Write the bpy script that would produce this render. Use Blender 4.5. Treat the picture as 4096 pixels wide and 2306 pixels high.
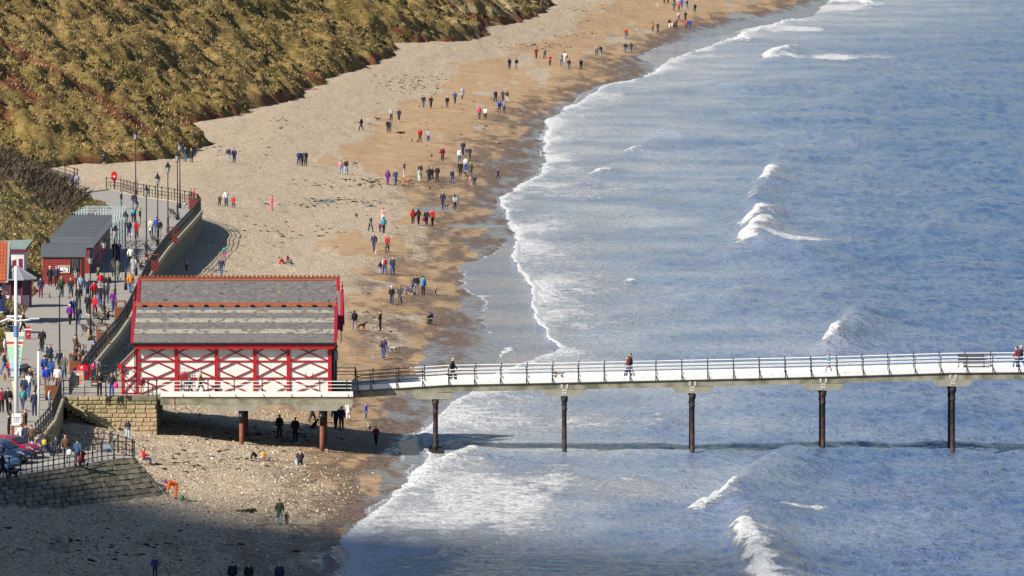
import bpy, bmesh, math, random
import numpy as np
from mathutils import Vector, Matrix
for _o in list(bpy.data.objects): bpy.data.objects.remove(_o)
SC = bpy.context.scene
COL = SC.collection
RAD = math.radians
# ------------------------------------------------------------------ camera
CAM_H, CAM_D, F = 50.0, 600.0, 34080.0            # metres, metres, focal length in photo pixels
PITCH = math.atan2(2173.0, F)
PW, PH = 4096.0, 2306.0
cam_d = bpy.data.cameras.new('camera'); cam = bpy.data.objects.new('camera', cam_d); COL.objects.link(cam)
cam.location = (0, -CAM_D, CAM_H); cam.rotation_euler = (math.pi/2 - PITCH, 0, 0)
cam_d.sensor_fit = 'HORIZONTAL'; cam_d.sensor_width = 36.0; cam_d.lens = 36.0*F/PW
cam_d.clip_start = 5.0; cam_d.clip_end = 30000.0
SC.camera = cam
# ------------------------------------------------------------------ light
SUN_EL, SUN_AZ = RAD(38), RAD(35)                  # elevation; angle of the sun from -X towards the viewer
SUN = Vector((-math.cos(SUN_AZ)*math.cos(SUN_EL), -math.sin(SUN_AZ)*math.cos(SUN_EL), math.sin(SUN_EL)))
wd = bpy.data.worlds.new('World'); SC.world = wd; wd.use_nodes = True
nt = wd.node_tree; bg = nt.nodes['Background']
sky = nt.nodes.new('ShaderNodeTexSky'); sky.sky_type = 'NISHITA'; sky.sun_disc = False
sky.sun_elevation = SUN_EL; sky.sun_rotation = math.atan2(SUN.x, SUN.y)
sky.altitude = 0; sky.air_density = 1.0; sky.dust_density = 0.3; sky.ozone_density = 4.0
nt.links.new(sky.outputs[0], bg.inputs[0]); bg.inputs[1].default_value = 0.060
sl = bpy.data.lights.new('sun', 'SUN'); sl.energy = 5.0; sl.angle = RAD(0.53); sl.color = (1.0, 0.93, 0.82)
so = bpy.data.objects.new('sun', sl); COL.objects.link(so)
so.rotation_euler = SUN.to_track_quat('Z', 'Y').to_euler(); so.location = (-200, -100, 300)
SC.view_settings.view_transform = 'Standard'; SC.view_settings.look = 'None'
SC.view_settings.exposure = 0.5; SC.view_settings.gamma = 1.0; SC.view_settings.use_curve_mapping = False
# ------------------------------------------------------------------ pixel <-> place
CP, SP = math.cos(PITCH), math.sin(PITCH)
def ray(px, py):
    u = (px-PW/2)/F; v = -(py-PH/2)/F
    return np.array([u, CP + v*SP, -SP + v*CP])
def W(px, py, z=0.0):
    d = ray(px, py); t = (z-CAM_H)/d[2]
    return Vector((d[0]*t, -CAM_D + d[1]*t, z))
def WY(px, py, Y):
    d = ray(px, py); t = (Y+CAM_D)/d[1]
    return Vector((d[0]*t, Y, CAM_H + d[2]*t))
def PX(X, Y, Z):
    dy = Y+CAM_D; dz = Z-CAM_H
    depth = dy*CP - dz*SP; up = dy*SP + dz*CP
    return PW/2 + F*X/depth, PH/2 - F*up/depth
# ------------------------------------------------------------------ noise
def vnoise(x, y, seed=0):
    x = np.asarray(x, float); y = np.asarray(y, float)
    xi = np.floor(x).astype(np.int64); yi = np.floor(y).astype(np.int64)
    fx = x-xi; fy = y-yi; fx = fx*fx*(3-2*fx); fy = fy*fy*(3-2*fy)
    def h(a, b):
        n = (a*374761393 + b*668265263 + seed*974634777) & 0xffffffff
        n = ((n ^ (n >> 13))*1274126177) & 0xffffffff
        return ((n ^ (n >> 16)) & 0xffff)/65535.0
    return (h(xi, yi)*(1-fx)+h(xi+1, yi)*fx)*(1-fy) + (h(xi, yi+1)*(1-fx)+h(xi+1, yi+1)*fx)*fy
def fbm(x, y, oct=4, seed=0):
    s = 0; a = 0.5; t = 0
    for o in range(oct):
        s = s + a*vnoise(x*2**o, y*2**o, seed+o*17); t += a; a *= 0.5
    return s/t
def sstep(a, b, x): 
    t = np.clip((x-a)/(b-a), 0, 1); return t*t*(3-2*t)
# ------------------------------------------------------------------ materials
MATS = {}
def mat(name, col, rough=0.7, var=0.18, scale=6.0, bump=0.0, bscale=30.0, metal=0.0, spec=0.5, col2=None, fac2=0.5, obj=True):
    if name in MATS: return MATS[name]
    m = bpy.data.materials.new(name); m.use_nodes = True; n = m.node_tree.nodes; L = m.node_tree.links
    b = n['Principled BSDF']; b.inputs['Roughness'].default_value = rough; b.inputs['Metallic'].default_value = metal
    b.inputs['Specular IOR Level'].default_value = spec
    tc = n.new('ShaderNodeTexCoord'); src = tc.outputs['Object']
    nz = n.new('ShaderNodeTexNoise'); nz.inputs['Scale'].default_value = scale; nz.inputs['Detail'].default_value = 5
    L.new(src, nz.inputs['Vector'])
    rmp = n.new('ShaderNodeValToRGB'); e = rmp.color_ramp.elements
    c1 = [max(0, c*(1-var)) for c in col]; c2 = col2 if col2 else [min(1, c*(1+var)) for c in col]
    e[0].position = 0.3 if not col2 else fac2-0.12; e[1].position = 0.7 if not col2 else fac2+0.12
    e[0].color = (*c1, 1); e[1].color = (*c2, 1)
    L.new(nz.outputs['Fac'], rmp.inputs[0]); L.new(rmp.outputs[0], b.inputs['Base Color'])
    if bump:
        n2 = n.new('ShaderNodeTexNoise'); n2.inputs['Scale'].default_value = bscale; n2.inputs['Detail'].default_value = 4
        L.new(src, n2.inputs['Vector'])
        bp = n.new('ShaderNodeBump'); bp.inputs['Strength'].default_value = bump; bp.inputs['Distance'].default_value = 0.05
        L.new(n2.outputs['Fac'], bp.inputs['Height']); L.new(bp.outputs[0], b.inputs['Normal'])
    MATS[name] = m; return m
def attr_mat(name, rough=0.8, nodes=None):
    m = bpy.data.materials.new(name); m.use_nodes = True
    MATS[name] = m; return m, m.node_tree.nodes, m.node_tree.links, m.node_tree.nodes['Principled BSDF']
# ------------------------------------------------------------------ objects
def tag(o, label=None, cat=None, group=None, kind=None):
    if label: o['label'] = label
    if cat: o['category'] = cat
    if group: o['group'] = group
    if kind: o['kind'] = kind
    return o
def thing(name, label, cat, loc=(0, 0, 0), rz=0.0, group=None):
    o = bpy.data.objects.new(name, None); COL.objects.link(o); o.empty_display_size = 0.3
    o.location = loc; o.rotation_euler = (0, 0, rz)
    return tag(o, label, cat, group)
def link(name, me, parent=None, loc=(0, 0, 0), rot=(0, 0, 0), scale=(1, 1, 1)):
    o = bpy.data.objects.new(name, me); COL.objects.link(o)
    o.location = loc; o.rotation_euler = rot; o.scale = scale
    if parent: o.parent = parent
    return o
class MB:
    """collects shapes into one mesh"""
    def __init__(s): s.v = []; s.f = []; s.mi = []; s.cur = 0
    def add(s, vs, fs):
        o = len(s.v); s.v += [tuple(p) for p in vs]; s.f += [tuple(i+o for i in q) for q in fs]; s.mi += [s.cur]*len(fs); return s
    def box(s, x0, x1, y0, y1, z0, z1):
        return s.add([(x0,y0,z0),(x1,y0,z0),(x1,y1,z0),(x0,y1,z0),(x0,y0,z1),(x1,y0,z1),(x1,y1,z1),(x0,y1,z1)],
                     [(0,3,2,1),(4,5,6,7),(0,1,5,4),(1,2,6,5),(2,3,7,6),(3,0,4,7)])
    def bar(s, a, b, w, h=None, up=(0, 0, 1)):
        h = h or w; a = Vector(a); b = Vector(b); d = (b-a).normalized(); u = Vector(up)
        if abs(d.dot(u)) > 0.98: u = Vector((0, 1, 0))
        sx = d.cross(u).normalized()*w/2; sy = sx.cross(d).normalized()*h/2
        p = [a-sx-sy, a+sx-sy, a+sx+sy, a-sx+sy, b-sx-sy, b+sx-sy, b+sx+sy, b-sx+sy]
        return s.add(p, [(0,3,2,1),(4,5,6,7),(0,1,5,4),(1,2,6,5),(2,3,7,6),(3,0,4,7)])
    def tube(s, pts, rs, n=8, cap=True):
        pts = [Vector(p) for p in pts]; o = []; N = len(pts)
        if not hasattr(rs, '__len__'): rs = [rs]*N
        vs = []; fs = []
        for i, p in enumerate(pts):
            d = (pts[min(i+1, N-1)]-pts[max(i-1, 0)]).normalized()
            u = Vector((0, 0, 1)) if abs(d.z) < 0.9 else Vector((1, 0, 0))
            sx = d.cross(u).normalized(); sy = sx.cross(d).normalized()
            for k in range(n):
                a = 2*math.pi*k/n; vs.append(p + (sx*math.cos(a)+sy*math.sin(a))*rs[i])
        for i in range(N-1):
            for k in range(n):
                fs.append((i*n+k, i*n+(k+1) % n, (i+1)*n+(k+1) % n, (i+1)*n+k))
        if cap: fs.append(tuple(range(n))[::-1]); fs.append(tuple((N-1)*n+k for k in range(n)))
        return s.add(vs, fs)
    def lathe(s, c, prof, n=12):
        return s.tube([(c[0], c[1], c[2]+z) for z, r in prof], [max(r, 0.001) for z, r in prof], n)
    def poly(s, pts, z0, z1):
        n = len(pts); vs = [(p[0], p[1], z0) for p in pts]+[(p[0], p[1], z1) for p in pts]
        ar = sum(pts[i][0]*pts[(i+1) % n][1]-pts[(i+1) % n][0]*pts[i][1] for i in range(n))
        top = tuple(range(n, 2*n)); bot = tuple(range(n))[::-1]
        fs = [bot, top]+[(i, (i+1) % n, n+(i+1) % n, n+i) for i in range(n)]
        if ar < 0: fs = [q[::-1] for q in fs]
        return s.add(vs, fs)
    def extr(s, pts, vec):
        """closed polygon of 3d points pushed along vec"""
        n = len(pts); v = Vector(vec); vs = [Vector(p) for p in pts]+[Vector(p)+v for p in pts]
        return s.add(vs, [tuple(range(n)), tuple(range(n, 2*n))[::-1]]+[(i, n+i, n+(i+1) % n, (i+1) % n) for i in range(n)])
    def mesh(s, name, mats, smooth=False):
        me = bpy.data.meshes.new(name); me.from_pydata(s.v, [], s.f)
        ms = mats if isinstance(mats, (list, tuple)) else [mats]
        for m in ms: me.materials.append(m)
        if len(ms) > 1: me.polygons.foreach_set('material_index', s.mi)
        bm = bmesh.new(); bm.from_mesh(me); bmesh.ops.recalc_face_normals(bm, faces=bm.faces); bm.to_mesh(me); bm.free()
        if smooth: me.polygons.foreach_set('use_smooth', [True]*len(me.polygons))
        me.update(); return me
    def obj(s, name, mats, parent=None, loc=(0, 0, 0), rot=(0, 0, 0), smooth=False):
        return link(name, s.mesh(name, mats, smooth), parent, loc, rot)
def np_mesh(name, V, Fc, smooth=True):
    me = bpy.data.meshes.new(name); me.vertices.add(len(V)); me.vertices.foreach_set('co', np.asarray(V, np.float32).ravel())
    Fc = np.asarray(Fc, np.int32); k = Fc.shape[1]
    me.loops.add(Fc.size); me.loops.foreach_set('vertex_index', Fc.ravel())
    me.polygons.add(len(Fc)); me.polygons.foreach_set('loop_start', np.arange(0, Fc.size, k, dtype=np.int32))
    me.polygons.foreach_set('loop_total', np.full(len(Fc), k, np.int32))
    me.update(calc_edges=True); me.validate()
    if smooth: me.polygons.foreach_set('use_smooth', np.ones(len(Fc), bool))
    return me
def add_attr(me, name, vals):
    a = me.attributes.new(name, 'FLOAT', 'POINT'); a.data.foreach_set('value', np.asarray(vals, np.float32).ravel())
def add_col(me, name, rgb):
    a = me.attributes.new(name, 'FLOAT_COLOR', 'POINT'); c = np.ones((len(rgb), 4), np.float32); c[:, :3] = rgb
    a.data.foreach_set('color', c.ravel())
def grid_faces(nx, ny):
    i = np.arange(nx*ny).reshape(ny, nx)
    return np.stack([i[:-1, :-1], i[:-1, 1:], i[1:, 1:], i[1:, :-1]], -1).reshape(-1, 4)
def interp_px(lst):
    l = sorted([(b, a) for a, b in lst]); ys = np.array([q[0] for q in l]); xs = np.array([q[1] for q in l], float)
    return lambda y: np.interp(y, ys, xs)
def seg_dist(px, py, pts, sy=1.0):
    """distance in photo pixels to a polyline (vertical stretched by sy) and the fraction along it"""
    best = np.full(np.shape(px), 1e9); fr = np.zeros(np.shape(px)); n = len(pts)-1
    for i in range(n):
        (ax, ay), (bx, by) = pts[i], pts[i+1]
        dx, dy = bx-ax, (by-ay)*sy; qx, qy = px-ax, (py-ay)*sy
        t = np.clip((qx*dx+qy*dy)/(dx*dx+dy*dy+1e-9), 0, 1)
        d = np.hypot(qx-t*dx, qy-t*dy); m = d < best
        best = np.where(m, d, best); fr = np.where(m, (i+t)/n, fr)
    return best, fr
def in_poly(px, py, pts):
    inside = np.zeros(np.shape(px), bool); n = len(pts)
    for i in range(n):
        (x1, y1), (x2, y2) = pts[i], pts[(i+1) % n]
        c = ((y1 > py) != (y2 > py)) & (px < (x2-x1)*(py-y1)/((y2-y1) or 1e-9)+x1)
        inside ^= c
    return inside
rng = np.random.default_rng(7); random.seed(7)
ZP = 4.42                                          # level of the promenade and of the pavilion platform
# ================================================================== the shore
SHORE = [(1400,2600),(1390,2400),(1380,2306),(1345,2160),(1480,2075),(1600,1965),(1640,1900),(1600,1840),(1590,1790),(1640,1745),(1700,1700),(1750,1640),
 (1800,1600),(1850,1540),(1900,1480),(1960,1440),(1990,1395),(1950,1340),(1920,1270),(1930,1200),(1830,1150),(1850,1060),(2000,1010),(2050,940),(2030,880),
 (1990,800),(2090,730),(2130,690),(2180,640),(2170,610),(2160,560),(2170,480),(2280,420),(2330,370),(2400,340),(2560,310),(2620,260),(2560,230),(2640,180),
 (2860,150),(2980,115),(3150,85),(3270,60),(3270,30),(3330,0),(3560,-60),(3900,-140)]
FRONT = [(1400,2600),(1380,2306),(1350,2160),(1480,2075),(1595,1965),(1650,1900),(1700,1850),(1660,1790),(1690,1735),(1730,1690),(1790,1640),(1870,1590),(1985,1500),(2130,1450),(2250,1405),(2190,1370),(2130,1290),(2108,1240),
 (2140,1170),(2090,1100),(2050,1040),(2065,940),(2030,860),(1990,800),(2110,725),(2150,690),(2180,640),(2172,600),(2170,560),(2180,460),(2300,420),(2420,345),(2600,300),(2680,240),(2900,165),(3150,90),(3260,30),(3330,0),(3600,-60),(3950,-140)]
_sp = [W(a, b, 0) for a, b in SHORE]
_sy = np.array([p.y for p in _sp]); _sx = np.array([p.x for p in _sp])
_ord = np.argsort(_sy); _sy, _sx = _sy[_ord], _sx[_ord]
def shore_x(Y):
    Y = np.asarray(Y, float)
    return np.interp(Y, _sy, _sx) + (fbm(Y*.045, Y*0+.3, 3, 201)-.5)*2.6 + (fbm(Y*.4, Y*0+.7, 3, 203)-.5)*1.3
def beach_z(X, Y):
    X = np.asarray(X, float); Y = np.asarray(Y, float)
    d = shore_x(Y)-X
    zn = np.interp(d, [-80,-5,0,5,11,17,22.5,34], [-4,-.32,0,.45,1.0,1.7,2.55,3.1])
    zf = np.interp(d, [-80,-5,0,20,33,42,70], [-4,-.3,0,1.5,2.9,3.2,3.6])
    w = sstep(15, 130, Y)
    zm = np.interp(d, [-80,-5,0,5,11,17,22.5,34], [-4,-.32,0,.5,1.25,2.3,3.55,3.9])
    wm = sstep(-6, 6, Y); zn = zn*(1-wm)+zm*wm
    z = zn*(1-w)+zf*w
    z = z + sstep(1, 6, d)*((fbm(X*.35, Y*.10, 3, 5)-.5)*.30 + (fbm(X*1.6, Y*.8, 3, 9)-.5)*.10)
    return z
def beach_pt(px, py):
    z = 0.5
    for _ in range(12):
        p = W(px, py, z); z = 0.5*z+0.5*float(beach_z(p.x, p.y))
    return W(px, py, z)
# ---- beach sheet
ys_img = np.arange(-130, 2440, 4.0)
BY = np.array([W(2048, y, 0.8).y for y in ys_img]); BXs = np.arange(-84, 66, .28)
GX, GY = np.meshgrid(BXs, BY)
GZ = beach_z(GX, GY)
px, py = PX(GX, GY, GZ)
XB = interp_px([(2600,-130),(2350,60),(2250,150),(1900,250),(1800,330),(1650,420),(1500,480),(1390,560),(1330,640),(1450,720),(1560,780),(1650,850),(1560,900),(1340,940),(1330,980),(1380,1020),
  (1480,1060),(1330,1100),(1480,1140),(1340,1170),(1280,1250),(1300,1500),(1180,1640),(1260,1700),(1300,1760),(1240,1800),(1260,1850),(1350,1900),(1450,1960),(1400,2000),(1360,2060),(1300,2100),(1230,2200),(1120,2306),(1100,2500)])
XW = interp_px([(1280,2500),(1300,2306),(1330,2200),(1340,2160),(1390,2080),(1420,1960),(1450,1850),(1540,1780),(1480,1640),(1540,1560),(1640,1480),(1690,1400),(1760,1300),(1800,1200),(1850,1100),(1880,1000),
  (1900,900),(1950,850),(1900,780),(2010,700),(2000,640),(2080,560),(2100,480),(2250,400),(2470,300),(2510,220),(2650,150),(2870,80),(3100,40),(3200,0),(3700,-130)])
n1 = fbm(GX*.16, GY*.022, 4, 31)-.5
n2 = fbm(GX*.55, GY*.09, 4, 47)-.5
ppm = F/(GY+CAM_D)/57.0                            # size of a metre here against one at the pier
sh = sstep(-90, 90, (XB(py)-px)/np.maximum(ppm, .3) + n1*620 + n2*420)
sh = np.maximum(sh, sstep(.60, .72, fbm(GX*.22, GY*.03, 4, 77))*.9*sstep(100, -200, px-XW(py)))
for (cx, cy, rx, ry) in [(1440,1150,90,26),(1560,1035,260,10),(1500,905,240,16),(1380,800,300,14),(1460,715,120,14)]:
    sh = np.maximum(sh, 1-sstep(.5, 1.2, np.hypot((px-cx)/rx, (py-cy)/ry)+n2*1.2))
dW = (px-XW(py))/np.maximum(ppm, .3)
wet = sstep(-50, 40, dW + n1*260 + n2*260)
brown = sstep(-820, -40, dW + n1*560)*(.30+.70*sstep(-.30, .26, n2+(fbm(GX*.9, GY*.16, 3, 91)-.5)*.9))*(1-sstep(120, 420, dW+n1*300))
brown = np.maximum(brown*1.12, sstep(.1, .25, n2)*sstep(2040, 2200, py)*.8)
brown = np.maximum(brown, (.26+.5*n2)*sstep(420, 120, py))
pud = np.zeros_like(px)
for (cx, cy, rx, ry) in [(1290,806,45,6),(1480,826,36,5),(2450,145,24,5),(2960,65,70,12),(3060,78,90,6),(2925,8,14,6),(1740,836,90,8),(1900,905,160,6),(3010,4,30,3)]:
    pud = np.maximum(pud, 1-sstep(.7, 1.15, np.hypot((px-cx)/rx, (py-cy)/ry)+n2*.8))
GZ = GZ + sh*(1-wet)*(fbm(GX*2.2, GY*2.2, 3, 3)-.5)*.10
me = np_mesh('beach', np.stack([GX, GY, GZ], -1).reshape(-1, 3), grid_faces(len(BXs), len(BY)))
add_attr(me, 'shingle', sh); add_attr(me, 'wet', np.maximum(wet, pud)); add_attr(me, 'brown', brown*(1-pud))
def node(n, t, **k):
    q = n.new(t)
    for a, b in k.items():
        if a in q.inputs: q.inputs[a].default_value = b
        else: setattr(q, a, b)
    return q
def A(n, name): q = n.new('ShaderNodeAttribute'); q.attribute_name = name; return q.outputs['Fac']
def mixc(n, L, fac, a, b):
    q = n.new('ShaderNodeMix'); q.data_type = 'RGBA'
    for s, v in ((q.inputs[0], fac), (q.inputs[6], a), (q.inputs[7], b)):
        if isinstance(v, (int, float)): s.default_value = v
        elif isinstance(v, tuple): s.default_value = (*v, 1)
        else: L.new(v, s)
    return q.outputs[2]
def math_(n, L, op, a, b=None, clamp=False):
    q = n.new('ShaderNodeMath'); q.operation = op; q.use_clamp = clamp
    for s, v in ((q.inputs[0], a), (q.inputs[1], b)):
        if v is None: continue
        if isinstance(v, (int, float)): s.default_value = v
        else: L.new(v, s)
    return q.outputs[0]
def ramp(n, L, fac, stops):
    q = n.new('ShaderNodeValToRGB'); e = q.color_ramp.elements
    while len(e) < len(stops): e.new(0.5)
    for i, (p, c) in enumerate(stops): e[i].position = p; e[i].color = (*c, 1) if len(c) == 3 else c
    L.new(fac, q.inputs[0]); return q.outputs[0]
def noise(n, L, vec, scale, detail=4, rough=.55):
    q = node(n, 'ShaderNodeTexNoise', Scale=scale, Detail=detail, Roughness=rough); L.new(vec, q.inputs['Vector']); return q.outputs['Fac']
m, n, L, b = attr_mat('beach_shingle_and_sand')
geo = n.new('ShaderNodeNewGeometry'); pos = geo.outputs['Position']
vor = node(n, 'ShaderNodeTexVoronoi', Scale=7.0); L.new(pos, vor.inputs['Vector'])
vsep = n.new('ShaderNodeSeparateColor'); L.new(vor.outputs['Color'], vsep.inputs[0])
vor2 = node(n, 'ShaderNodeTexVoronoi', Scale=2.3); L.new(pos, vor2.inputs['Vector'])
v2s = n.new('ShaderNodeSeparateColor'); L.new(vor2.outputs['Color'], v2s.inputs[0])
peb = ramp(n, L, vsep.outputs[0], [(0, (.12,.085,.055)), (.3, (.37,.285,.195)), (.62, (.51,.41,.295)), (.85, (.64,.54,.41)), (1, (.78,.70,.57))])
peb = mixc(n, L, math_(n, L, 'MULTIPLY', v2s.outputs[1], .30), peb, (.30,.215,.13))
peb = mixc(n, L, ramp(n, L, noise(n, L, pos, .5, 5, .65), [(.42, (0,0,0)), (.66, (.5,.5,.5))]), peb, (.50,.365,.22))
big = noise(n, L, pos, .35, 5)
sand = ramp(n, L, big, [(.3, (.345,.220,.112)), (.7, (.46,.312,.172))])
fine = noise(n, L, pos, 3.5, 6, .7)
sand = mixc(n, L, ramp(n, L, fine, [(.58, (0,0,0)), (.78, (1,1,1))]), sand, (.24,.15,.085))
shf = math_(n, L, 'ADD', A(n, 'shingle'), math_(n, L, 'MULTIPLY', math_(n, L, 'SUBTRACT', noise(n, L, pos, 1.3, 6, .75), .5), 1.5))
shf = ramp(n, L, shf, [(.42, (0,0,0)), (.58, (1,1,1))])
sand_or_peb = mixc(n, L, shf, sand, peb)
wetpeb = ramp(n, L, vsep.outputs[1], [(0, (.05,.030,.018)), (.5, (.13,.078,.042)), (.85, (.21,.135,.08)), (1, (.40,.31,.23))])
brf = ramp(n, L, math_(n, L, 'ADD', A(n, 'brown'), math_(n, L, 'ADD', math_(n, L, 'MULTIPLY', math_(n, L, 'SUBTRACT', noise(n, L, pos, .9, 7, .8), .5), 1.9), math_(n, L, 'MULTIPLY', math_(n, L, 'SUBTRACT', v2s.outputs[2], .5), .55))), [(.30, (0,0,0)), (.95, (1,1,1))])
wetf = ramp(n, L, A(n, 'wet'), [(.3, (0,0,0)), (.6, (1,1,1))])
c = mixc(n, L, wetf, sand_or_peb, (.235,.195,.165))
c = mixc(n, L, math_(n, L, 'MULTIPLY', brf, .95), c, wetpeb)
L.new(c, b.inputs['Base Color'])
rg = math_(n, L, 'SUBTRACT', .9, math_(n, L, 'MULTIPLY', math_(n, L, 'MULTIPLY', wetf, math_(n, L, 'SUBTRACT', 1.0, brf)), .72))
L.new(math_(n, L, 'SUBTRACT', rg, math_(n, L, 'MULTIPLY', brf, .30)), b.inputs['Roughness'])
bmp = node(n, 'ShaderNodeBump', Strength=.9, Distance=.09)
hgt = math_(n, L, 'MULTIPLY', math_(n, L, 'MAXIMUM', math_(n, L, 'MULTIPLY', shf, math_(n, L, 'SUBTRACT', 1.0, wetf)), brf), math_(n, L, 'SUBTRACT', 1.0, vor.outputs['Distance']))
hgt = math_(n, L, 'ADD', hgt, math_(n, L, 'MULTIPLY', fine, .25))
L.new(hgt, bmp.inputs['Height']); L.new(bmp.outputs[0], b.inputs['Normal'])
me.materials.append(m)
tag(link('beach', me), kind='structure')
# ---- sea sheet
# crests: (photo polyline, height m, half width m, foam strength)
CRESTS = [([(3140,630),(3080,720),(3030,800),(3035,880),(3010,960),(3090,1010),(3260,1040)], .6, 1.5, 0.0), ([(3170,1850),(3060,1885),(2945,1985),(2985,2090),(2985,2180),(3060,2300),(3140,2420)], .5, 1.5, 0.0), ([(3470,1230),(3400,1330),(3320,1410)], .7, 1.5, 0.0), ([(2700,520),(2560,600),(2480,640)], .35, 1.4, .05), ([(2480,660),(2370,715),(2280,760)], .35, 1.4, .05),
 ([(3600,300),(3350,420)], .4, 2.5, 0.0), ([(3900,800),(3700,950)], .4, 2.5, 0.0), ([(3000,1150),(2850,1280)], .4, 2.0, 0.0), ([(3900,1600),(3650,1720)], .45, 2.2, 0.0), ([(2500,1240),(2400,1330)], .3, 1.4, .2),([(1895,1806),(1780,1860),(1690,1905),(1610,1955)], .55, .8, 1.0),
 ([(1985,1838),(1930,1845)], .30, .7, .25),
 ([(3160,1850),(3060,1882),(2960,1960),(2935,1995)], .5, 1.2, 0.0),
 ([(2935,1992),(2860,2010),(2795,2045)], .75, .9, 1.0),
 ([(2930,2030),(2990,2075),(2965,2130)], .5, 1.0, .25),
 ([(2960,2135),(2970,2185),(3010,2240),(3070,2320),(3120,2400)], .8, 1.1, .95),
 ([(3085,695),(3075,725),(3060,745)], .8, 1.1, .8), ([(3030,790),(3010,830)], .7, 1.1, .45), ([(3045,860),(3025,885),(2990,915)], 1.0, 1.2, 1.0),
 ([(3055,915),(3020,945),(2985,985)], 1.1, 1.3, 1.0), ([(3060,990),(3180,1010),(3230,1025)], .6, 1.0, .1),
 ([(2420,695),(2370,710)], .45, .9, .95), ([(2560,605),(2500,620)], .4, .9, .7), ([(2520,1128),(2500,1138)], .4, .7, .9),
 ([(3420,1290),(3390,1340),(3340,1390)], .8, 1.3, .25), ([(3340,1380),(3310,1402)], .7, .8, 1.0),
 ([(2040,1395),(1990,1420),(1955,1450)], .35, .6, .85), ([(2080,1380),(2050,1388)], .3, .6, .6),
 ([(2150,1560),(2050,1585),(1960,1610)], .4, .7, .5), ([(2125,1470),(2090,1490)], .3, .7, .4), ([(2660,1660),(2600,1720)], .4, 1.0, .45),
 ([(3180,195),(3080,215),(3080,245)], .9, 1.5, 1.0), ([(2990,165),(2960,150),(3150,85)], .6, 1.3, 1.0), ([(3480,18),(3400,2),(3330,-40)], .9, 1.6, 1.0),
 ([(2850,330),(2980,360)], .5, 2, .02), ([(2640,530),(2760,560)], .5, 2, .03), ([(2980,460),(3120,490)], .5, 2, 0), ([(3300,560),(3420,580)], .45, 2, 0),
 ([(2830,1010),(2950,1030)], .3, 2, 0), ([(2730,1190),(2800,1210)], .4, 1.5, .05), ([(3400,640),(3150,655)], .4, 2.5, .12)]
FOAMS = [(1900,1186,170,4,.6),(1960,985,120,3.5,.58),(1880,1120,120,3,.5),(2080,1350,60,3,.5),(2050,650,90,4,.5),(2300,430,120,5,.5),(2000,2000,420,150,.62),(1750,2080,380,110,.75),(2350,1960,500,60,.42),(2250,1700,380,60,.5),(1950,1680,200,60,.55),(2700,1690,300,30,.3),(2250,1100,300,90,.42),(2450,1000,420,60,.34),
 (2350,880,300,60,.4),(2300,760,300,60,.45),(2500,660,420,40,.36),(3150,965,240,14,.75),(3350,965,180,10,.35),(3330,228,300,18,.8),(3150,120,260,22,.75),(3330,30,260,22,.8),(2700,410,320,40,.32),(2480,360,160,30,.4),
 (3100,690,600,12,.30),(2700,760,400,16,.35),(3180,2040,140,8,.6),(2560,1500,300,20,.3),(2300,1400,350,30,.38),(2650,1370,380,14,.3),(3000,175,700,10,.28),(2200,560,120,60,.5),(1900,1990,300,60,.8),(1600,2190,240,90,.62)]
ys_img = np.arange(-130, 2440, 3.4)
SY = np.array([W(2048, y, 0).y for y in ys_img]); SXs = np.concatenate([np.arange(-16, 44, .2), np.arange(44, 128, .34)])
GX, GY = np.meshgrid(SXs, SY)
px, py = PX(GX, GY, 0*GX)
ds = GX-shore_x(GY)
FX = interp_px(FRONT)
ppm = F/(GY+CAM_D)/57.0
df = (px-FX(py))/np.maximum(ppm, .3)
jag = (fbm(GX*.9, GY*.12, 4, 12)-.5)*70 + (fbm(GX*.3, GY*.04, 2, 14)-.5)*60
df = df + jag
foam = np.where(df > 0, 1.0*np.exp(-np.maximum(df, 0)/17)+(.25+.66*fbm(GX*.20, GY*.06, 4, 19))*np.exp(-np.maximum(df, 0)/800), 0)
foam = foam*(1-sstep(-12, 6, -df))
edge = np.exp(-((ds-.25)/.22)**2)*.62*(fbm(GX*.4, GY*.05, 3, 8) > .50)
foam = np.maximum(foam, edge)
Z = np.zeros_like(GX)+.05
off = sstep(2, 40, ds)
Z += (fbm(GX*.16, GY*.05, 3, 51)-.5)*(.15+.55*off) + (fbm(GX*.55, GY*.50, 3, 52)-.5)*(.05+.42*off)
Z += (fbm(GX*1.5, GY*1.0, 3, 53)-.5)*(.04+.24*off)
Z += np.where(df > 0, .22*np.exp(-((df-14)/22)**2), 0)*sstep(.2, 1.0, ds)
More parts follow.
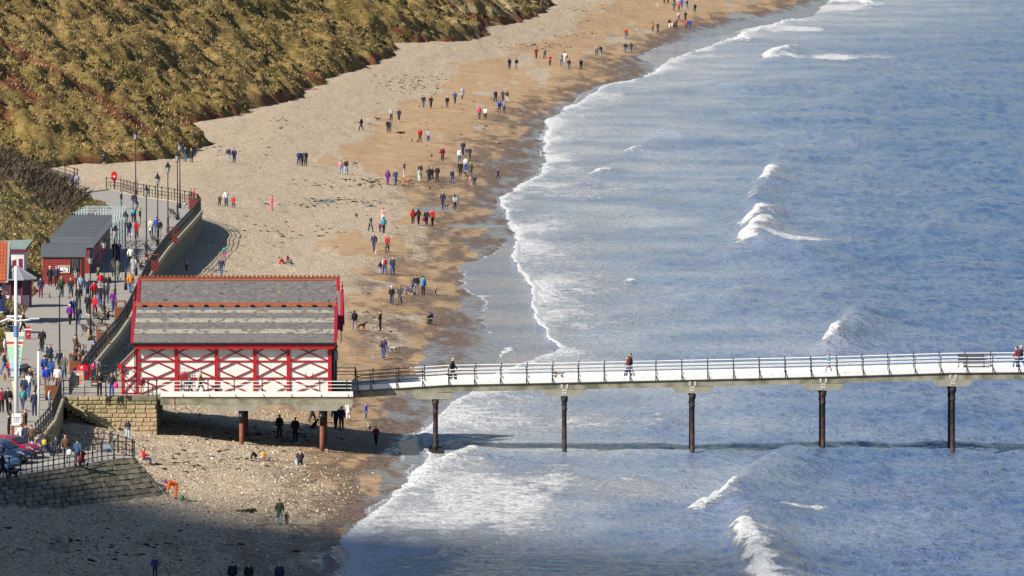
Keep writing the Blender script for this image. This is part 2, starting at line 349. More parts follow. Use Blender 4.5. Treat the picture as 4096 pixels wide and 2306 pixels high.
for pts, h, w, fs in CRESTS:
    d, t = seg_dist(px, py, pts, 1.0)
    # signed sideways offset in metres from the crest line (crests run away from the viewer)
    yy = np.array([p[1] for p in pts], float); xx = np.array([p[0] for p in pts], float); o = np.argsort(yy)
    cxp = np.interp(py, yy[o], xx[o]); jx = (fbm(GX*.0+py*.02, GY*.35, 3, int(abs(pts[0][0])))-.5)
    dm = (px-cxp)/(57.0*ppm) + jx*(1.6 if fs > .2 else .5)*w
    ylo, yhi = yy.min(), yy.max(); ext = 5+.25*(yhi-ylo)
    along = sstep(ylo-ext, ylo+ext*.6, py)*(1-sstep(yhi-ext*.6, yhi+ext, py))
    span = (xx.max()-xx.min())/(57*ppm)/max(yhi-ylo, 1)
    prof = np.where(dm < 0, np.exp(-(dm/(w*.75))**2), np.exp(-(dm/(w*2.2))**2))
    Z += (.8 if fs > .5 else 1.0)*h*prof*along
    rag = fbm(GX*1.3, GY*.5, 3, 61)
    fm = np.where(dm < .1, np.exp(-(dm/(w*.95))**2), np.exp(-((dm-.1)/(w*.6))**2))*along*fs
    foam = np.maximum(foam, fm*(.45+1.15*rag))
    tail = np.where((dm > 0), np.exp(-dm/(w*4.5)), 0)*along*fs*(.25+.55*rag)
    foam = np.maximum(foam, tail)
    Z += fm*((rag-.4)*.45+(fbm(GX*3.1, GY*1.6, 2, 63)-.5)*.30)
for (cx, cy, rx, ry, s) in FOAMS:
    q = np.hypot((px-cx)/rx, (py-cy)/ry)+(fbm(GX*.25, GY*.05, 4, cx)-.5)*1.1
    foam = np.maximum(foam, min(.62, s)*(1-sstep(.35, 1.25, q)))
foam *= sstep(-.05, .1, ds)
Z = Z*(1-.85*sstep(4, -14, df))
Z = np.where(ds < 0, -.02+ds*.25, Z*sstep(-.1, 2.0, ds)+.02)
Z = np.where(ds < -1.2, -1.5, Z)
cols_keep = np.ones(len(SXs), bool)
me = np_mesh('sea', np.stack([GX, GY, Z], -1).reshape(-1, 3), grid_faces(len(SXs), len(SY)))
add_attr(me, 'foam', foam); film = sstep(4, -14, df)
milk = np.exp(-np.maximum(ds, 0)/32)*(.35+1.25*fbm(GX*.12, GY*.06, 4, 83))+.25*foam
add_attr(me, 'shallow', np.clip(milk, 0, 1)); add_attr(me, 'film', film)
m, n, L, b = attr_mat('sea_water')
geo = n.new('ShaderNodeNewGeometry'); pos = geo.outputs['Position']
mp = n.new('ShaderNodeMapping'); mp.inputs['Scale'].default_value = (1, .9, 1); L.new(pos, mp.inputs[0]); p2 = mp.outputs[0]
shal = A(n, 'shallow')
wcol = mixc(n, L, math_(n, L, 'MULTIPLY', shal, 1.0, True), (.024,.078,.225), (.47,.50,.55))
wcol = mixc(n, L, A(n, 'film'), wcol, (.33,.325,.345))
patch = noise(n, L, pos, .06, 4)
wcol = mixc(n, L, ramp(n, L, patch, [(.4, (0,0,0)), (.65, (.5,.5,.5))]), wcol, (.038,.112,.285))
lace = noise(n, L, p2, 2.6, 7, .72); lace2 = noise(n, L, p2, .55, 5, .65)
lc = math_(n, L, 'ADD', math_(n, L, 'MULTIPLY', lace, .6), math_(n, L, 'MULTIPLY', lace2, .4))
ff = math_(n, L, 'ADD', A(n, 'foam'), math_(n, L, 'MULTIPLY', math_(n, L, 'SUBTRACT', lc, .5), 1.9))
ff = math_(n, L, 'MULTIPLY', ramp(n, L, ff, [(.36, (0,0,0)), (.58, (1,1,1))]), ramp(n, L, A(n, 'foam'), [(.04, (0,0,0)), (.22, (1,1,1))]))
L.new(mixc(n, L, ff, wcol, (.80,.81,.82)), b.inputs['Base Color'])
L.new(math_(n, L, 'ADD', .09, math_(n, L, 'MULTIPLY', ff, .7)), b.inputs['Roughness'])
b.inputs['IOR'].default_value = 1.33
wv = noise(n, L, p2, 1.6, 5, .65); wv2 = noise(n, L, p2, .55, 4, .6)
hb = math_(n, L, 'ADD', math_(n, L, 'MULTIPLY', wv, .8), wv2)
hb = math_(n, L, 'ADD', hb, math_(n, L, 'MULTIPLY', math_(n, L, 'MULTIPLY', ff, lace), .5))
bmp = node(n, 'ShaderNodeBump', Strength=1.0, Distance=.75); L.new(hb, bmp.inputs['Height']); L.new(bmp.outputs[0], b.inputs['Normal'])
me.materials.append(m); SEA_MAT = m
tag(link('sea', me), kind='structure')
# the open sea round the modelled water, and the land under everything, out to the horizon
q = MB(); q.add([(-30,-3000,-1.8),(9000,-3000,-1.8),(9000,9000,-1.8),(-30,9000,-1.8)], [(0,1,2,3)])
me2 = q.mesh('open_sea', mat('open_sea_water', (.03,.075,.13), .2, .2, .02)); tag(link('open_sea', me2), kind='structure')
q = MB(); q.add([(-6000,-3000,-2.2),(-29,-3000,-2.2),(-29,9000,-2.2),(-6000,9000,-2.2)], [(0,1,2,3)])
tag(q.obj('ground', mat('dark_soil', (.10,.075,.045), .95, .3, .05)), kind='structure')
# ================================================================== the grassed cliffs
FOOT = [(-400,760),(-100,720),(100,700),(300,668),(450,664),(570,652),(700,640),(790,612),(842,580),(800,540),(777,500),(870,488),(995,451),(1065,429),(1207,376),(1266,340),(1380,290),(1466,261),(1580,223),(1545,178),
        (1690,170),(1900,141),(1960,104),(2118,76),(2178,54),(2206,26),(2120,0),(2300,-60),(2450,-130)]
fp = [W(a, b, 3.0) for a, b in FOOT]; fy = np.maximum.accumulate(np.array([p.y+i*.01 for i, p in enumerate(fp)])); fx = np.array([p.x for p in fp])
def foot_x(Y): return np.interp(Y, fy, fx)
def hill_z(X, Y, fine=True):
    d = foot_x(Y)-X + (fbm(X*.12+3, Y*.06, 3, 21)-.5)*5 + (fbm(X*.6, Y*.35, 2, 23)-.5)*1.6
    gully = (fbm(X*.05-Y*.012, Y*.028, 4, 25)-.5)
    z = 3.0+np.interp(d, [-40,-2,0,1.2,3.5,10,40,75,200], [-6,-1.5,-.1,1.2,2.2,5.2,20.5,36,50])
    k = sstep(.5, 8, d)
    z = z + k*gully*6 + sstep(0, 4, d)*((fbm(X*.28, Y*.12, 3, 27)-.5)*2.2)
    if fine:
        r = fbm(X*.75, Y*.35, 3, 29); z = z + sstep(0, 2, d)*((r-.5)*1.15 + (fbm(X*2.1, Y*1.0, 2, 30)-.5)*.55)
    return z, d
HX = np.concatenate([np.arange(-230, -95, 2.5), np.arange(-95, 24, .36)])
HYs = []; y = 330.0
while y < 1320: HYs.append(y); y += .55+.00055*(y-330)
HY = np.array(HYs)
GX, GY = np.meshgrid(HX, HY)
GZ, D = hill_z(GX, GY)
px, py = PX(GX, GY, GZ)
# red soil showing through: landslip streaks, the undercut foot, and scattered scars
n1 = fbm(GX*.25, GY*.10, 4, 41); n2 = fbm(GX*.9, GY*.5, 3, 43)
soil = .8*sstep(2.2, .5, D)*sstep(.46, .66, n1+.25*(n2-.5))
for pts, w in [([(-20,150),(120,235),(260,300),(400,390),(480,450),(560,500),(600,530)], 15), ([(0,290),(90,350),(140,400)], 26), ([(430,440),(520,490),(560,505)], 24), ([(0,440),(30,490)], 20),
               ([(700,470),(780,490)], 22), ([(820,430),(900,480)], 18), ([(1050,395),(1150,400)], 16), ([(470,40),(620,130)], 10), ([(1580,120),(1680,160)], 12), ([(1880,60),(2050,90),(2160,60)], 14), ([(1230,300),(1290,330)], 14)]:
    d, t = seg_dist(px, py, pts); soil = np.maximum(soil, (1-sstep(.5, 1.2, d/w+(n2-.5)*1.6+(n1-.5)*1.2)))
sandp = sstep(1950, 1700, -(px-1e4) if False else 3600-px)*sstep(.45, .6, n1)*(py < 150)
lush = sstep(.52, .68, fbm(GX*.10, GY*.04, 4, 44))
me = np_mesh('cliff', np.stack([GX, GY, GZ], -1).reshape(-1, 3), grid_faces(len(HX), len(HY)))
add_attr(me, 'soil', soil); add_attr(me, 'pale', sandp); add_attr(me, 'lush', lush)
m, n, L, b = attr_mat('cliff_grass')
geo = n.new('ShaderNodeNewGeometry'); pos = geo.outputs['Position']
g1 = noise(n, L, pos, 1.1, 7, .75); g2 = noise(n, L, pos, .22, 4, .6)
gc = ramp(n, L, g1, [(.30, (.078,.054,.022)), (.43, (.185,.128,.046)), (.56, (.295,.206,.080)), (.74, (.44,.32,.145))])
gc = mixc(n, L, math_(n, L, 'MULTIPLY', A(n, 'lush'), .45), gc, ramp(n, L, g1, [(.35, (.085,.070,.018)), (.7, (.26,.205,.055))]))
gc = mixc(n, L, ramp(n, L, g2, [(.5, (0,0,0)), (.7, (.55,.55,.55))]), gc, (.17,.105,.045))
gc = mixc(n, L, math_(n, L, 'MULTIPLY', A(n, 'pale'), .8), gc, (.46,.36,.20))
sc = ramp(n, L, g1, [(.3, (.10,.040,.020)), (.55, (.23,.095,.050)), (.75, (.36,.19,.11))])
sf = ramp(n, L, math_(n, L, 'ADD', A(n, 'soil'), math_(n, L, 'MULTIPLY', math_(n, L, 'SUBTRACT', noise(n, L, pos, 1.6, 5, .7), .5), .9)), [(.4, (0,0,0)), (.62, (1,1,1))])
L.new(mixc(n, L, sf, gc, sc), b.inputs['Base Color']); b.inputs['Roughness'].default_value = .95; b.inputs['Specular IOR Level'].default_value = .1
bmp = node(n, 'ShaderNodeBump', Strength=.7, Distance=.35); L.new(noise(n, L, pos, 1.8, 6, .7), bmp.inputs['Height']); L.new(bmp.outputs[0], b.inputs['Normal'])
me.materials.append(m); GRASS = m
tag(link('cliff', me), kind='structure')
# ---- nearer bank behind the chalets
BF = [(470,836),(432,840),(400,858),(330,900),(262,960),(205,1030),(170,1100),(140,1170),(118,1215),(100,1250),(70,1300),(40,1380),(0,1500),(-160,1700),(-600,1800),(-900,2300)]
bp = [W(a, b, ZP) for a, b in BF]; by = np.array([p.y for p in bp]); bx = np.array([p.x for p in bp]); o = np.argsort(by); by, bx = by[o], bx[o]
BEND = by[-1]
def bank_z(X, Y, fine=True):
    d = np.interp(Y, by, bx)-X - sstep(BEND-3, BEND+9, Y)*3 - np.maximum(Y-BEND-2, 0)*.9
    d = d + (fbm(X*.3, Y*.10, 3, 71)-.5)*1.5
    z = ZP-.1+np.interp(d, [-30,-1,0,8,20,60], [-6,-.8,0,4.6,10.2,22])
    if fine: z = z + sstep(.3, 2.5, d)*((fbm(X*.8, Y*.4, 3, 73)-.5)*.9 + (fbm(X*2.2, Y*1.2, 2, 75)-.5)*.35)
    return z, d
KX = np.arange(-80, -30, .2); KY = np.arange(-110, 380, .75)
GX, GY = np.meshgrid(KX, KY); GZ, D2 = bank_z(GX, GY)
me = np_mesh('bank', np.stack([GX, GY, GZ], -1).reshape(-1, 3), grid_faces(len(KX), len(KY)))
px, py = PX(GX, GY, GZ)
add_attr(me, 'soil', (1-sstep(.2, 1, D2))*.75*(fbm(GX*.5, GY*.2, 3, 5) > .5)); add_attr(me, 'pale', .30+.35*(fbm(GX*.4, GY*.2, 3, 6)-.5)); add_attr(me, 'lush', .35+.65*sstep(.4, .6, fbm(GX*.2, GY*.1, 3, 79)))
me.materials.append(GRASS); tag(link('bank', me), kind='structure')
# ---- tussocks: low domes of grass standing proud of the slope (uncountable)
def domes(name, pts, sizes, colr, label, seed=1, tall=.6, jag=.35):
    r = np.random.default_rng(seed); N = len(pts); k = 6
    ang = np.arange(k)*2*np.pi/k
    V = np.zeros((N, 2*k+1, 3)); rad = sizes[:, None]
    a = ang[None]+r.uniform(0, 6.28, (N, 1))
    j1 = 1+r.uniform(-jag, jag, (N, k)); j2 = .62+r.uniform(-jag*.6, jag*.6, (N, k))
    V[:, :k, 0] = np.cos(a)*rad*j1; V[:, :k, 1] = np.sin(a)*rad*j1; V[:, :k, 2] = -.25*rad
    V[:, k:2*k, 0] = np.cos(a+.4)*rad*j2; V[:, k:2*k, 1] = np.sin(a+.4)*rad*j2; V[:, k:2*k, 2] = rad*tall*(.55+r.uniform(-.2, .25, (N, k)))
    V[:, 2*k, 2] = sizes*tall*(1+r.uniform(-.2, .4, N)); V[:, 2*k, :2] = r.uniform(-.25, .25, (N, 2))*rad
    V += np.asarray(pts)[:, None, :]
    f = []
    for i in range(k):
        j = (i+1) % k; f += [(i, j, k+j), (i, k+j, k+i), (k+i, k+j, 2*k)]
    f = np.array(f)[None]+(np.arange(N)*(2*k+1))[:, None, None]
    me = np_mesh(name, V.reshape(-1, 3), f.reshape(-1, 3), False)
    c = np.repeat(colr[:, None, :], 2*k+1, 1).copy(); add_col(me, 'tint', c.reshape(-1, 3))
    m = MATS.get('tinted_matter')
    if not m:
        m, n, L, b = attr_mat('tinted_matter'); q = n.new('ShaderNodeVertexColor'); q.layer_name = 'tint'
        geo = n.new('ShaderNodeNewGeometry'); nz = noise(n, L, geo.outputs['Position'], 2.5, 5, .7)
        hv = n.new('ShaderNodeHueSaturation'); L.new(q.outputs[0], hv.inputs['Color']); L.new(math_(n, L, 'ADD', .35, math_(n, L, 'MULTIPLY', nz, 1.3)), hv.inputs['Value'])
        L.new(hv.outputs[0], b.inputs['Base Color']); b.inputs['Roughness'].default_value = .95; b.inputs['Specular IOR Level'].default_value = .1
    me.materials.append(m); o = link(name, me); tag(o, label, name.replace('_', ' '), kind='stuff'); return o
def pick_colours(r, N, pal):
    pal = np.array(pal); c = pal[r.integers(0, len(pal), N)]; return c*r.uniform(.75, 1.25, (N, 1))
PAL = [(.19,.135,.045),(.22,.158,.055),(.25,.18,.066),(.14,.115,.034),(.11,.088,.028),(.24,.16,.07),(.175,.145,.038),(.26,.19,.07)]
r = np.random.default_rng(3); N = 42000
Y = 335+(r.random(N)**1.4)*900; X = foot_x(Y)-r.random(N)*58+.6
z, d = hill_z(X, Y); px, py = PX(X, Y, z)
k = (d > .4) & (px > -250) & (px < 2300) & (py > -120); X, Y, z = X[k], Y[k], z[k]
cl = fbm(X*.35, Y*.2, 3, 91); k = cl+r.random(len(X))*.35 > .68; X, Y, z = X[k], Y[k], z[k]
s = r.uniform(.12, .34, len(X))*(1+.8*(r.random(len(X)) > .94))
domes('tussock_grass', np.stack([X, Y, z], -1), s, pick_colours(r, len(X), PAL), 'tussocky brown and olive grass covering the seaside cliff', 4, .34)
N = 9000; Y = -40+r.random(N)*370; X = np.interp(Y, by, bx)-r.random(N)*20
z, d = bank_z(X, Y); px, py = PX(X, Y, z); k = (d > .5) & (px > -200) & (px < 470); X, Y, z = X[k], Y[k], z[k]
domes('bank_grass', np.stack([X, Y, z], -1), r.uniform(.10, .30, len(X)), pick_colours(r, len(X), PAL+[(.20,.19,.04),(.13,.15,.025),(.34,.27,.12)]), 'olive and straw grass clumps on the bank behind the chalets', 5, .45)
N = 3600; Y = 335+(r.random(N)**1.3)*900; X = foot_x(Y)-.8-r.random(N)**1.5*50
z, d = hill_z(X, Y); px, py = PX(X, Y, z); cl = fbm(X*.11, Y*.035, 3, 95)
k = (d > .6) & (px > -200) & (px < 2250) & (py > -100) & (cl+.25*r.random(N) > .64); X, Y, z = X[k], Y[k], z[k]
domes('shade_scrub', np.stack([X, Y, z], -1), r.uniform(.25, .75, len(X)), pick_colours(r, len(X), [(.035,.034,.016),(.05,.042,.02),(.06,.05,.022),(.03,.034,.018)]), 'dark scrub clumps standing in for shadow clumps over the cliff', 6, .55, .5)  # dark scrub domes that put the slope's shadow clumps into colour
# bare scrub along the top of the bank: thin twigs leaning with the slope
def twigs(name, pts, label, r, L0=(.5, 1.3), col=(.16,.115,.085), mname='twig_bark', wd_=.026, cat='scrub'):
    N = len(pts); P = np.asarray(pts); ln = r.uniform(*L0, N); a = r.uniform(0, 6.28, N)
    d = np.stack([np.cos(a)*.75, np.sin(a)*.75, r.uniform(.25, 1.0, N)], -1)*ln[:, None]
    side = np.stack([-np.sin(a), np.cos(a), 0*a], -1)*wd_
    V = np.stack([P-side, P+side, P+d*.6+side*.8+np.array([0, 0, .06]), P+d, P+d*.6-side*.8+np.array([0, 0, .06])], 1)
    f = np.array([(0,1,2,3,4)])[None]+(np.arange(N)*5)[:, None, None]
    me = np_mesh(name, V.reshape(-1, 3), f.reshape(-1, 5), False)
    me.materials.append(mat(mname, col, .9, .5, 1.5)); tag(link(name, me), label, cat, kind='stuff')
N = 150000; Y = 332+(r.random(N)**1.5)*900; X = foot_x(Y)-.5-r.random(N)*56
z, d = hill_z(X, Y); px, py = PX(X, Y, z); k = (d > .6) & (px > -120) & (px < 2260) & (py > -90) & (fbm(X*.5, Y*.25, 3, 97)+.3*r.random(N) > .56)
twigs('dry_grass', np.stack([X, Y, z-.04], -1)[k], 'straw-coloured dry grass stems standing on the cliff', r, (.25, .6), (.30,.215,.085), 'straw_stems', .05, 'grass')
N = 14000; Y = -20+r.random(N)*350; X = np.interp(Y, by, bx)-r.random(N)*18
z, d = bank_z(X, Y); px, py = PX(X, Y, z); k = (d > .4) & (px > -100) & (px < 460)
twigs('bank_stems', np.stack([X, Y, z-.03], -1)[k], 'straw and olive grass stems on the near bank', r, (.2, .5), (.30,.235,.09), 'bank_straw', .035, 'grass')
N = 60000; Y = 60+r.random(N)*245; X = np.interp(Y, by, bx)-2-r.random(N)*16
z, d = bank_z(X, Y); px, py = PX(X, Y, z)
dd, t = seg_dist(px, py, [(-60,640),(60,660),(150,700),(220,745),(285,800),(300,850)])
k = (dd < 40+45*r.random(N)); twigs('bare_scrub', np.stack([X, Y, z], -1)[k], 'bare grey-brown scrub along the crest of the near grass bank', r)
# ================================================================== promenade, sea wall, railings
PY0 = -4.4
def Xp(px, Y): return WY(px, 1600, Y).x
M_ASPH = mat('worn_asphalt', (.35,.325,.29), .85, .12, .5, .3, 9.0, col2=(.29,.268,.24), fac2=.58)
M_CONC = mat('weathered_concrete', (.19,.165,.11), .9, .35, 1.2, .4, 8.0)
M_IRON = mat('black_painted_iron', (.012,.013,.016), .45, .3, 5.0)
M_WHITE = mat('white_gloss_paint', (.82,.81,.78), .5, .0, 2.5, col2=(.60,.58,.52), fac2=.68)
M_RED = mat('red_gloss_paint', (.44,.012,.017), .42, .12, 3.0)
M_STONE = mat('buff_sandstone', (.42,.335,.195), .9, .30, 2.2, .6, 7.0)
M_STONE2 = mat('mossy_sandstone', (.27,.235,.12), .95, .35, 2.5, .6, 7.0)
M_STONE3 = mat('orange_sandstone', (.46,.345,.20), .9, .25, 2.2, .6, 7.0)
ZC = 3.35                                          # the car park lies lower than the promenade
def prom_z(Y): return float(np.interp(Y, [-40.0, -26.6], [ZC, ZP]))
def PT(px, py):
    z = ZP
    for _ in range(14): p = W(px, py, z); z = .5*z+.5*prom_z(p.y)
    return W(px, py, z)
EDGE = [(300,778),(430,760),(482,765),(543,783),(620,795),(700,806),(760,817),(796,831),(807,846),(780,880),(735,929),(676,993),(620,1068),(590,1120),(555,1195),(516,1278),(470,1345),(435,1386),(380,1452),(345,1503),(410,1532),(500,1530)]
NEAR = [(252,1594),(236,1640),(217,1690),(185,1730),(150,1770),(205,1818),(330,1803),(440,1800),(540,1832),(470,1838),(400,1846),(300,1866),(150,1890),(0,1913),(-300,1960)]
top = [W(a, b, ZP) for a, b in EDGE]+[W(640, 1530, ZP), Vector((Xp(640, PY0+.16), PY0+.16, ZP)), Vector((Xp(262, PY0+.16), PY0+.16, ZP))]+[W(a, b, ZP) for a, b in NEAR[:3]]+[Vector((-80, W(217, 1690, ZP).y, ZP)), Vector((-80, 300, ZP))]
q = MB(); q.poly([(p.x, p.y) for p in top], ZP-.30, ZP)
tag(q.obj('promenade', M_ASPH), kind='structure')
bm_ = bmesh.new(); cpk = [PT(a, b) for a, b in NEAR[2:]]+[Vector((-80, -110, ZC)), Vector((-80, W(217, 1690, ZP).y, ZP))]
fc = bm_.faces.new([bm_.verts.new((p.x, p.y, 0)) for p in cpk]); bmesh.ops.triangulate(bm_, faces=[fc])
bmesh.ops.bisect_plane(bm_, geom=bm_.verts[:]+bm_.edges[:]+bm_.faces[:], plane_co=(0, -40, 0), plane_no=(0, 1, 0))
ex_ = bmesh.ops.extrude_face_region(bm_, geom=bm_.faces[:]); lo = {v for v in ex_['geom'] if isinstance(v, bmesh.types.BMVert)}
for v in bm_.verts: v.co.z = prom_z(v.co.y)-(.3 if v in lo else .002)
bmesh.ops.recalc_face_normals(bm_, faces=bm_.faces); me = bpy.data.meshes.new('car_park'); bm_.to_mesh(me); bm_.free(); me.materials.append(M_ASPH); tag(link('car_park', me), kind='structure')
def wall_strip(t, pts, name, z0, z1, th, m, off=0.0):
    """a wall of constant thickness under an edge, pieces butted end to end"""
    q = MB(); n = len(pts); P = [Vector((p.x, p.y, 0)) for p in pts]; N = []
    for i in range(n):
        d = (P[min(i+1, n-1)]-P[max(i-1, 0)]).normalized(); N.append(Vector((d.y, -d.x, 0)))
    vs = []
    for i in range(n):
        a = P[i]+N[i]*off; b = a-N[i]*th
        zd = pts[i].z-ZP; vs += [(a.x, a.y, z0), (b.x, b.y, z0), (b.x, b.y, z1+zd), (a.x, a.y, z1+zd)]
    fs = []
    for i in range(n-1):
        o = i*4; fs += [(o+k, o+(k+1) % 4, o+4+(k+1) % 4, o+4+k) for k in range(4)]
    fs += [(0,1,2,3), tuple((n-1)*4+k for k in range(4))[::-1]]
    q.add(vs, fs); return q.obj(name, m, t)
EW = [W(a, b, ZP) for a, b in EDGE]; NW = [PT(a, b) for a, b in NEAR[:5]]
# order so that the outer side (the sea) is to the right of travel
t = thing('sea_wall', 'long curved concrete sea wall below the promenade railing', 'sea wall')
def shift(P, o): return [Vector((p.x-o[0], p.y-o[1], p.z-o[2])) for p in P]
EWr = EW[:20]
wall_strip(t, EWr[::-1], 'wall_face', -1.2, ZP-.31, .6, M_CONC, .02)
wall_strip(t, EWr[::-1], 'coping', ZP-.30, ZP+.10, .42, mat('concrete_coping', (.36,.32,.22), .9, .25, 1.5), .10)
t = thing('sea_wall', 'short dark sea wall beside the stone steps left of the pier', 'sea wall')
wall_strip(t, NW[::-1], 'wall_face', -1.2, ZP-.31, .6, M_STONE2, .02)
wall_strip(t, NW[::-1], 'coping', ZP-.30, ZP+.12, .42, MATS['concrete_coping'], .10)
# --- railing kit
q = MB(); q.lathe((0, 0, 0), [(0,.075),(.10,.075),(.12,.05),(.5,.045),(.54,.07),(.60,.045),(1.02,.042),(1.08,.075),(1.14,.08),(1.2,.045),(1.24,.01)], 8); ME_POST = q.mesh('railing_post', M_IRON, True)
q = MB(); q.lathe((0, 0, 0), [(0,.05),(.06,.03),(.66,.028),(.70,.05),(.74,.03),(.80,.01)], 6); ME_BAL = q.mesh('railing_baluster', M_IRON, True)
def resample(P, step):
    out = [P[0].copy()]; acc = 0.0
    for a, b in zip(P[:-1], P[1:]):
        L = (b-a).length; s = step-acc
        while s <= L: out.append(a+(b-a)*(s/L)); s += step
        acc = L-(s-step)
    return out
def railing(label, P, step=1.83, bal=True, rails=(1.12,.72,.40), group=None, mrail=None, hs=1.0):
    t = thing('railing', label, 'railing', tuple(P[0]), 0, group); o = P[0]
    pts = resample(P, step)
    if (pts[-1]-P[-1]).length > .4: pts.append(P[-1].copy())
    for p in pts: link('post', ME_POST, t, tuple(p-o), scale=(1, 1, hs))
    if bal:
        for a, b in zip(pts[:-1], pts[1:]): link('baluster', ME_BAL, t, tuple((a+b)/2-o), scale=(1, 1, hs))
    for h in rails:
        q = MB(); q.tube([p-o+Vector((0, 0, h*hs)) for p in pts], .03, 6); q.obj('rail', mrail or M_IRON, t, smooth=True)
    return t
def inset(P, d):
    out = []; n = len(P)
    for i in range(n):
        v = (P[min(i+1, n-1)]-P[max(i-1, 0)]).normalized(); out.append(P[i]+Vector((-v.y, v.x, 0))*d)
    return out
up = lambda P, h: [p+Vector((0, 0, h)) for p in P]
railing('black iron railing curving along the seaward edge of the promenade', up(inset(EW[1:20][::-1], .12)[::-1], .10))
railing('black railing down the near end of the promenade beside the steps', up(inset(NW[::-1], .12), .12), 1.2)
PF = [PT(a, b) for a, b in [(-60,1918),(0,1910),(150,1887),(300,1863),(400,1843),(448,1836),(500,1836),(537,1838)]]
railing('black railing on top of the sloping stone revetment at the car park', PF, 1.45, rails=(1.15,.6,.25))
railing('short black railing on the far side of the slipway head', [PT(a, b) for a, b in [(185,1812),(215,1816),(262,1809),(330,1804),(440,1801),(530,1829)]], 1.6)
AB = [WY(a, 1592, -4.25) for a in (254, 425, 525, 627)]
for p in AB: p.z = ZP
railing('black railing along the edge of the stone abutment by the pier entrance', AB, 2.97, rails=(1.12,.62,.22))
railing('black railing behind the red buoy at the pier entrance', [W(352,1500,ZP), W(410,1528,ZP), W(478,1526,ZP)], 1.6, False)
# upper-left ramp with its own sloping railing
zr = [W(150,676,6.0), W(200,690,5.5), W(250,705,5.0), W(310,722,4.3)]
q = MB(); 
for a, b in zip(zr[:-1], zr[1:]): q.add([a+Vector((0,0,-.02)), b+Vector((0,0,-.02)), b+Vector((0,6,-.05)), a+Vector((0,6,-.05)), a-Vector((0,0,.45)), b-Vector((0,0,.45))], [(0,1,2,3),(0,4,5,1)])
tag(q.obj('path', M_CONC), kind='structure')
railing('black railing on the ramp at the foot of the far cliff', up(zr, 0.0), 3.2)
# timber bollard fence at the pier entrance
t = thing('bollard_fence', 'row of black timber bollards at the pier entrance', 'fence', tuple(W(281,1580,ZP)))
o = Vector(t.location); qm = MB(); qm.box(-.09,.09,-.09,.09,0,1.1); mb = qm.mesh('bollard', M_IRON)
for i in range(8):
    f = i/7; p = W(281+(300-281)*f, 1580+(1532-1580)*f, ZP)-o; link('bollard', mb, t, tuple(p))
# ================================================================== the stone abutment
def Xp(px, Y): return WY(px, 1600, Y).x
AX0, AX1 = Xp(268, PY0), Xp(628, PY0)
t = thing('stone_abutment', 'coursed sandstone abutment wall at the landward end of the pier', 'stone wall', (AX0, PY0, 0))
q = MB(); q.box(.02, AX1-AX0-.02, .10, 3.4, .3, ZP-.32); q.obj('core', mat('dark_mortar', (.12,.095,.055), .95, .3, 3), t)
q = MB(); q.box(3.9, 6.25, -.08, .14, ZP-.30, ZP+.012); q.obj('coping_slab', M_CONC, t)
stone_meshes = []
for i in range(6):
    q = MB(); w = .5; h = .5; rr = random.Random(i)
    j = lambda s: rr.uniform(-s, s)
    b0 = [(-w+j(.02),0,-h+j(.02)),(w+j(.02),0,-h+j(.02)),(w+j(.02),0,h+j(.02)),(-w+j(.02),0,h+j(.02))]
    f0 = [(p[0]*.86+j(.04), -.55+j(.25), p[2]*.8+j(.05)) for p in b0]
    q.add(b0+f0+[(p[0], 1.0, p[2]) for p in b0], [(4,5,6,7),(0,1,5,4),(1,2,6,5),(2,3,7,6),(3,0,4,7),(8,9,1,0),(9,10,2,1),(10,11,3,2),(11,8,0,3)])
    stone_meshes.append(q.mesh('stone_block', [M_STONE, M_STONE2, M_STONE3][i % 3]))
z = ZP-.0; row = 0
while z > 1.0:
    h = random.choice([.29,.31,.34]); x = (0 if row % 2 else -.3)*0
    x = 0.0; first = True
    while x < AX1-AX0-.15:
        w = random.uniform(.42, .85)*(0.6 if first and row % 2 else 1); first = False
        w = min(w, AX1-AX0-x)
        zz = z-h/2; bz = float(beach_z(AX0+x+w/2, PY0))
        if zz+h/2 > bz-.3:
            k = random.choice([0,2,3,5]) if row > 3 else random.choice([0,1,2,4,1,3])
            link('stone', stone_meshes[k], t, (x+w/2, 0, zz), scale=(w-.03, .09, h-.03))
        x += w
    z -= h; row += 1
# return face of the wall under the platform
q = MB(); q.box(AX1-AX0-.6, AX1-AX0+.03, .5, 9, .2, ZP-.35); q.obj('return_wall', MATS['dark_mortar'], t)
# flight of stone steps running down along the wall
t = thing('stone_steps', 'worn stone steps running down the foot of the abutment', 'steps', (0, 0, 0))
s0 = WY(268, 1612, PY0-.15); s1 = WY(455, 1712, PY0-.15)
qs = MB(); qs.add([(-.30,-.9,-.30),(.34,-.9,-.26),(.36,-.9,.14),(-.26,-.9,.17),(-.30,0,-.30),(.34,0,-.28),(.36,0,.15),(-.28,0,.18)], [(0,1,2,3),(5,4,7,6),(0,4,5,1),(1,5,6,2),(2,6,7,3),(3,7,4,0)]); sm = qs.mesh('stone_step', M_STONE)
for i in range(11):
    f = i/10; p = s0.lerp(s1, f); link('step', sm, t, (p.x, p.y, p.z), (0, random.uniform(-.08, .08), random.uniform(-.05, .05)))
q = MB(); a = s0+Vector((-.1, -1.0, .05)); b = s1+Vector((.1, -1.0, -.1)); q.bar(a, b, .12, .16); q.obj('string_beam', M_STONE2, t)
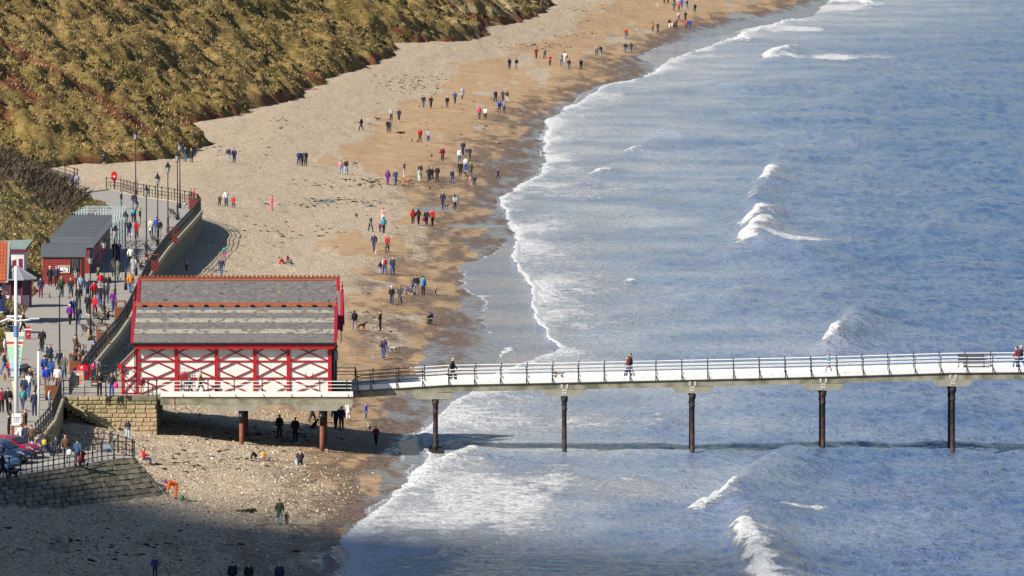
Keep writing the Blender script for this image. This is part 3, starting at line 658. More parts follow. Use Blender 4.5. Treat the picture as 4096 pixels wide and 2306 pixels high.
# ================================================================== sloping stone revetment in front of the car park
t = thing('stone_revetment', 'sloping pitched stone revetment below the car park railing', 'revetment', (0, 0, 0))
RT = [PT(a, b)+Vector((0,0,.02)) for a, b in [(-120,1934),(0,1916),(150,1893),(300,1870),(400,1850),(470,1842),(520,1838),(545,1834)]]
RB = [beach_pt(a, b) for a, b in [(-120,2060),(0,2055),(150,2046),(300,2032),(420,2020),(540,2010),(640,1995),(690,1985)]]
for p in RB: p.z -= .25
nst = 26; rows = 9
def rt(P, f):
    k = f*(len(P)-1); i = min(int(k), len(P)-2); return P[i].lerp(P[i+1], k-i)
q = MB()
for i in range(30):
    f0, f1 = i/30, (i+1)/30
    a, b, c, d = rt(RT, f0), rt(RT, f1), rt(RB, f1), rt(RB, f0)
    dn = Vector((0, .10, -.12)); q.add([a+dn, b+dn, c+dn, d+dn], [(0,1,2,3)])
q.obj('bedding', MATS['dark_mortar'], t)
RM = [mat('revetment_stone', (.17,.145,.105), .9, .4, 2.0, .6, 6), mat('revetment_stone_mossy', (.115,.105,.06), .95, .4, 2.0, .6, 6), mat('revetment_stone_pale', (.22,.19,.14), .9, .35, 2.0, .6, 6)]
for rI in range(rows):
    g0, g1 = rI/rows, (rI+1)/rows; x = random.uniform(-.03, 0)
    while x < .985:
        w = random.uniform(.022, .042); x0, x1 = max(x, 0)+.0016, min(x+w, 1)-.0016; x += w
        gg0, gg1 = g0+.012+random.uniform(-.012,.006), g1-.012+random.uniform(-.006,.012); sk = .055
        lean = lambda xx, gg: min(1.0, max(0.0, xx+sk*(gg-.5)+random.uniform(-.003,.003)))
        c4 = [rt(RT, u_).lerp(rt(RB, u_), w_) for u_, w_ in ((lean(x0,gg0),gg0),(lean(x1,gg0),gg0),(lean(x1,gg1),gg1),(lean(x0,gg1),gg1))]
        nrm = (c4[1]-c4[0]).cross(c4[2]-c4[0]).normalized(); nrm = nrm if nrm.z > 0 else -nrm
        c0 = sum(c4, Vector())/4; lift = random.uniform(.0, .07)
        tp = [c0+(p-c0)*.95+nrm*(lift*.6+random.uniform(0, .03)) for p in c4]; bt = [p-nrm*.16 for p in c4]
        q = MB(); q.add([p-c0 for p in tp+bt], [(0,1,2,3),(0,4,5,1),(1,5,6,2),(2,6,7,3),(3,7,4,0)])
        q.obj('stone', RM[random.choice([0,0,1,1,2] if rI < 4 else [0,0,2,2,1])], t, tuple(c0))
# ================================================================== the pavilion on its platform
PX0, PX1 = Xp(642, PY0), Xp(1412, PY0)
t = thing('pavilion_platform', 'concrete platform on iron columns carrying the red and white pavilion', 'platform', ((PX0+PX1)/2, PY0, 0)); o = Vector(t.location)
LX0, LX1 = PX0-o.x, PX1-o.x; BK = 13.4
q = MB(); q.box(LX0-1.6, LX1, .02, BK, ZP-.20, ZP-.004); q.obj('deck', M_CONC, t)
q = MB(); q.box(LX0, LX1, -.02, .38, ZP-.62, ZP-.21); q.obj('edge_beam', mat('green_stained_concrete', (.23,.225,.14), .9, .4, .9, .4, 6, col2=(.34,.31,.23)), t)
q = MB(); q.box(LX0, LX1, -.05, -.022, ZP-.04, ZP+.34); q.obj('kerb_board', M_WHITE, t)
for x in np.arange(LX0+1, LX1, 2.2):
    q = MB(); q.box(x-.15, x+.15, .4, BK, ZP-.62, ZP-.202); q.obj('cross_beam', M_CONC, t)
qh = MB(); qh.extr([(-1.75,0,0),(1.75,0,0),(1.35,0,-.40),(-1.35,0,-.40)], (0, .34, 0)); ME_HAUNCH = qh.mesh('haunch', mat('grey_concrete', (.29,.275,.22), .9, .25, 1.3, .3, 8))
M_RUST = mat('rusty_iron', (.022,.021,.021), .75, .3, 1.5, .4, 12, col2=(.15,.05,.03), fac2=.62)
M_RUSTR = mat('red_rusted_iron', (.20,.062,.035), .8, .35, 2.0, .4, 12)
def column_mesh(h, name):
    q = MB(); q.lathe((0, 0, 0), [(-1.2,.24),(.12,.24),(.18,.19),(.55,.18),(.62,.23),(.74,.23),(.80,.165),(h-1.0,.155),(h-.94,.2),(h-.86,.2),(h-.8,.16),(h-.42,.17),(h-.34,.23),(h-.02,.25)], 12); return q.mesh(name, M_RUST, True)
for cx in (965, 1287):
    X = Xp(cx, PY0)-o.x
    link('haunch', ME_HAUNCH, t, (X-.3, -.03, ZP-.622))
    for j, yy in enumerate((.25, 2.9, 5.6, 8.3, 11.0)):
        bz = float(beach_z(o.x+X, PY0+yy)); h = ZP-.62-.4*(j == 0)-bz
        q = MB(); q.lathe((0, 0, bz), [(-1.0,.16),(h*.62,.15)], 12); q.obj('column', M_RUSTR, t, (X, yy, 0), smooth=True)
        q = MB(); q.lathe((0, 0, bz), [(h*.62,.152),(h-.5,.15),(h-.45,.24),(h-.38,.24),(h-.34,.17),(h-.06,.2),(h,.30)], 12); q.obj('column_head', M_IRON, t, (X, yy, 0), smooth=True)
    q = MB()
    for yy in (.25, 2.9, 5.6, 8.3):
        q.bar((X, yy, 1.4), (X, yy+2.65, ZP-.7), .07); q.bar((X, yy+2.65, 1.4), (X, yy, ZP-.7), .07)
    q.obj('bracing', M_IRON, t)
def pier_post_mesh():
    q = MB(); q.box(-.028,.028,-.035,.035,-.10,1.08); q.lathe((0,0,1.08), [(0,.05),(.05,.045),(.09,.01)], 8); q.bar((.02,.0,.38), (.16,-.12,-.08), .035)
    return q.mesh('pier_railing_post', M_IRON)
ME_PPOST = pier_post_mesh()
def pier_railing(label, pts, posts, black_upto=None, group=None):
    """pts: world points of the deck edge; posts: positions of the uprights"""
    o = pts[0]; t = thing('railing', label, 'railing', tuple(o), 0, group)
    for p in posts: link('post', ME_PPOST, t, tuple(p-o))
    for h in (1.04, .80, .56):
        for a, b in zip(pts[:-1], pts[1:]):
            dark = black_upto is not None and (a.x+b.x)/2 < black_upto
            q = MB(); q.tube([a-o+Vector((0, 0, h)), b-o+Vector((0, 0, h))], .034 if h > 1 else .028, 6); q.obj('rail', M_IRON if dark else M_WHITE, t)
    return t
P0 = Vector((Xp(636, PY0), PY0+.02, ZP)); P1 = Vector((Xp(1408, PY0), PY0+.02, ZP))
pier_railing('white railing on the walkway in front of the pavilion', [P0, P1], [Vector((Xp(a, PY0), PY0+.02, ZP)) for a in (727,832,937,1049,1161,1279,1387)])
# ------------------------------------------------------------------ the building
WYf = -2.6
t = thing('pier_pavilion', 'red and white half-timbered pavilion with twin slate roofs at the pier head', 'pavilion', (Xp(935, WYf), WYf, ZP)); o = Vector(t.location)
def wx(px, Y=WYf): return Xp(px, Y)-o.x
posts = [wx(a) for a in (551,706,866,1020,1154,1319)]
WT = 3.28                                          # top of the wall above the deck
M_BOARD = mat('cream_boarding', (.86,.83,.765), .6, .05, 1.0)
n = M_BOARD.node_tree.nodes; L = M_BOARD.node_tree.links; wv = n.new('ShaderNodeTexWave'); wv.inputs['Scale'].default_value = 2.2; wv.inputs['Distortion'].default_value = .2
tc = n.new('ShaderNodeTexCoord'); L.new(tc.outputs['Object'], wv.inputs[0]); bpn = n.new('ShaderNodeBump'); bpn.inputs['Strength'].default_value = .35; bpn.inputs['Distance'].default_value = .01; L.new(wv.outputs['Fac'], bpn.inputs['Height']); L.new(bpn.outputs[0], n['Principled BSDF'].inputs['Normal'])
xl, xr = posts[0], posts[-1]+.12
q = MB(); q.box(xl, xr, .05, .25, 0, WT); q.obj('front_wall', M_BOARD, t)
M_DRED = mat('dark_red_timber', (.32,.014,.018), .5, .15, 3.0)
DEP = 11.8
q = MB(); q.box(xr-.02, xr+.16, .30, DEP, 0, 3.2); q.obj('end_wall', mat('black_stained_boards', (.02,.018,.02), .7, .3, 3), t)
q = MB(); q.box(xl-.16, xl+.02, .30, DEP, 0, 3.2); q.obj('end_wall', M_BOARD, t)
q = MB(); q.box(xl, xr, DEP, DEP+.2, 0, 3.2); q.obj('back_wall', M_BOARD, t)
for x in posts: q = MB(); q.box(x-.13, x+.13, -.06, .048, -.002, WT-.03); q.obj('timber_post', M_RED, t)
hy = [0.04, (1580-1516)/57.0+.02, (1580-1448)/57.0+.02]
TH = .085
for bi in range(5):
    x0, x1 = posts[bi]+.132, posts[bi+1]-.132; cx = (x0+x1)/2
    for z in hy[1:]: q = MB(); q.box(x0, x1, -.022, .046, z-.05, z+.05); q.obj('timber_rail', M_DRED, t)
    rowsz = [(hy[0]-.05, hy[1]-.052), (hy[1]+.052, hy[2]-.052), (hy[2]+.052, hy[2]+.052+1.12)]
    for ri, (z0, z1) in enumerate(rowsz):
        zc = (z0+z1)/2; kind = (bi+ri) % 2 == 0    # True: crossed, False: diamond
        segs = [((x0,z0),(x1,z1)), ((x0,z1),(x1,z0))] if kind else [((x0,zc),(cx,z1)), ((cx,z1),(x1,zc)), ((x1,zc),(cx,z0)), ((cx,z0),(x0,zc))]
        top = WT-.05
        for k, ((ax, az), (bx_, bz)) in enumerate(segs):
            if max(az, bz) > top:
                if az > bz: ax, az, bx_, bz = bx_, bz, ax, az
                f = (top-az)/(bz-az) if bz > az else 1
                if f <= 0: continue
                bx_, bz = ax+(bx_-ax)*f, top
            y = -.004-.003*(k % 2)
            q = MB(); q.bar((ax, y, az), (bx_, y, bz), TH, .05, up=(0, 1, 0)); q.obj('timber_brace', M_DRED, t)
# fascia with a scalloped valance
EX0, EX1 = wx(527, -3.05), wx(1343, -3.05)
q = MB(); q.box(EX0+.15, EX1-.05, -.42, -.36, WT+.02, WT+.26)
for x in np.arange(EX0+.2, EX1-.2, .155): q.add([(x,-.415,WT+.022),(x+.15,-.415,WT+.022),(x+.13,-.415,WT-.06),(x+.075,-.415,WT-.10),(x+.02,-.415,WT-.06),(x,-.365,WT+.022),(x+.15,-.365,WT+.022),(x+.13,-.365,WT-.06),(x+.075,-.365,WT-.10),(x+.02,-.365,WT-.06)], [(0,1,2,3,4),(9,8,7,6,5),(0,4,9,5),(4,3,8,9),(3,2,7,8),(2,1,6,7)])
q.obj('valance', M_RED, t)
q = MB(); q.tube([(EX0, -.50, WT+.33), (EX1, -.50, WT+.33)], .075, 8); q.obj('gutter', M_IRON, t)
q = MB(); q.tube([(xl-.19, -.5, WT+.3), (xl-.19, -.15, WT+.0), (xl-.19, -.08, -.2)], .04, 6); q.obj('downpipe', M_IRON, t)
# roofs
SL = [mat('slate_purple', (.150,.136,.134), .75, .25, 3.0, .3, 10), mat('slate_grey', (.130,.128,.124), .75, .25, 3.0, .3, 10), mat('slate_lilac', (.175,.156,.153), .75, .22, 3.0, .3, 10),
      mat('slate_green', (.155,.152,.140), .75, .22, 3.0, .3, 10), mat('slate_lichen', (.32,.305,.25), .85, .25, 4.0, .3, 10), mat('slate_ochre', (.26,.20,.11), .85, .3, 4.0, .3, 10), mat('slate_dark', (.075,.075,.082), .7, .25, 3.0)]
qs = MB(); qs.add([(-.5,0,0),(.5,0,0),(.5,1,0),(-.5,1,0),(-.5,0,.014),(.5,0,.014),(.5,1,.002),(-.5,1,.002)], [(0,3,2,1),(4,5,6,7),(0,1,5,4),(1,2,6,5),(2,3,7,6),(3,0,4,7)])
SLM = [qs.mesh('slate', m) for m in SL]
def roof_slope(parent, x0, x1, y0, z0, y1, z1, rows, banded, singles, backing=True):
    """slope from the eave (y0,z0) up to the ridge (y1,z1)"""
    ln = math.hypot(y1-y0, z1-z0); ang = math.atan2(z1-z0, y1-y0); c, s = math.cos(ang), math.sin(ang); nrm = Vector((0, -s, c))
    q = MB(); a = Vector((0, y0, z0))-nrm*.03; b = Vector((0, y1, z1))-nrm*.03
    q.add([(x0,a.y,a.z),(x1,a.y,a.z),(x1,b.y,b.z),(x0,b.y,b.z),(x0,a.y,a.z-.06),(x1,a.y,a.z-.06),(x1,b.y,b.z-.06),(x0,b.y,b.z-.06)], [(0,1,2,3),(7,6,5,4),(0,4,5,1),(1,5,6,2),(2,6,7,3),(3,7,4,0)])
    q.obj('roof_boarding', mat('roof_felt', (.05,.045,.045), .9, .2), parent)
    pitch = ln/rows; cnt = 0; J = MB(); rr = random.Random(rows+int(x0*10))
    for r in range(rows):
        f = 1-(r+.5)/rows
        x = x0+(0 if r % 2 else -.13)
        while x < x1-.05:
            w = .265*(1 if not banded else rr.choice([.8,1,1,1.25])); a0, a1 = max(x, x0), min(x+w, x1); x += w
            if a1-a0 < .06: continue
            if banded:
                band = (.135 < f < .20) or (.36 < f < .455) or (.655 < f < .745)
                k = rr.choices([4,5,3,1], [9,.6,2,.4])[0] if band else (rr.choices([0,2,1,3],[6,3,4,1])[0] if f < .8 else rr.choices([2,0,3,1],[5,4,1.5,2])[0])
            else: k = rr.choices([0,1,2,3,6,5], [6,7,2,.6,.25,.15])[0]
            d = r*pitch; base = Vector(((a0+a1)/2, y0+c*d, z0+s*d))+nrm*(.004+rr.uniform(0, .008))
            L_ = pitch*1.25
            if cnt < singles:
                link('slate', SLM[k], parent, tuple(base), (ang+.012, 0, 0), (a1-a0-.012, L_, 1.3)); cnt += 1
            else:
                J.cur = k; hx = (a1-a0-.012)/2; ux = Vector((0, c, s)); t1 = nrm*.018
                p = [base+Vector((-hx,0,0)), base+Vector((hx,0,0)), base+Vector((hx,0,0))+ux*L_, base+Vector((-hx,0,0))+ux*L_]
                J.add([p[0]+t1, p[1]+t1, p[2]+nrm*.003, p[3]+nrm*.003, p[0], p[1]], [(0,1,2,3),(4,5,1,0)])
    if J.v: tag(J.obj('slates', SL, parent), kind='stuff')
    return ang
YE, ZE = -.46, WT+.36; YR, ZR = 3.2, 6.16
roof = thing('r', 'x', 'x'); bpy.data.objects.remove(roof)
q = MB(); q.box(EX0+.05, EX1-.05, YR-.12, YR+.12, ZR-.10, ZR+.02)
RF = q.obj('roof', mat('terracotta_ridge', (.33,.085,.038), .85, .25, 2.5, .3, 8, col2=(.36,.15,.05), fac2=.64), t)
roof_slope(RF, EX0+.12, EX1-.12, YE, ZE, YR-.02, ZR-.06, 28, True, 300)
q = MB(); q.add([(EX0+.1,YR+.02,ZR-.04),(EX1-.1,YR+.02,ZR-.04),(EX1-.1,6.2,4.1),(EX0+.1,6.2,4.1)], [(0,1,2,3)]); q.obj('rear_slope', SL[1], RF)
qr = MB(); qr.add([(-.5,-.24,-.17),(.5,-.24,-.17),(.5,0,.05),(-.5,0,.05),(.5,.24,-.17),(-.5,.24,-.17)], [(0,1,2,3),(3,2,4,5),(0,3,5),(1,4,2)]); RTM = qr.mesh('ridge_tile', MATS['terracotta_ridge'])
for x in np.arange(EX0+.3, EX1-.2, .46): link('ridge_tile', RTM, RF, (x, YR, ZR+.04), (0, random.uniform(-.01, .01), 0), (.45, 1.25, 1.25))
qv = MB(); qv.box(-.13,.13,-.36,-.20,-.17,-.08); VM = qv.mesh('ridge_vent', M_IRON)
for x in np.arange(EX0+.75, EX1-.4, 1.09): link('ridge_vent', VM, RF, (x, YR, ZR+.035))
# rear, taller roof
RX0, RX1 = wx(556, 6.6), wx(1355, 6.6); YR2, ZR2 = 9.2, 7.62
q = MB(); q.box(RX0, RX1, YR2-.12, YR2+.12, ZR2-.10, ZR2+.02); RR = q.obj('rear_roof', MATS['terracotta_ridge'], t)
roof_slope(RR, RX0+.12, RX1-.12, 5.4, 4.4, YR2-.02, ZR2-.06, 30, False, 0)
q = MB(); q.add([(RX0+.1,YR2+.02,ZR2-.04),(RX1-.1,YR2+.02,ZR2-.04),(RX1-.1,12.4,4.6),(RX0+.1,12.4,4.6)], [(0,1,2,3)]); q.obj('back_slope', SL[1], RR)
qc = MB(); qc.add([(-.5,-.05,-.02),(.5,-.05,-.02),(.25,-.05,.14),(-.25,-.05,.14),(-.5,.05,-.02),(.5,.05,-.02),(.25,.05,.14),(-.25,.05,.14)], [(0,1,2,3),(7,6,5,4),(0,3,7,4),(1,5,6,2),(3,2,6,7),(0,4,5,1)]); CM = qc.mesh('crest_tile', MATS['terracotta_ridge'])
for x in np.arange(RX0+.15, RX1, .30): link('crest_tile', CM, RR, (x, YR2, ZR2+.06), (0,0,0), (.24,1,1))
for x in np.arange(RX0+.3, RX1-.2, .46): link('ridge_tile', RTM, RR, (x, YR2, ZR2+.0), (0,0,0), (.45,1,1))
# gable infills and barge boards with finials
M_CRIM = mat('crimson_barge_board', (.32,.010,.024), .45, .12, 3.0)
def gable(parent, x, ye, ze, yr, zr, yb, zb, sgn, fin=True):
    q = MB(); q.add([(x-.08*sgn, ye+.4, 3.2),(x-.08*sgn, yb-.3, 3.2),(x-.08*sgn, yr, zr-.15)], [(0,1,2)]); q.obj('gable_wall', M_DRED, parent)
    q = MB(); q.bar((x, ye-.05, ze-.06), (x, yr, zr+.02), .06, .22, up=(1, 0, 0)); q.obj('barge_board', M_CRIM, parent)
    q = MB(); q.bar((x, yr, zr+.02), (x, yb, zb), .06, .22, up=(1, 0, 0)); q.obj('barge_board', M_CRIM, parent)
    if fin:
        q = MB(); q.lathe((x, yr, zr-.35), [(0,.05),(.3,.06),(.45,.10),(.5,.05),(.62,.045),(.72,.09),(.8,.04),(1.05,.012)], 8); q.obj('finial', M_CRIM, parent, smooth=True)
gable(RF, EX1-.03, YE, ZE, YR, ZR, 6.0, 4.2, 1); gable(RF, EX0+.03, YE, ZE, YR, ZR, 6.0, 4.2, -1)
gable(RR, RX1-.03, 5.4, 4.5, YR2, ZR2, 12.4, 4.6, 1, False); gable(RR, RX0+.03, 5.4, 4.5, YR2, ZR2, 12.4, 4.6, -1, False)
# porch gable over the pier doorway at the seaward end
PXe = wx(1372, 6.0)
q = MB(); q.add([(RX1-.1,3.4,4.3),(PXe,3.4,4.3),(PXe,6.2,6.9),(RX1-.1,6.2,6.9),(PXe,9.0,4.3),(RX1-.1,9.0,4.3)], [(0,1,2,3),(3,2,4,5)]); PR = q.obj('porch_roof', SL[0], t)
gable(PR, PXe, 3.4, 4.3, 6.2, 6.9, 9.0, 4.3, 1)
q = MB(); q.tube([(xr+.3,1.2,0),(xr+.3,1.2,3.2)], .06, 6); q.tube([(xr+.3,1.2,3.2),(xr+.42,.9,3.35)], .05, 6); q.obj('drainpipe', M_IRON, t)
q = MB(); q.box(xr+.17, xr+.45, .5, 1.1, 2.4, 3.0); q.obj('floodlight', mat('grey_metal', (.25,.27,.30), .4, .1), t)
# small booth built against the landward end
bx0, bx1 = wx(487), posts[0]-.135
q = MB(); q.extr([(bx0,.1,0),(bx1,.1,0),(bx1,.1,3.05),(bx0,.1,2.05)], (0, 2.6, 0)); BO = q.obj('side_booth', M_BOARD, t)
q = MB(); q.bar((bx0-.12, 1.4, 2.02), (bx1-.02, 1.4, 3.12), .1, 2.9, up=(1, 0, .9)); 
q = MB(); q.extr([(bx0-.15,-.02,2.02),(bx1-.02,-.02,3.12),(bx1-.02,-.02,3.2),(bx0-.15,-.02,2.10)], (0, 2.8, 0)); q.obj('booth_roof', mat('lead_grey_roof', (.20,.18,.15), .7, .2), BO)
for (a, b_, w) in [((bx0+.05,0),(bx0+.05,2.0),.14),((bx0+.12,1.0),(bx1,1.0),.07),((bx0+.12,.05),(bx1,.05),.09),((bx0+.12,1.92),(bx1,1.92),.07),((bx0+.12,.1),((bx0+bx1)/2+.3,.95),.06),((bx1-.04,.1),((bx0+bx1)/2-.3,.95),.06),
                   ((bx0+.12,1.45),((bx0+bx1)/2,1.88),.06),(((bx0+bx1)/2,1.88),(bx1,1.45),.06),((bx0+.12,1.45),((bx0+bx1)/2,1.04),.06),(((bx0+bx1)/2,1.04),(bx1,1.45),.06),((bx0,2.03),(bx1-.05,3.0),.07)]:
    q = MB(); q.bar((a[0], .05+.0, a[1]), (b_[0], .05, b_[1]), w, .09, up=(0, 1, 0)); q.obj('timber_brace', M_RED, BO)
q = MB(); q.box(bx0-.25, bx0+.08, -.2, .2, 1.75, 2.15); q.obj('hopper', M_RED, BO)
# decorative iron wheel and trellis on the front wall
wxc = wx(735)
q = MB(); q.tube([(wxc+.29*math.cos(a), -.16, 1.27+.29*math.sin(a)) for a in np.linspace(0, 6.283, 17)], .03, 6); W_ = q.obj('wheel_ornament', M_DRED, t)
q = MB(); q.lathe((0,0,0), [(0,.02),(.02,.24),(.05,.24),(.07,.02)], 14); q.obj('disc', M_DRED, W_, (wxc, -.14, 1.27), (math.pi/2, 0, 0))
q = MB()
for dx in (-.28,-.1,.12,.35,.52): q.bar((wxc+dx, -.16, .02), (wxc+dx*.9, -.16, 1.9), .022)
for z in (.5,.9,1.6,1.85): q.bar((wxc-.3, -.165, z), (wxc+.55, -.165, z), .022)
q.obj('trellis', mat('galvanised_iron', (.30,.28,.27), .5, .2), t)
for dx in (1222, 1250): q = MB(); x = wx(dx); q.bar((x, .03, 1.12), (x, .03, 1.52), .03); q.obj('door_handle', mat('brushed_steel', (.5,.5,.5), .35, .1, metal=.6), t)
q = MB(); q.tube([(wx(703), -1.75, 1.0), (wx(703), -1.85, -.75)], .035, 6); q.obj('standpipe', M_DRED, t)
# pigeon resting on the ridge
pb = MB(); pb.tube([(-.19,0,.10),(-.10,0,.12),(0,0,.15),(.09,0,.19),(.13,0,.25),(.16,0,.25),(.20,0,.235)], [.01,.05,.075,.06,.035,.034,.006], 8); pb.tube([(.02,.02,.1),(.02,.02,0)], .008, 4); pb.tube([(.02,-.02,.1),(.02,-.02,0)], .008, 4)
pg = pb.obj('pigeon', mat('pigeon_grey', (.10,.10,.12), .7, .4, 20), None, tuple(Vector((wx(1312), YR, ZR+.10))+o), (0, 0, .6), smooth=True); tag(pg, 'grey pigeon perched on the lower orange ridge of the pavilion', 'bird')
# ================================================================== the pier
PZ = [(1400,4.44),(1422,4.49),(1789,4.91),(2170,5.04),(2700,5.25),(3296,5.49),(3811,5.77),(4096,5.81),(5000,5.9)]
PW_ = 4.4
pX = [Xp(a, 0) for a, b in PZ]; pZ = [b for a, b in PZ]
def pier_z(X): return float(np.interp(X, pX, pZ))
t = thing('pier', 'white-decked seaside pier on iron trestles running out over the sea', 'pier', (pX[0], 0, 0)); o = Vector(t.location)
def strip(name, y0, y1, dz0, dz1, m, x0=None, x1=None):
    xs = [x for x in ([pX[0]]+pX[1:]) ]
    q = MB(); vs = []; fs = []
    for x in xs:
        z = pier_z(x); vs += [(x-o.x, y0, z+dz0), (x-o.x, y1, z+dz0), (x-o.x, y1, z+dz1), (x-o.x, y0, z+dz1)]
    for i in range(len(xs)-1): fs += [(i*4+k, i*4+(k+1) % 4, i*4+4+(k+1) % 4, i*4+4+k) for k in range(4)]
    fs += [(0,1,2,3), tuple((len(xs)-1)*4+k for k in range(4))]
    q.add(vs, fs); return q.obj(name, m, t)
strip('deck', .055, PW_-.055, -.16, 0, mat('pale_deck_boards', (.62,.61,.58), .75, .08, 1.0))
strip('kerb_board', 0, .05, -.02, .34, M_WHITE); strip('kerb_board', PW_-.05, PW_, -.02, .34, M_WHITE)
strip('edge_trim', -.06, .055, -.09, -.025, mat('tarred_timber', (.05,.05,.04), .8, .3))
strip('edge_beam', .02, .32, -.52, -.092, MATS['green_stained_concrete']); strip('edge_beam', PW_-.32, PW_-.02, -.52, -.092, MATS['green_stained_concrete'])
TR = [1741, 2258, 2770, 3293, 3812, 4335]
qb = MB(); qb.box(-.07,.07,-.02,.0,-.07,.07); BM = qb.mesh('bolt_plate', mat('galvanised_plate', (.55,.53,.46), .6, .2))
for i, a in enumerate(TR):
    X = Xp(a, 0)-o.x; zt = pier_z(X+o.x)-.52
    for y in (.0, PW_-.34): link('haunch', ME_HAUNCH, t, (X+(-.15 if i == 0 else 0), y, zt-.002), (0,0,0), (.87,1,1.15))
    for (dx, dz) in [(-.16,.30),(.16,.30),(-.16,.15),(.16,.15),(-.07,-.04),(.07,-.04),(-.07,-.24),(.07,-.24)]:
        if i: link('bolt_plate', BM, t, (X+dx*1.2, 0.0, zt+dz))
    bz = min(-.1, float(beach_z(X+o.x, 1)))
    h = zt-.5-bz
    cm = column_mesh(h, 'pier_column')
    for y in (.28, PW_-.28): link('column', cm, t, (X, y, bz))
    q = MB(); zz = bz+1.2; q.bar((X, .28, zz), (X, PW_-.28, zt-1.2), .06); q.bar((X, PW_-.28, zz), (X, .28, zt-1.2), .06); q.bar((X, .28, zt-.62), (X, PW_-.28, zt-.62), .12, .2); q.obj('cross_bracing', M_RUST, t)
    if i == 0: q = MB(); q.box(X-.62, X+.62, -.35, PW_+.35, -.35, -.05); q.box(X-.48, X+.48, -.25, PW_+.25, -.05, .18); q.obj('footing', M_RUST, t)
def edge_pts(y, x0): return [Vector((x, y, pier_z(x))) for x in [x0]+[x for x in pX if x > x0+.2]]
def edge_posts(y, x0): return [Vector((x, y, pier_z(x))) for x in np.arange(x0, pX[-1]-1, 1.83)]
def split_at(pts, xs):
    out = []
    for a, b in zip(pts[:-1], pts[1:]):
        out.append(a)
        for x in xs:
            if a.x < x < b.x: out.append(a.lerp(b, (x-a.x)/(b.x-a.x)))
    return out+[pts[-1]]
dk = Xp(1700, 0)
pier_railing('white near-side railing running the length of the pier', split_at(edge_pts(.02, Xp(1448, 0)), [dk]), edge_posts(.02, Xp(1483, 0)), dk)
dk2 = Xp(1640, PW_)
pier_railing('white far-side railing running the length of the pier', split_at(edge_pts(PW_-.02, Xp(1425, PW_)), [dk2]), edge_posts(PW_-.02, Xp(1492, PW_)), dk2)
C0 = Vector((PX1-.05, PY0+.02, ZP)); C1 = Vector((Xp(1430, -.4), -.4, ZP)); C2 = Vector((Xp(1448, 0), .02, pier_z(Xp(1448, 0))))
pier_railing('dark railing stepping in from the platform corner to the pier', [C0, C0.lerp(C1, .5), C1, C2], [C0, C0.lerp(C1, .33), C0.lerp(C1, .66), C1], 99)
C3 = Vector((PX1-.1, PW_+4.2, ZP)); C4 = Vector((Xp(1425, PW_), PW_, ZP))
pier_railing('dark railing behind the seaward end of the pavilion', [Vector((PX1-3, PW_+4.2, ZP)), C3, C4], [Vector((PX1-3, PW_+4.2, ZP)), C3, C3.lerp(C4, .33), C3.lerp(C4, .66), C4], 99)
TMP = bpy.data.scenes.new('workshop')
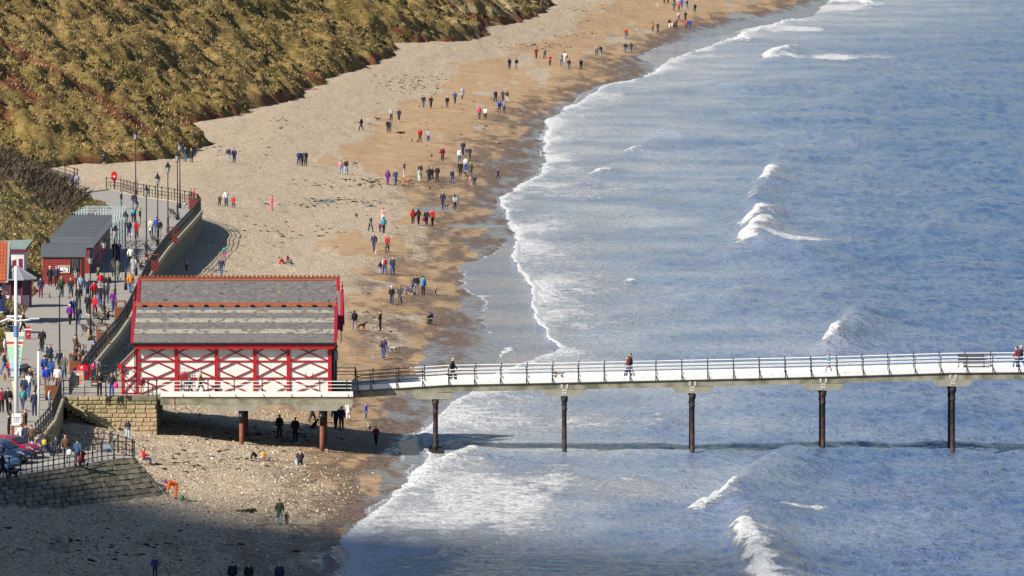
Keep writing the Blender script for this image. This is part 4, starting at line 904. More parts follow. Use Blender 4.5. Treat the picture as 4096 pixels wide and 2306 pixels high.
# ================================================================== chalets and kiosks
M_TILE = mat('dark_grey_roof_tiles', (.085,.10,.115), .65, .15, 2.0)
M_HRED = mat('dark_red_boarding', (.235,.026,.024), .6, .15, 2.0)
M_PLY = mat('bare_ply', (.50,.30,.17), .8, .15)
HX0, HX1 = -39.75, -36.3
ORD = ['first','second','third','fourth','fifth','sixth','seventh','eighth','ninth','tenth','eleventh','twelfth','thirteenth','fourteenth']
qt = MB(); qt.add([(-.5,-.5,0),(.5,-.5,0),(.5,.5,0),(-.5,.5,0),(-.5,-.5,.025),(.5,-.5,.025),(.5,.5,.006),(-.5,.5,.006)], [(0,3,2,1),(4,5,6,7),(0,1,5,4),(1,2,6,5),(2,3,7,6),(3,0,4,7)]); TILEROW = qt.mesh('tile_course', M_TILE)
def chalet(label, Y, w, wallm, doorm, doors, wh=2.25, rise=.85, group=None, courses=5, x0=HX0, x1=HX1):
    t = thing('beach_chalet', label, 'beach hut', ((x0+x1)/2, Y, ZP), 0, group); hx = (x1-x0)/2
    q = MB(); q.box(-hx, hx-.12, 0, w, 0, wh); q.obj('wall', wallm, t)
    n = int(wh/.16)
    if courses >= 5:
        for i in range(n): q = MB(); q.add([(-hx,-.012,i*.16+.004),(hx-.12,-.012,i*.16+.004),(hx-.12,-.030,i*.16+.01),(-hx,-.030,i*.16+.01),(-hx,-.004,i*.16+.155),(hx-.12,-.004,i*.16+.155)], [(0,1,2,3),(3,2,5,4)]); q.obj('board', wallm, t)
    q = MB(); q.extr([(hx-.11,0,wh),(hx-.11,w,wh),(hx-.11,w/2,wh+rise)], (.08, 0, 0)); q.extr([(-hx,0,wh),(-hx,w,wh),(-hx,w/2,wh+rise)], (.08,0,0)); q.obj('gable', doorm, t)
    q = MB(); q.box(hx-.118, hx-.02, .08, w-.08, 0, wh-.02); q.obj('front', doorm, t)
    for k, dm in enumerate(doors): q = MB(); y0 = w/2-.55+k*.57; q.box(hx-.02, hx+.03, y0, y0+.53, .05, 2.0); D = q.obj('door', dm, t); q = MB(); q.box(hx+.03, hx+.06, y0+.42, y0+.46, .95, 1.1); q.obj('handle', M_IRON, D)
    s = math.hypot(w/2+.1, rise+.08); a = math.atan2(rise, w/2)
    q = MB(); q.extr([(-hx-.08,-.12,wh-.07),(-hx-.08,w/2,wh+rise+.02),(-hx-.08,w+.12,wh-.07),(-hx-.08,w+.12,wh-.02),(-hx-.08,w/2,wh+rise+.08),(-hx-.08,-.12,wh-.02)], (2*hx+.22, 0, 0)); R = q.obj('roof', M_TILE, t)
    for i in range(courses):
        f = (i+.5)/courses; yc = -.12+(w/2+.12)*f; zc = wh-.02+(rise+.10)*f
        link('tile_course', TILEROW, R, (.03, yc, zc+.012), (a+.03, 0, 0), (2*hx+.14, s/courses*1.15, 1.6))
    q = MB(); q.bar((-hx-.09, w/2, wh+rise+.09), (hx+.15, w/2, wh+rise+.09), .2, .06); q.obj('ridge_cap', M_TILE, R)
    q = MB(); q.bar((-hx-.10, -.14, wh-.03), (-hx-.10, w/2, wh+rise+.07), .05, .13, up=(1,0,0)); q.bar((hx+.15, -.14, wh-.03), (hx+.15, w/2, wh+rise+.07), .05, .13, up=(1,0,0)); q.obj('barge_board', M_TILE, R)  # dark colour on the boards stands for the shade on the gable fronts
    return t
K = chalet('red boarded kiosk with a white notice board on its wall', 120, 3.1, M_HRED, M_HRED, [], 2.32, .95, None, 6)
q = MB(); q.box(.66, 1.42, -.05, -.032, 1.0, 2.2); q.obj('window', mat('dark_glass', (.02,.022,.03), .12, .2), K)
for x in (.8, .95, 1.1, 1.25): q = MB(); q.box(x, x+.03, -.058, -.051, 1.35, 2.15); q.obj('window_bar', mat('grey_bar', (.2,.2,.22), .5, .1), K)
NB = thing('notice_board', 'x', 'x'); bpy.data.objects.remove(NB)
q = MB(); q.box(-.42, .58, -.10, -.033, .95, 1.58); N_ = q.obj('notice_board', mat('cream_timber', (.72,.62,.42), .6, .1), K)
q = MB(); q.box(-.34, .50, -.112, -.101, 1.02, 1.51); q.obj('backing', mat('plum_felt', (.10,.02,.06), .8, .2), N_)
q = MB(); q.box(-.24, .28, -.122, -.113, 1.16, 1.46); q.box(.02, .44, -.130, -.123, 1.05, 1.40); q.obj('sheet', mat('paper_white', (.75,.75,.80), .6, .05), N_)
q = MB(); q.box(-.02, .14, -.126, -.1225, 1.40, 1.43); q.box(.02,.12,-.1345,-.1305,1.30,1.33); q.box(.05,.25,-.1345,-.1305,1.10,1.24); q.obj('print', mat('print_grey', (.25,.25,.32), .6, .1), N_)
DC = [mat('door_'+k, c, .5, .12) for k, c in [('plum',(.16,.02,.10)),('navy',(.02,.03,.14)),('purple',(.16,.03,.22)),('amber',(.75,.26,.02)),('orange',(.80,.16,.02)),('crimson',(.45,.02,.06)),('royal',(.02,.05,.40)),('teal',(.02,.20,.25)),('wine',(.20,.02,.05))]]
seq = [1,8,2,0,2,3,4,5,6,2,8,7,3]
for i in range(13):
    c = DC[seq[i]]; colr = ['navy','wine','purple','plum','purple','amber','orange','crimson','royal blue','purple','wine','teal','amber'][i]
    chalet('grey-roofed beach chalet with %s front, %s behind the red kiosk' % (colr, ORD[i]), 134.6+i*2.66, 2.6, M_HRED if i == 0 else M_TILE, c, [c, DC[seq[(i+3) % 13]]], 2.25, .85, 'row of beach chalets', 3)
M_FR = mat('pale_blue_primer', (.40,.49,.52), .6, .12)
for i in range(5):
    t = thing('chalet_frame', 'bare pale blue chalet frame without cladding, %s beyond the finished chalets' % ORD[i], 'frame', ((HX0+HX1)/2+.25+.12*i, 170.2+i*2.66, ZP), 0, 'unfinished chalet frames'); hx = 1.75; w = 2.5
    for x in (-hx, -hx/3, hx/3, hx):
        for y in (0, w): q = MB(); q.box(x-.04, x+.04, y-.04, y+.04, 0, 2.3); q.obj('stud', M_FR, t)
    for y in (0, w): q = MB(); q.box(-hx-.3, hx+.05, y-.03, y+.03, 2.3, 2.36); q.obj('wall_plate', M_FR, t)
    for x in (-hx, 0, hx): q = MB(); q.bar((x, 0, 2.42), (x, w/2, 3.2), .07); q.bar((x, w, 2.42), (x, w/2, 3.2), .07); q.obj('rafter', M_FR, t)
    q = MB(); q.box(-hx-.3, hx+.05, w/2-.03, w/2+.03, 3.2, 3.27); q.obj('ridge_beam', M_FR, t)
    for k in range(3): q = MB(); q.box(hx-.05, hx+.0, .1, w-.1, .4+.75*k, .46+.75*k); q.obj('noggin', M_FR, t)
    for k in range(5): q = MB(); q.box(hx+.0, hx+.03, .25+.45*k, .30+.45*k, 0, 2.28); q.obj('batten', M_FR, t)
q = MB(); p = W(173, 1085, ZP); q.extr([(0,0,0),(.95,0,0),(.95,0,1.9),(.15,0,1.9),(0,0,1.65)], (0, .5, 0)); tag(q.obj('plywood_screen', M_PLY, None, (-40.75, 137, ZP)), 'bare plywood screen standing behind the red kiosk', 'screen')
# --- octagonal kiosk
kp = W(72, 1232, ZP)
t = thing('octagonal_kiosk', 'octagonal kiosk with grey metal roof and plum corner posts', 'kiosk', (kp.x-.15, kp.y+1.0, ZP)); R = 1.2
M_ZINC = mat('zinc_roof', (.26,.265,.29), .45, .1, 2.0)
ang = [math.pi/8+i*math.pi/4 for i in range(8)]
for i in range(8):
    a, b = ang[i], ang[(i+1) % 8]
    pa, pb = Vector((math.cos(a)*R, math.sin(a)*R, 0)), Vector((math.cos(b)*R, math.sin(b)*R, 0))
    nn = (pa+pb).normalized()*.03
    q = MB(); q.add([pa, pb, pb+Vector((0,0,1.0)), pa+Vector((0,0,1.0))], [(0,1,2,3)]); q.obj('panel', mat('grey_panel', (.42,.42,.46), .6, .08), t)
    q = MB(); q.add([pa*.985+Vector((0,0,1.0)), pb*.985+Vector((0,0,1.0)), pb*.985+Vector((0,0,2.35)), pa*.985+Vector((0,0,2.35))], [(0,1,2,3)]); q.obj('window', mat('kiosk_glass', (.05,.04,.05), .2, .2), t)
    q = MB(); q.bar(pa, pa+Vector((0,0,2.4)), .14); q.obj('corner_post', mat('plum_paint', (.22,.02,.08), .5, .1), t)
    e = 1.75/R
    q = MB(); q.add([pa*e+Vector((0,0,2.32)), pb*e+Vector((0,0,2.32)), Vector((0,0,3.35)), pa*e+Vector((0,0,2.25)), pb*e+Vector((0,0,2.25))], [(0,1,2),(3,4,1,0)]); q.obj('roof_facet', M_ZINC, t)
    q = MB(); q.bar(pa*e+Vector((0,0,2.34)), Vector((0,0,3.37)), .05, .04); q.obj('roof_seam', mat('zinc_seam', (.36,.36,.40), .4, .1), t)
# --- tiled café at the left edge
cp = W(26, 1298, ZP)
t = thing('tiled_cafe', 'cafe with steep orange pantile roof and plum gable trim at the left edge', 'cafe', (cp.x, cp.y, ZP))
M_PAN = mat('orange_pantiles', (.36,.085,.030), .8, .22, 1.5, .2, 6)
q = MB(); q.box(-7, -.35, 0, 4.6, 0, 3.3); q.obj('wall', mat('navy_wall', (.05,.09,.16), .6, .2), t)
for k, c in enumerate([(.02,.03,.16),(.04,.12,.14),(.02,.03,.14),(.70,.70,.66),(.03,.10,.13)]): q = MB(); q.box(-.36-.22*(k+1), -.36-.22*k-.01, -.05, -.002, .02, 2.5); q.obj('shutter', mat('shutter_%d' % k, c, .6, .1), t)
q = MB(); q.extr([(-3.2,-.62,2.75),(-.15,-.62,2.75),(-1.7,-.62,4.2)], (0, .5, 0)); q.obj('dormer', mat('white_render', (.72,.72,.72), .7, .05), t)
q = MB(); q.bar((-.12,-.68,2.7),(-1.7,-.68,4.3),.08,.18,up=(0,1,0)); q.obj('plum_trim', mat('plum_paint', (.22,.02,.08), .5, .1), t)
zr_ = 6.35; q = MB(); q.extr([(-7.2,-.55,3.30),(-7.2,2.3,zr_-.1),(-7.2,4.9,3.3),(-7.2,4.9,3.45),(-7.2,2.3,zr_+.05),(-7.2,-.55,3.45)], (7.2, 0, 0)); RO = q.obj('roof', M_PAN, t)
for i in range(11):
    f_ = (i+.5)/11; yc, zc_ = -.55+2.85*f_, 3.45+2.9*f_; q = MB(); q.bar((-7.2,yc,zc_+.03),(.0,yc,zc_+.03),.33,.06,up=(0,-.71,.70)); q.obj('tile_course', M_PAN, RO)
    for j in range(12): x = -.12-.24*j; q = MB(); q.bar((x,yc-.12,zc_-.05),(x,yc+.13,zc_+.20),.09,.05); q.obj('pantile', M_PAN, RO)
q = MB(); q.bar((.05,-.6,3.30),(.05,2.3,zr_),.10,.26,up=(1,0,0)); q.bar((.05,2.3,zr_),(.05,4.9,3.3),.10,.26,up=(1,0,0)); q.obj('barge_board', mat('lead_verge', (.28,.29,.30), .5, .1), RO)
q = MB(); q.extr([(-.36,.1,3.3),(-.36,4.5,3.3),(-.36,2.3,zr_-.2)], (.1,0,0)); q.obj('gable', MATS['white_render'], t)
s = WY(18, 1174, cp.y-1.4)
q = MB(); q.tube([(s.x-.9, s.y, s.z+.55), (s.x-.3, s.y, s.z+.38), (s.x, s.y, s.z+.22)], .03, 6); t2 = thing('hanging_sign', 'brown oval hanging sign on a plum bracket by the cafe', 'sign', tuple(s)); q.v = [tuple(Vector(v)-s) for v in q.v]; q.obj('bracket', MATS['plum_paint'], t2)
q = MB(); q.tube([(0,-.05,0),(0,.05,0)], .5, 20); so_ = q.obj('oval_board', mat('gilt_edge', (.50,.40,.22), .5, .1), t2, (0,0,0)); so_.scale = (.52, 1, .28)
q = MB(); q.tube([(0,-.06,0),(0,-.052,0)], .44, 20); so_ = q.obj('oval_face', mat('sign_brown', (.13,.06,.03), .6, .2), t2); so_.scale = (.52, 1, .28)
# --- flat green-roofed building with a round white sign
gp = W(75, 1130, ZP)
t = thing('green_roofed_shop', 'white shop with a flat green roof and a round white P sign', 'shop', (gp.x, gp.y, ZP))
q = MB(); q.box(-6, .45, 0, 5, 0, 2.55); q.obj('wall', MATS['white_render'], t)
q = MB(); q.box(-6.1, .62, -.15, 5.2, 2.55, 2.78); q.obj('fascia', MATS['plum_paint'], t)
q = MB(); q.extr([(-6.2,-.2,2.79),(.62,-.2,2.79),(.95,5.3,3.25),(-6.2,5.3,2.95)], (0,0,.10)); q.obj('roof', mat('green_felt_roof', (.20,.26,.235), .85, .12, 1.0), t)
q = MB(); q.box(-.2,.3,2.5,3.4,3.0,3.12); q.obj('skylight', mat('skylight_glass', (.35,.5,.6), .15, .1), t)
for x in (-.55, .0): q = MB(); q.box(x, x+.32, -.03, -.002, 1.0, 2.0); q.obj('window', MATS['plum_paint'], t)
s = WY(38, 1032, gp.y-1.5); t2 = thing('round_sign', 'white oval sign lettered P above the octagonal kiosk', 'sign', tuple(s))
q = MB(); q.tube([(0,-.05,0),(0,.05,0)], .6, 24); a = q.obj('board', mat('sign_white', (.80,.80,.80), .5, .03), t2); a.scale = (1.1, 1, .42)
for k_ in (0,):
    q = MB(); q.bar((-.16,-.06,-.12),(-.16,-.06,.14),.05,.02,up=(0,1,0)); q.tube([(-.15,-.06,.13),(-.06,-.06,.12),(-.02,-.06,.07),(-.06,-.06,.02),(-.15,-.06,.01)], .022, 6); q.obj('letter', MATS['black_painted_iron'], t2)
q = MB(); q.bar((0,0,-.25),(0,.9,-.5),.06); q.obj('bracket', M_IRON, t2)
# ================================================================== lamps
q = MB(); q.lathe((0,0,0), [(0,.15),(.55,.14),(.62,.10),(1.35,.085),(1.42,.11),(1.5,.065),(3.4,.05),(3.45,.07),(3.5,.05),(5.55,.042),(5.62,.075),(5.68,.04)], 10); LM_POST = q.mesh('lamp_column', M_IRON, True)
M_LG = mat('frosted_lantern_glass', (.62,.62,.60), .35, .05)
q = MB(); q.tube([(0,0,5.70),(0,0,6.18)], [.12,.235], 6); LM_GL = q.mesh('lamp_glass', M_LG)
q = MB(); q.tube([(0,0,6.185),(0,0,6.25),(0,0,6.42),(0,0,6.47),(0,0,6.6),(0,0,6.64),(0,0,6.8)], [.30,.28,.12,.14,.03,.045,.008], 6)
for k in range(6):
    a = k*math.pi/3+math.pi/6*0; q.bar((math.cos(a)*.125, math.sin(a)*.125, 5.69), (math.cos(a)*.24, math.sin(a)*.24, 6.19), .025)
q.tube([(-.26,0,5.58),(.26,0,5.58)], .018, 5); LM_CAP = q.mesh('lamp_cap', M_IRON)
LAMPS = [(543,783),(720,834),(710,881),(672,933),(631,985),(586,1040),(544,1102),(503,1161),(461,1226),(417,1281),(362,1352),(306,1417),(239,1496)]
for i, (a, b) in enumerate(LAMPS):
    lab = 'black street lamp at the far bend of the railing, furthest left of the distant lamps' if i == 0 else 'black street lamp on the promenade, %s counting back from the pier' % ORD[12-i]
    t = thing('street_lamp', lab, 'street lamp', tuple(W(a, b, ZP)), 0.2*i, 'black lamp posts along the promenade')
    link('lamp_post', LM_POST, t); G_ = link('lantern_glass', LM_GL, t); link('lantern_cap', LM_CAP, t)
# ================================================================== benches
def slats(t, x0, x1):
    for k in range(5): q = MB(); q.box(x0, x1, -.22+.1*k, -.22+.1*k+.075, .44, .47); q.obj('seat_slat', M_BN, t)
    for k in range(4): q = MB(); q.add([(x0,.26+.03*k,.55+.11*k),(x1,.26+.03*k,.55+.11*k),(x1,.28+.03*k,.64+.11*k),(x0,.28+.03*k,.64+.11*k),(x0,.29+.03*k,.55+.11*k),(x1,.29+.03*k,.55+.11*k),(x1,.31+.03*k,.64+.11*k),(x0,.31+.03*k,.64+.11*k)], [(0,1,2,3),(7,6,5,4),(0,4,5,1),(2,6,7,3),(1,5,6,2),(0,3,7,4)]); q.obj('back_slat', M_BN, t)
M_BN = mat('dark_bench_timber', (.045,.035,.035), .6, .3, 4)
def bench_end():
    q = MB(); q.tube([(0,-.30,0),(0,-.24,.22),(0,-.22,.44),(0,.22,.42),(0,.28,.2),(0,.38,0)], .028, 6); q.tube([(0,.22,.42),(0,.30,.7),(0,.42,1.0)], .028, 6); q.tube([(0,-.22,.44),(0,-.26,.62),(0,.0,.66),(0,.28,.64)], .025, 6); q.tube([(0,-.2,.1),(0,0,.3),(0,.22,.1)], .018, 5); return q.mesh('bench_end', M_IRON, True)
BE = bench_end()
def bench(px_, py_, rz, label, w=1.5, z=ZP, p=None, group='benches along the promenade'):
    p = p or W(px_, py_, z); t = thing('bench', label, 'bench', tuple(p), rz, group)
    for x in (-w/2, w/2): link('end_frame', BE, t, (x, 0, 0))
    slats(t, -w/2+.03, w/2-.03); return t
BENCH = [(700,876,1.9,'dark bench near the far bend, beside the third furthest lamp'),(628,986,1.9,'dark bench beside the middle of the promenade, left of a brown bin'),(602,1022,1.9,'dark slatted bench below the bench left of the brown bin'),(560,1072,1.9,'dark bench with a seated person, beside the grey-coated walker'),
 (429,1268,1.9,'black bench with a man in black seated, next to the tall brown bin'),(398,1299,1.9,'empty ornate black bench facing left between two brown bins'),(375,1325,1.9,'empty black bench just behind the man in tan'),(354,1350,1.9,'black bench with the man in a tan jacket seated'),(322,1412,1.9,'black bench with two people in dark coats near the pier entrance'),(112,1512,1.2,'bench holding the woman in a patterned black top')]
for a, b, rz, lab in BENCH: bench(a, b, rz, lab)
pp = Vector((Xp(3885, PW_-.5), PW_-.55, pier_z(Xp(3885, PW_)))); bench(0, 0, 0, 'long dark bench on the pier against the far railing', 1.8, p=pp, group=None)
# ================================================================== rust-brown litter bins
M_COR = mat('weathered_brown_timber', (.25,.075,.028), .8, .25, 3.0, .2, 8)
M_COR2 = mat('red_brown_timber', (.20,.045,.035), .8, .2, 3.0, .2, 8)
def bin_(px_, py_, lab, m=M_COR, w=.44, h=1.45, rz=.15):
    t = thing('litter_bin', lab, 'litter bin', tuple(PT(px_, py_)), rz, 'tall brown timber litter bins')
    for i in range(4):
        q = MB(); q.box(-w+i*w/2+.006, -w+(i+1)*w/2-.006, -.32, -.285, .05, h*.68); q.obj('board', m, t)
        q = MB(); q.box(-w+i*w/2+.006, -w+(i+1)*w/2-.006, .285, .32, .05, h*.68); q.obj('board', m, t)
    q = MB(); q.box(-w, w, -.283, .283, .04, h*.66); q.obj('liner', MATS['dark_red_timber'] if m is M_COR2 else M_COR, t)
    for x in (-w, w-.07):
        for y in (-.30, .24): q = MB(); q.box(x, x+.07, y, y+.06, h*.681, h); q.obj('upright', m, t)
    q = MB(); q.box(-w-.03, w+.03, -.35, .35, h+.002, h+.07); q.obj('lid', m, t)
bin_(773,838,'red-brown bin at the far bend of the promenade', M_COR2); bin_(690,975,'red-brown bin against the railing beside a bench, middle of the promenade', M_COR2); bin_(613,1088,'red-brown bin against the railing above the pavilion roof', M_COR2)
bin_(481,1280,'orange-brown bin beside the seated man in black'); bin_(409,1382,'orange-brown bin beside the man in the tan jacket'); bin_(302,1500,'brown bin with open top frame left of the red buoy'); bin_(206,1600,'brown bin behind the boy in pale blue'); bin_(72,1752,'orange-brown bin at the foot of the white mast')
# ================================================================== masts, signs, boards
mp_ = PT(66, 1760); t = thing('white_mast', 'tall white mast with a crossyard, lettered sign plate and round sign', 'mast', tuple(mp_)); mz = lambda y: (1760-y)/F*(mp_.y+CAM_D)
q = MB(); q.tube([(0,0,0),(0,0,mz(1400)),(0,0,mz(1270)),(0,0,mz(1062))], [.15,.14,.12,.09], 14); q.obj('pole', mat('white_mast_paint', (.74,.75,.80), .45, .04), t, smooth=True)
zc = mz(1280); q = MB(); q.tube([(-1.1,0,zc-.12),(-.5,-.05,zc+.12),(0,-.05,zc-.05),(.45,0,zc),(1.3,0,zc+.08)], [.05,.06,.09,.06,.05], 8); q.box(.85,1.55,-.09,.09,zc+.09,zc+.16); q.obj('crossyard', MATS['white_mast_paint'], t, smooth=False)
q = MB(); q.tube([(0,-.005,mz(1345)),(0,-.005,mz(1300))], .17, 12); q.obj('collar', mat('blue_collar', (.15,.25,.45), .5, .1), t)
for a, b in [((0,0,mz(1190)),(-.55,0,mz(1280))), ((0,0,mz(1180)),(.75,0,mz(1280)))]: q = MB(); q.tube([a, b], .008, 4); q.obj('stay', mat('stay_wire', (.5,.45,.4), .5, .1), t)
q = MB(); q.box(-.31, .33, -.19, -.165, mz(1702), mz(1653)); SG = q.obj('sign_plate', MATS['sign_white'], t)
def text(parent, s, size, loc, m, name='lettering', rot=(math.pi/2, 0, 0), align='CENTER'):
    cu = bpy.data.curves.new('text', 'FONT'); cu.body = s; cu.size = size; cu.align_x = align; cu.extrude = .004; cu.offset = size*.012
    o_ = bpy.data.objects.new('text', cu); TMP.collection.objects.link(o_); TMP.view_layers[0].update()
    me_ = bpy.data.meshes.new_from_object(o_.evaluated_get(TMP.view_layers[0].depsgraph)); bpy.data.objects.remove(o_); bpy.data.curves.remove(cu)
    me_.materials.clear(); me_.materials.append(m); return link(name, me_, parent, loc, rot)
M_INK = mat('ink_blue_grey', (.10,.13,.22), .6, .1)
text(SG, 'NO VEHICLE', .095, (.01, -.197, mz(1672)), M_INK); text(SG, 'ACCESS', .095, (.01, -.197, mz(1680)), M_INK); text(SG, 'AUTHORISED ONLY', .05, (.01, -.197, mz(1688)), M_INK)
q = MB(); q.tube([(-.21,-.198,mz(1659)),(-.21,-.191,mz(1659))], .04, 10); q.obj('badge', M_INK, SG)
q = MB(); q.tube([(0,-.19,mz(1712)),(0,-.165,mz(1712))], .115, 16); rs_ = q.obj('round_sign', mat('sign_ring_red', (.5,.05,.05), .5, .1), t); q = MB(); q.tube([(0,-.2,mz(1712)),(0,-.191,mz(1712))], .085, 16); q.obj('face', MATS['sign_white'], rs_)
q = MB(); q.bar((-.05,-.205,mz(1710)),(.05,-.205,mz(1714)),.035,.01,up=(0,1,0)); q.obj('symbol', M_IRON, rs_)
q = MB(); q.box(-.12,.12,-.185,-.16,mz(1724),mz(1722)); q.box(-.11,.07,-.185,-.16,mz(1736),mz(1727)); q.obj('small_plates', MATS['sign_white'], t)
p = PT(155, 1672); t = thing('slim_white_pole', 'slim white pole standing at the promenade edge right of the mast', 'pole', tuple(p)); q = MB(); q.lathe((0,0,0), [(0,.085),(4.55,.07)], 12); q.obj('shaft', mat('cream_pole_paint', (.80,.80,.72), .5, .03), t, smooth=True); q = MB(); q.lathe((0,0,4.55), [(0,.08),(.12,.085),(.22,.05),(.28,.01)], 10); q.obj('cap', MATS['grey_metal'], t, smooth=True)
# surfboard-like banner pair
sp_ = W(60, 1585, ZP); t = thing('striped_board_sign', 'tall tapering striped board sign in mint, yellow, blue and red', 'sign', tuple(sp_)); Hs = 4.35
bands = [(1.0,.955,(.72,.72,.62)),(.955,.90,(.30,.42,.38)),(.90,.865,(.78,.76,.64)),(.865,.83,(.62,.02,.02)),(.83,.79,(.82,.72,.55)),(.79,.60,(.45,.75,.52)),(.60,.515,(.50,.74,.62)),(.515,.43,(.40,.66,.85)),(.43,.415,(.02,.10,.30)),(.415,.405,(.75,.80,.85)),(.405,.39,(.02,.10,.30)),(.39,.345,(.45,.68,.82)),(.345,.30,(.62,.76,.42)),(.30,.27,(.03,.16,.38)),(.27,.255,(.70,.76,.40)),(.255,.235,(.03,.16,.38)),(.235,.10,(.72,.78,.25)),(.10,.0,(.70,.55,.12))]
hw = lambda f: .10+.56*f
for sgn in (-1, 1):
    for k, (f1, f0, c) in enumerate(bands):
        if k == 1 and sgn < 0: c = (.75,.74,.62)
        q = MB(); xi = .035*sgn; q.extr([(xi,0,f0*Hs+.05),(sgn*hw(f0),0,f0*Hs+.05),(sgn*hw(f1),0,f1*Hs+.05),(xi,0,f1*Hs+.05)], (0, .06, 0)); q.obj('stripe', mat('stripe_%d_%d' % (k, sgn < 0 and k == 1), c, .55, .05), t)
q = MB(); q.tube([(-.72,.03,Hs+.08),(.72,.03,Hs+.08)], .045, 8); q.obj('top_bar', M_WHITE, t)
for i, ch in enumerate('SALTBURN'): text(t, ch, .26, (.30-.012*i, -.012, Hs*.845-.27*i), M_INK, 'letter')
# menu board, cash sign, red buoy
p = W(314, 1552, ZP); t = thing('menu_board', 'pale blue framed menu board standing in front of the red buoy', 'sign', tuple(p))
q = MB(); q.box(-.26,.26,.0,.03,.14,1.08); q.obj('panel', mat('menu_cream', (.70,.45,.26), .6, .1), t)
for (x0,x1,z0,z1) in [(-.36,-.28,0,1.14),(.28,.36,0,1.14),(-.36,.36,1.141,1.2),(-.275,.275,.06,.13)]: q = MB(); q.box(x0,x1,-.03,.05,z0,z1); q.obj('frame', mat('menu_frame_blue', (.26,.48,.56), .5, .1), t)
q = MB(); q.box(-.22,.06,-.012,-.002,.2,.84); q.obj('slate_list', mat('menu_navy', (.02,.04,.10), .6, .1), t); q = MB(); q.box(.09,.22,-.012,-.002,.2,.9); q.obj('price_strip', mat('menu_orange', (.75,.20,.06), .6, .1), t); q = MB(); q.box(-.2,.06,-.012,-.002,.87,1.0); q.obj('heading', mat('menu_pale', (.55,.68,.75), .6, .1), t)
for k in range(6): q = MB(); q.box(-.17,-.02-.03*(k % 3),-.018,-.0125,.28+.09*k,.31+.09*k); q.obj('list_line', MATS['sign_white'], t)
p = W(381, 1547, ZP); t = thing('cash_sign', 'black board sign reading CASH HERE behind the man in black', 'sign', tuple(p))
q = MB(); q.box(-.29,.29,0,.04,.03,.66); q.obj('board', mat('board_black', (.012,.012,.014), .4, .2), t)
text(t, 'CASH', .20, (0,-.008,.33), mat('sign_orange', (.85,.12,.02), .5, .05)); text(t, 'HERE', .20, (0,-.008,.13), MATS['sign_white']); q = MB(); q.tube([(-.31,.0,0),(-.31,.0,.68),(.31,.0,.68),(.31,.0,0)], .015, 6); q.obj('frame', MATS['grey_metal'], t); q = MB(); q.tube([(0,-.012,.56),(.05,-.012,.60),(0,-.012,.53),(-.05,-.012,.60),(0,-.012,.56)], .012, 5); q.obj('emblem', MATS['sign_orange'], t)
p = W(337, 1520, ZP); t = thing('red_buoy', 'big glossy red barrel-shaped buoy by the pier entrance', 'buoy', tuple(p)); q = MB(); q.lathe((0,0,0), [(0,.30),(.12,.40),(.4,.50),(.7,.51),(.95,.44),(1.1,.33),(1.16,.2)], 24); q.obj('body', mat('buoy_red', (.50,.012,.018), .25, .12, 4), t, smooth=True); q = MB(); q.lathe((0,0,1.15), [(0,.34),(.04,.34),(.06,.2)], 20); q.obj('lid', M_IRON, t); q = MB(); q.box(-.1,.12,-.53,-.49,.45,.72); q.obj('plaque', mat('plaque_dark', (.05,.04,.08), .4, .1), t)
# lifebuoy housing, collection box, bollards
p = W(457, 762, ZP); t = thing('lifebuoy_housing', 'bright red lifebuoy housing on the far railing', 'lifebuoy', tuple(p)); q = MB(); q.lathe((0,0,0), [(0,.05),(1.0,.05)], 8); q.obj('post', M_IRON, t)
q = MB(); q.extr([(-.17,-.12,.95),(.17,-.12,.95),(.30,-.12,1.15),(.30,-.12,1.7),(.17,-.12,1.92),(-.17,-.12,1.92),(-.30,-.12,1.7),(-.30,-.12,1.15)], (0,.22,0)); q.obj('case', mat('signal_red', (.62,.015,.015), .4, .08), t); q = MB(); q.box(-.1,.1,-.135,-.121,1.35,1.5); q.obj('label_patch', MATS['sign_white'], t)
p = W(113, 1358, ZP); t = thing('collection_box', 'red charity collection box with a white top on the promenade', 'collection box', tuple(p)); q = MB(); q.box(-.19,.19,-.15,.15,0,.72); q.obj('cabinet', mat('box_red', (.35,.02,.04), .5, .2), t); q = MB(); q.box(-.26,.26,-.2,.2,.721,.80); q.obj('white_top', M_WHITE, t); q = MB(); q.box(-.16,.16,-.02,.02,.801,1.0); q.obj('header', MATS['signal_red'], t); q = MB(); q.lathe((0.02,-.17,.34), [(0,.03),(.05,.07),(.1,.03)], 8); q.obj('knob', MATS['sign_white'], t)
q = MB(); q.lathe((0,0,0), [(0,.10),(.3,.09),(.34,.12),(.9,.07),(.95,.10)], 10); BOLp = q.mesh('bollard_post', M_IRON, True); q = MB(); q.lathe((0,0,.95), [(0,.06),(.06,.11),(.14,.11),(.2,.04)], 10); BOLg = q.mesh('bollard_gold', mat('gilt_ball', (.45,.36,.14), .35, .1, metal=.5), True); q = MB(); q.lathe((0,0,.95), [(0,.06),(.06,.1),(.13,.1),(.18,.03)], 10); BOLs = q.mesh('bollard_silver', mat('silver_ball', (.6,.6,.65), .35, .1), True)
for a, b, g, lab in [(35,1745,BOLg,'black bollard with a gilt ball beside the mast sign'),(3,1300,BOLs,'silver-topped bollard nearest the left edge by the cafe'),(9,1298,BOLs,'silver-topped bollard, second from the left edge by the cafe'),(16,1296,BOLs,'silver-topped bollard, third from the left edge by the cafe'),(23,1293,BOLs,'silver-topped bollard furthest right by the cafe')]:
    t = thing('bollard', lab, 'bollard', tuple(PT(a, b))); link('post', BOLp, t, scale=(1,1,1.25 if g is BOLg else .9)); link('ball', g, t, (0,0,.24 if g is BOLg else -.1))
p = W(82, 1335, ZP); t = thing('timber_pergola', 'white timber pergola frame behind the mast', 'pergola', tuple(p))
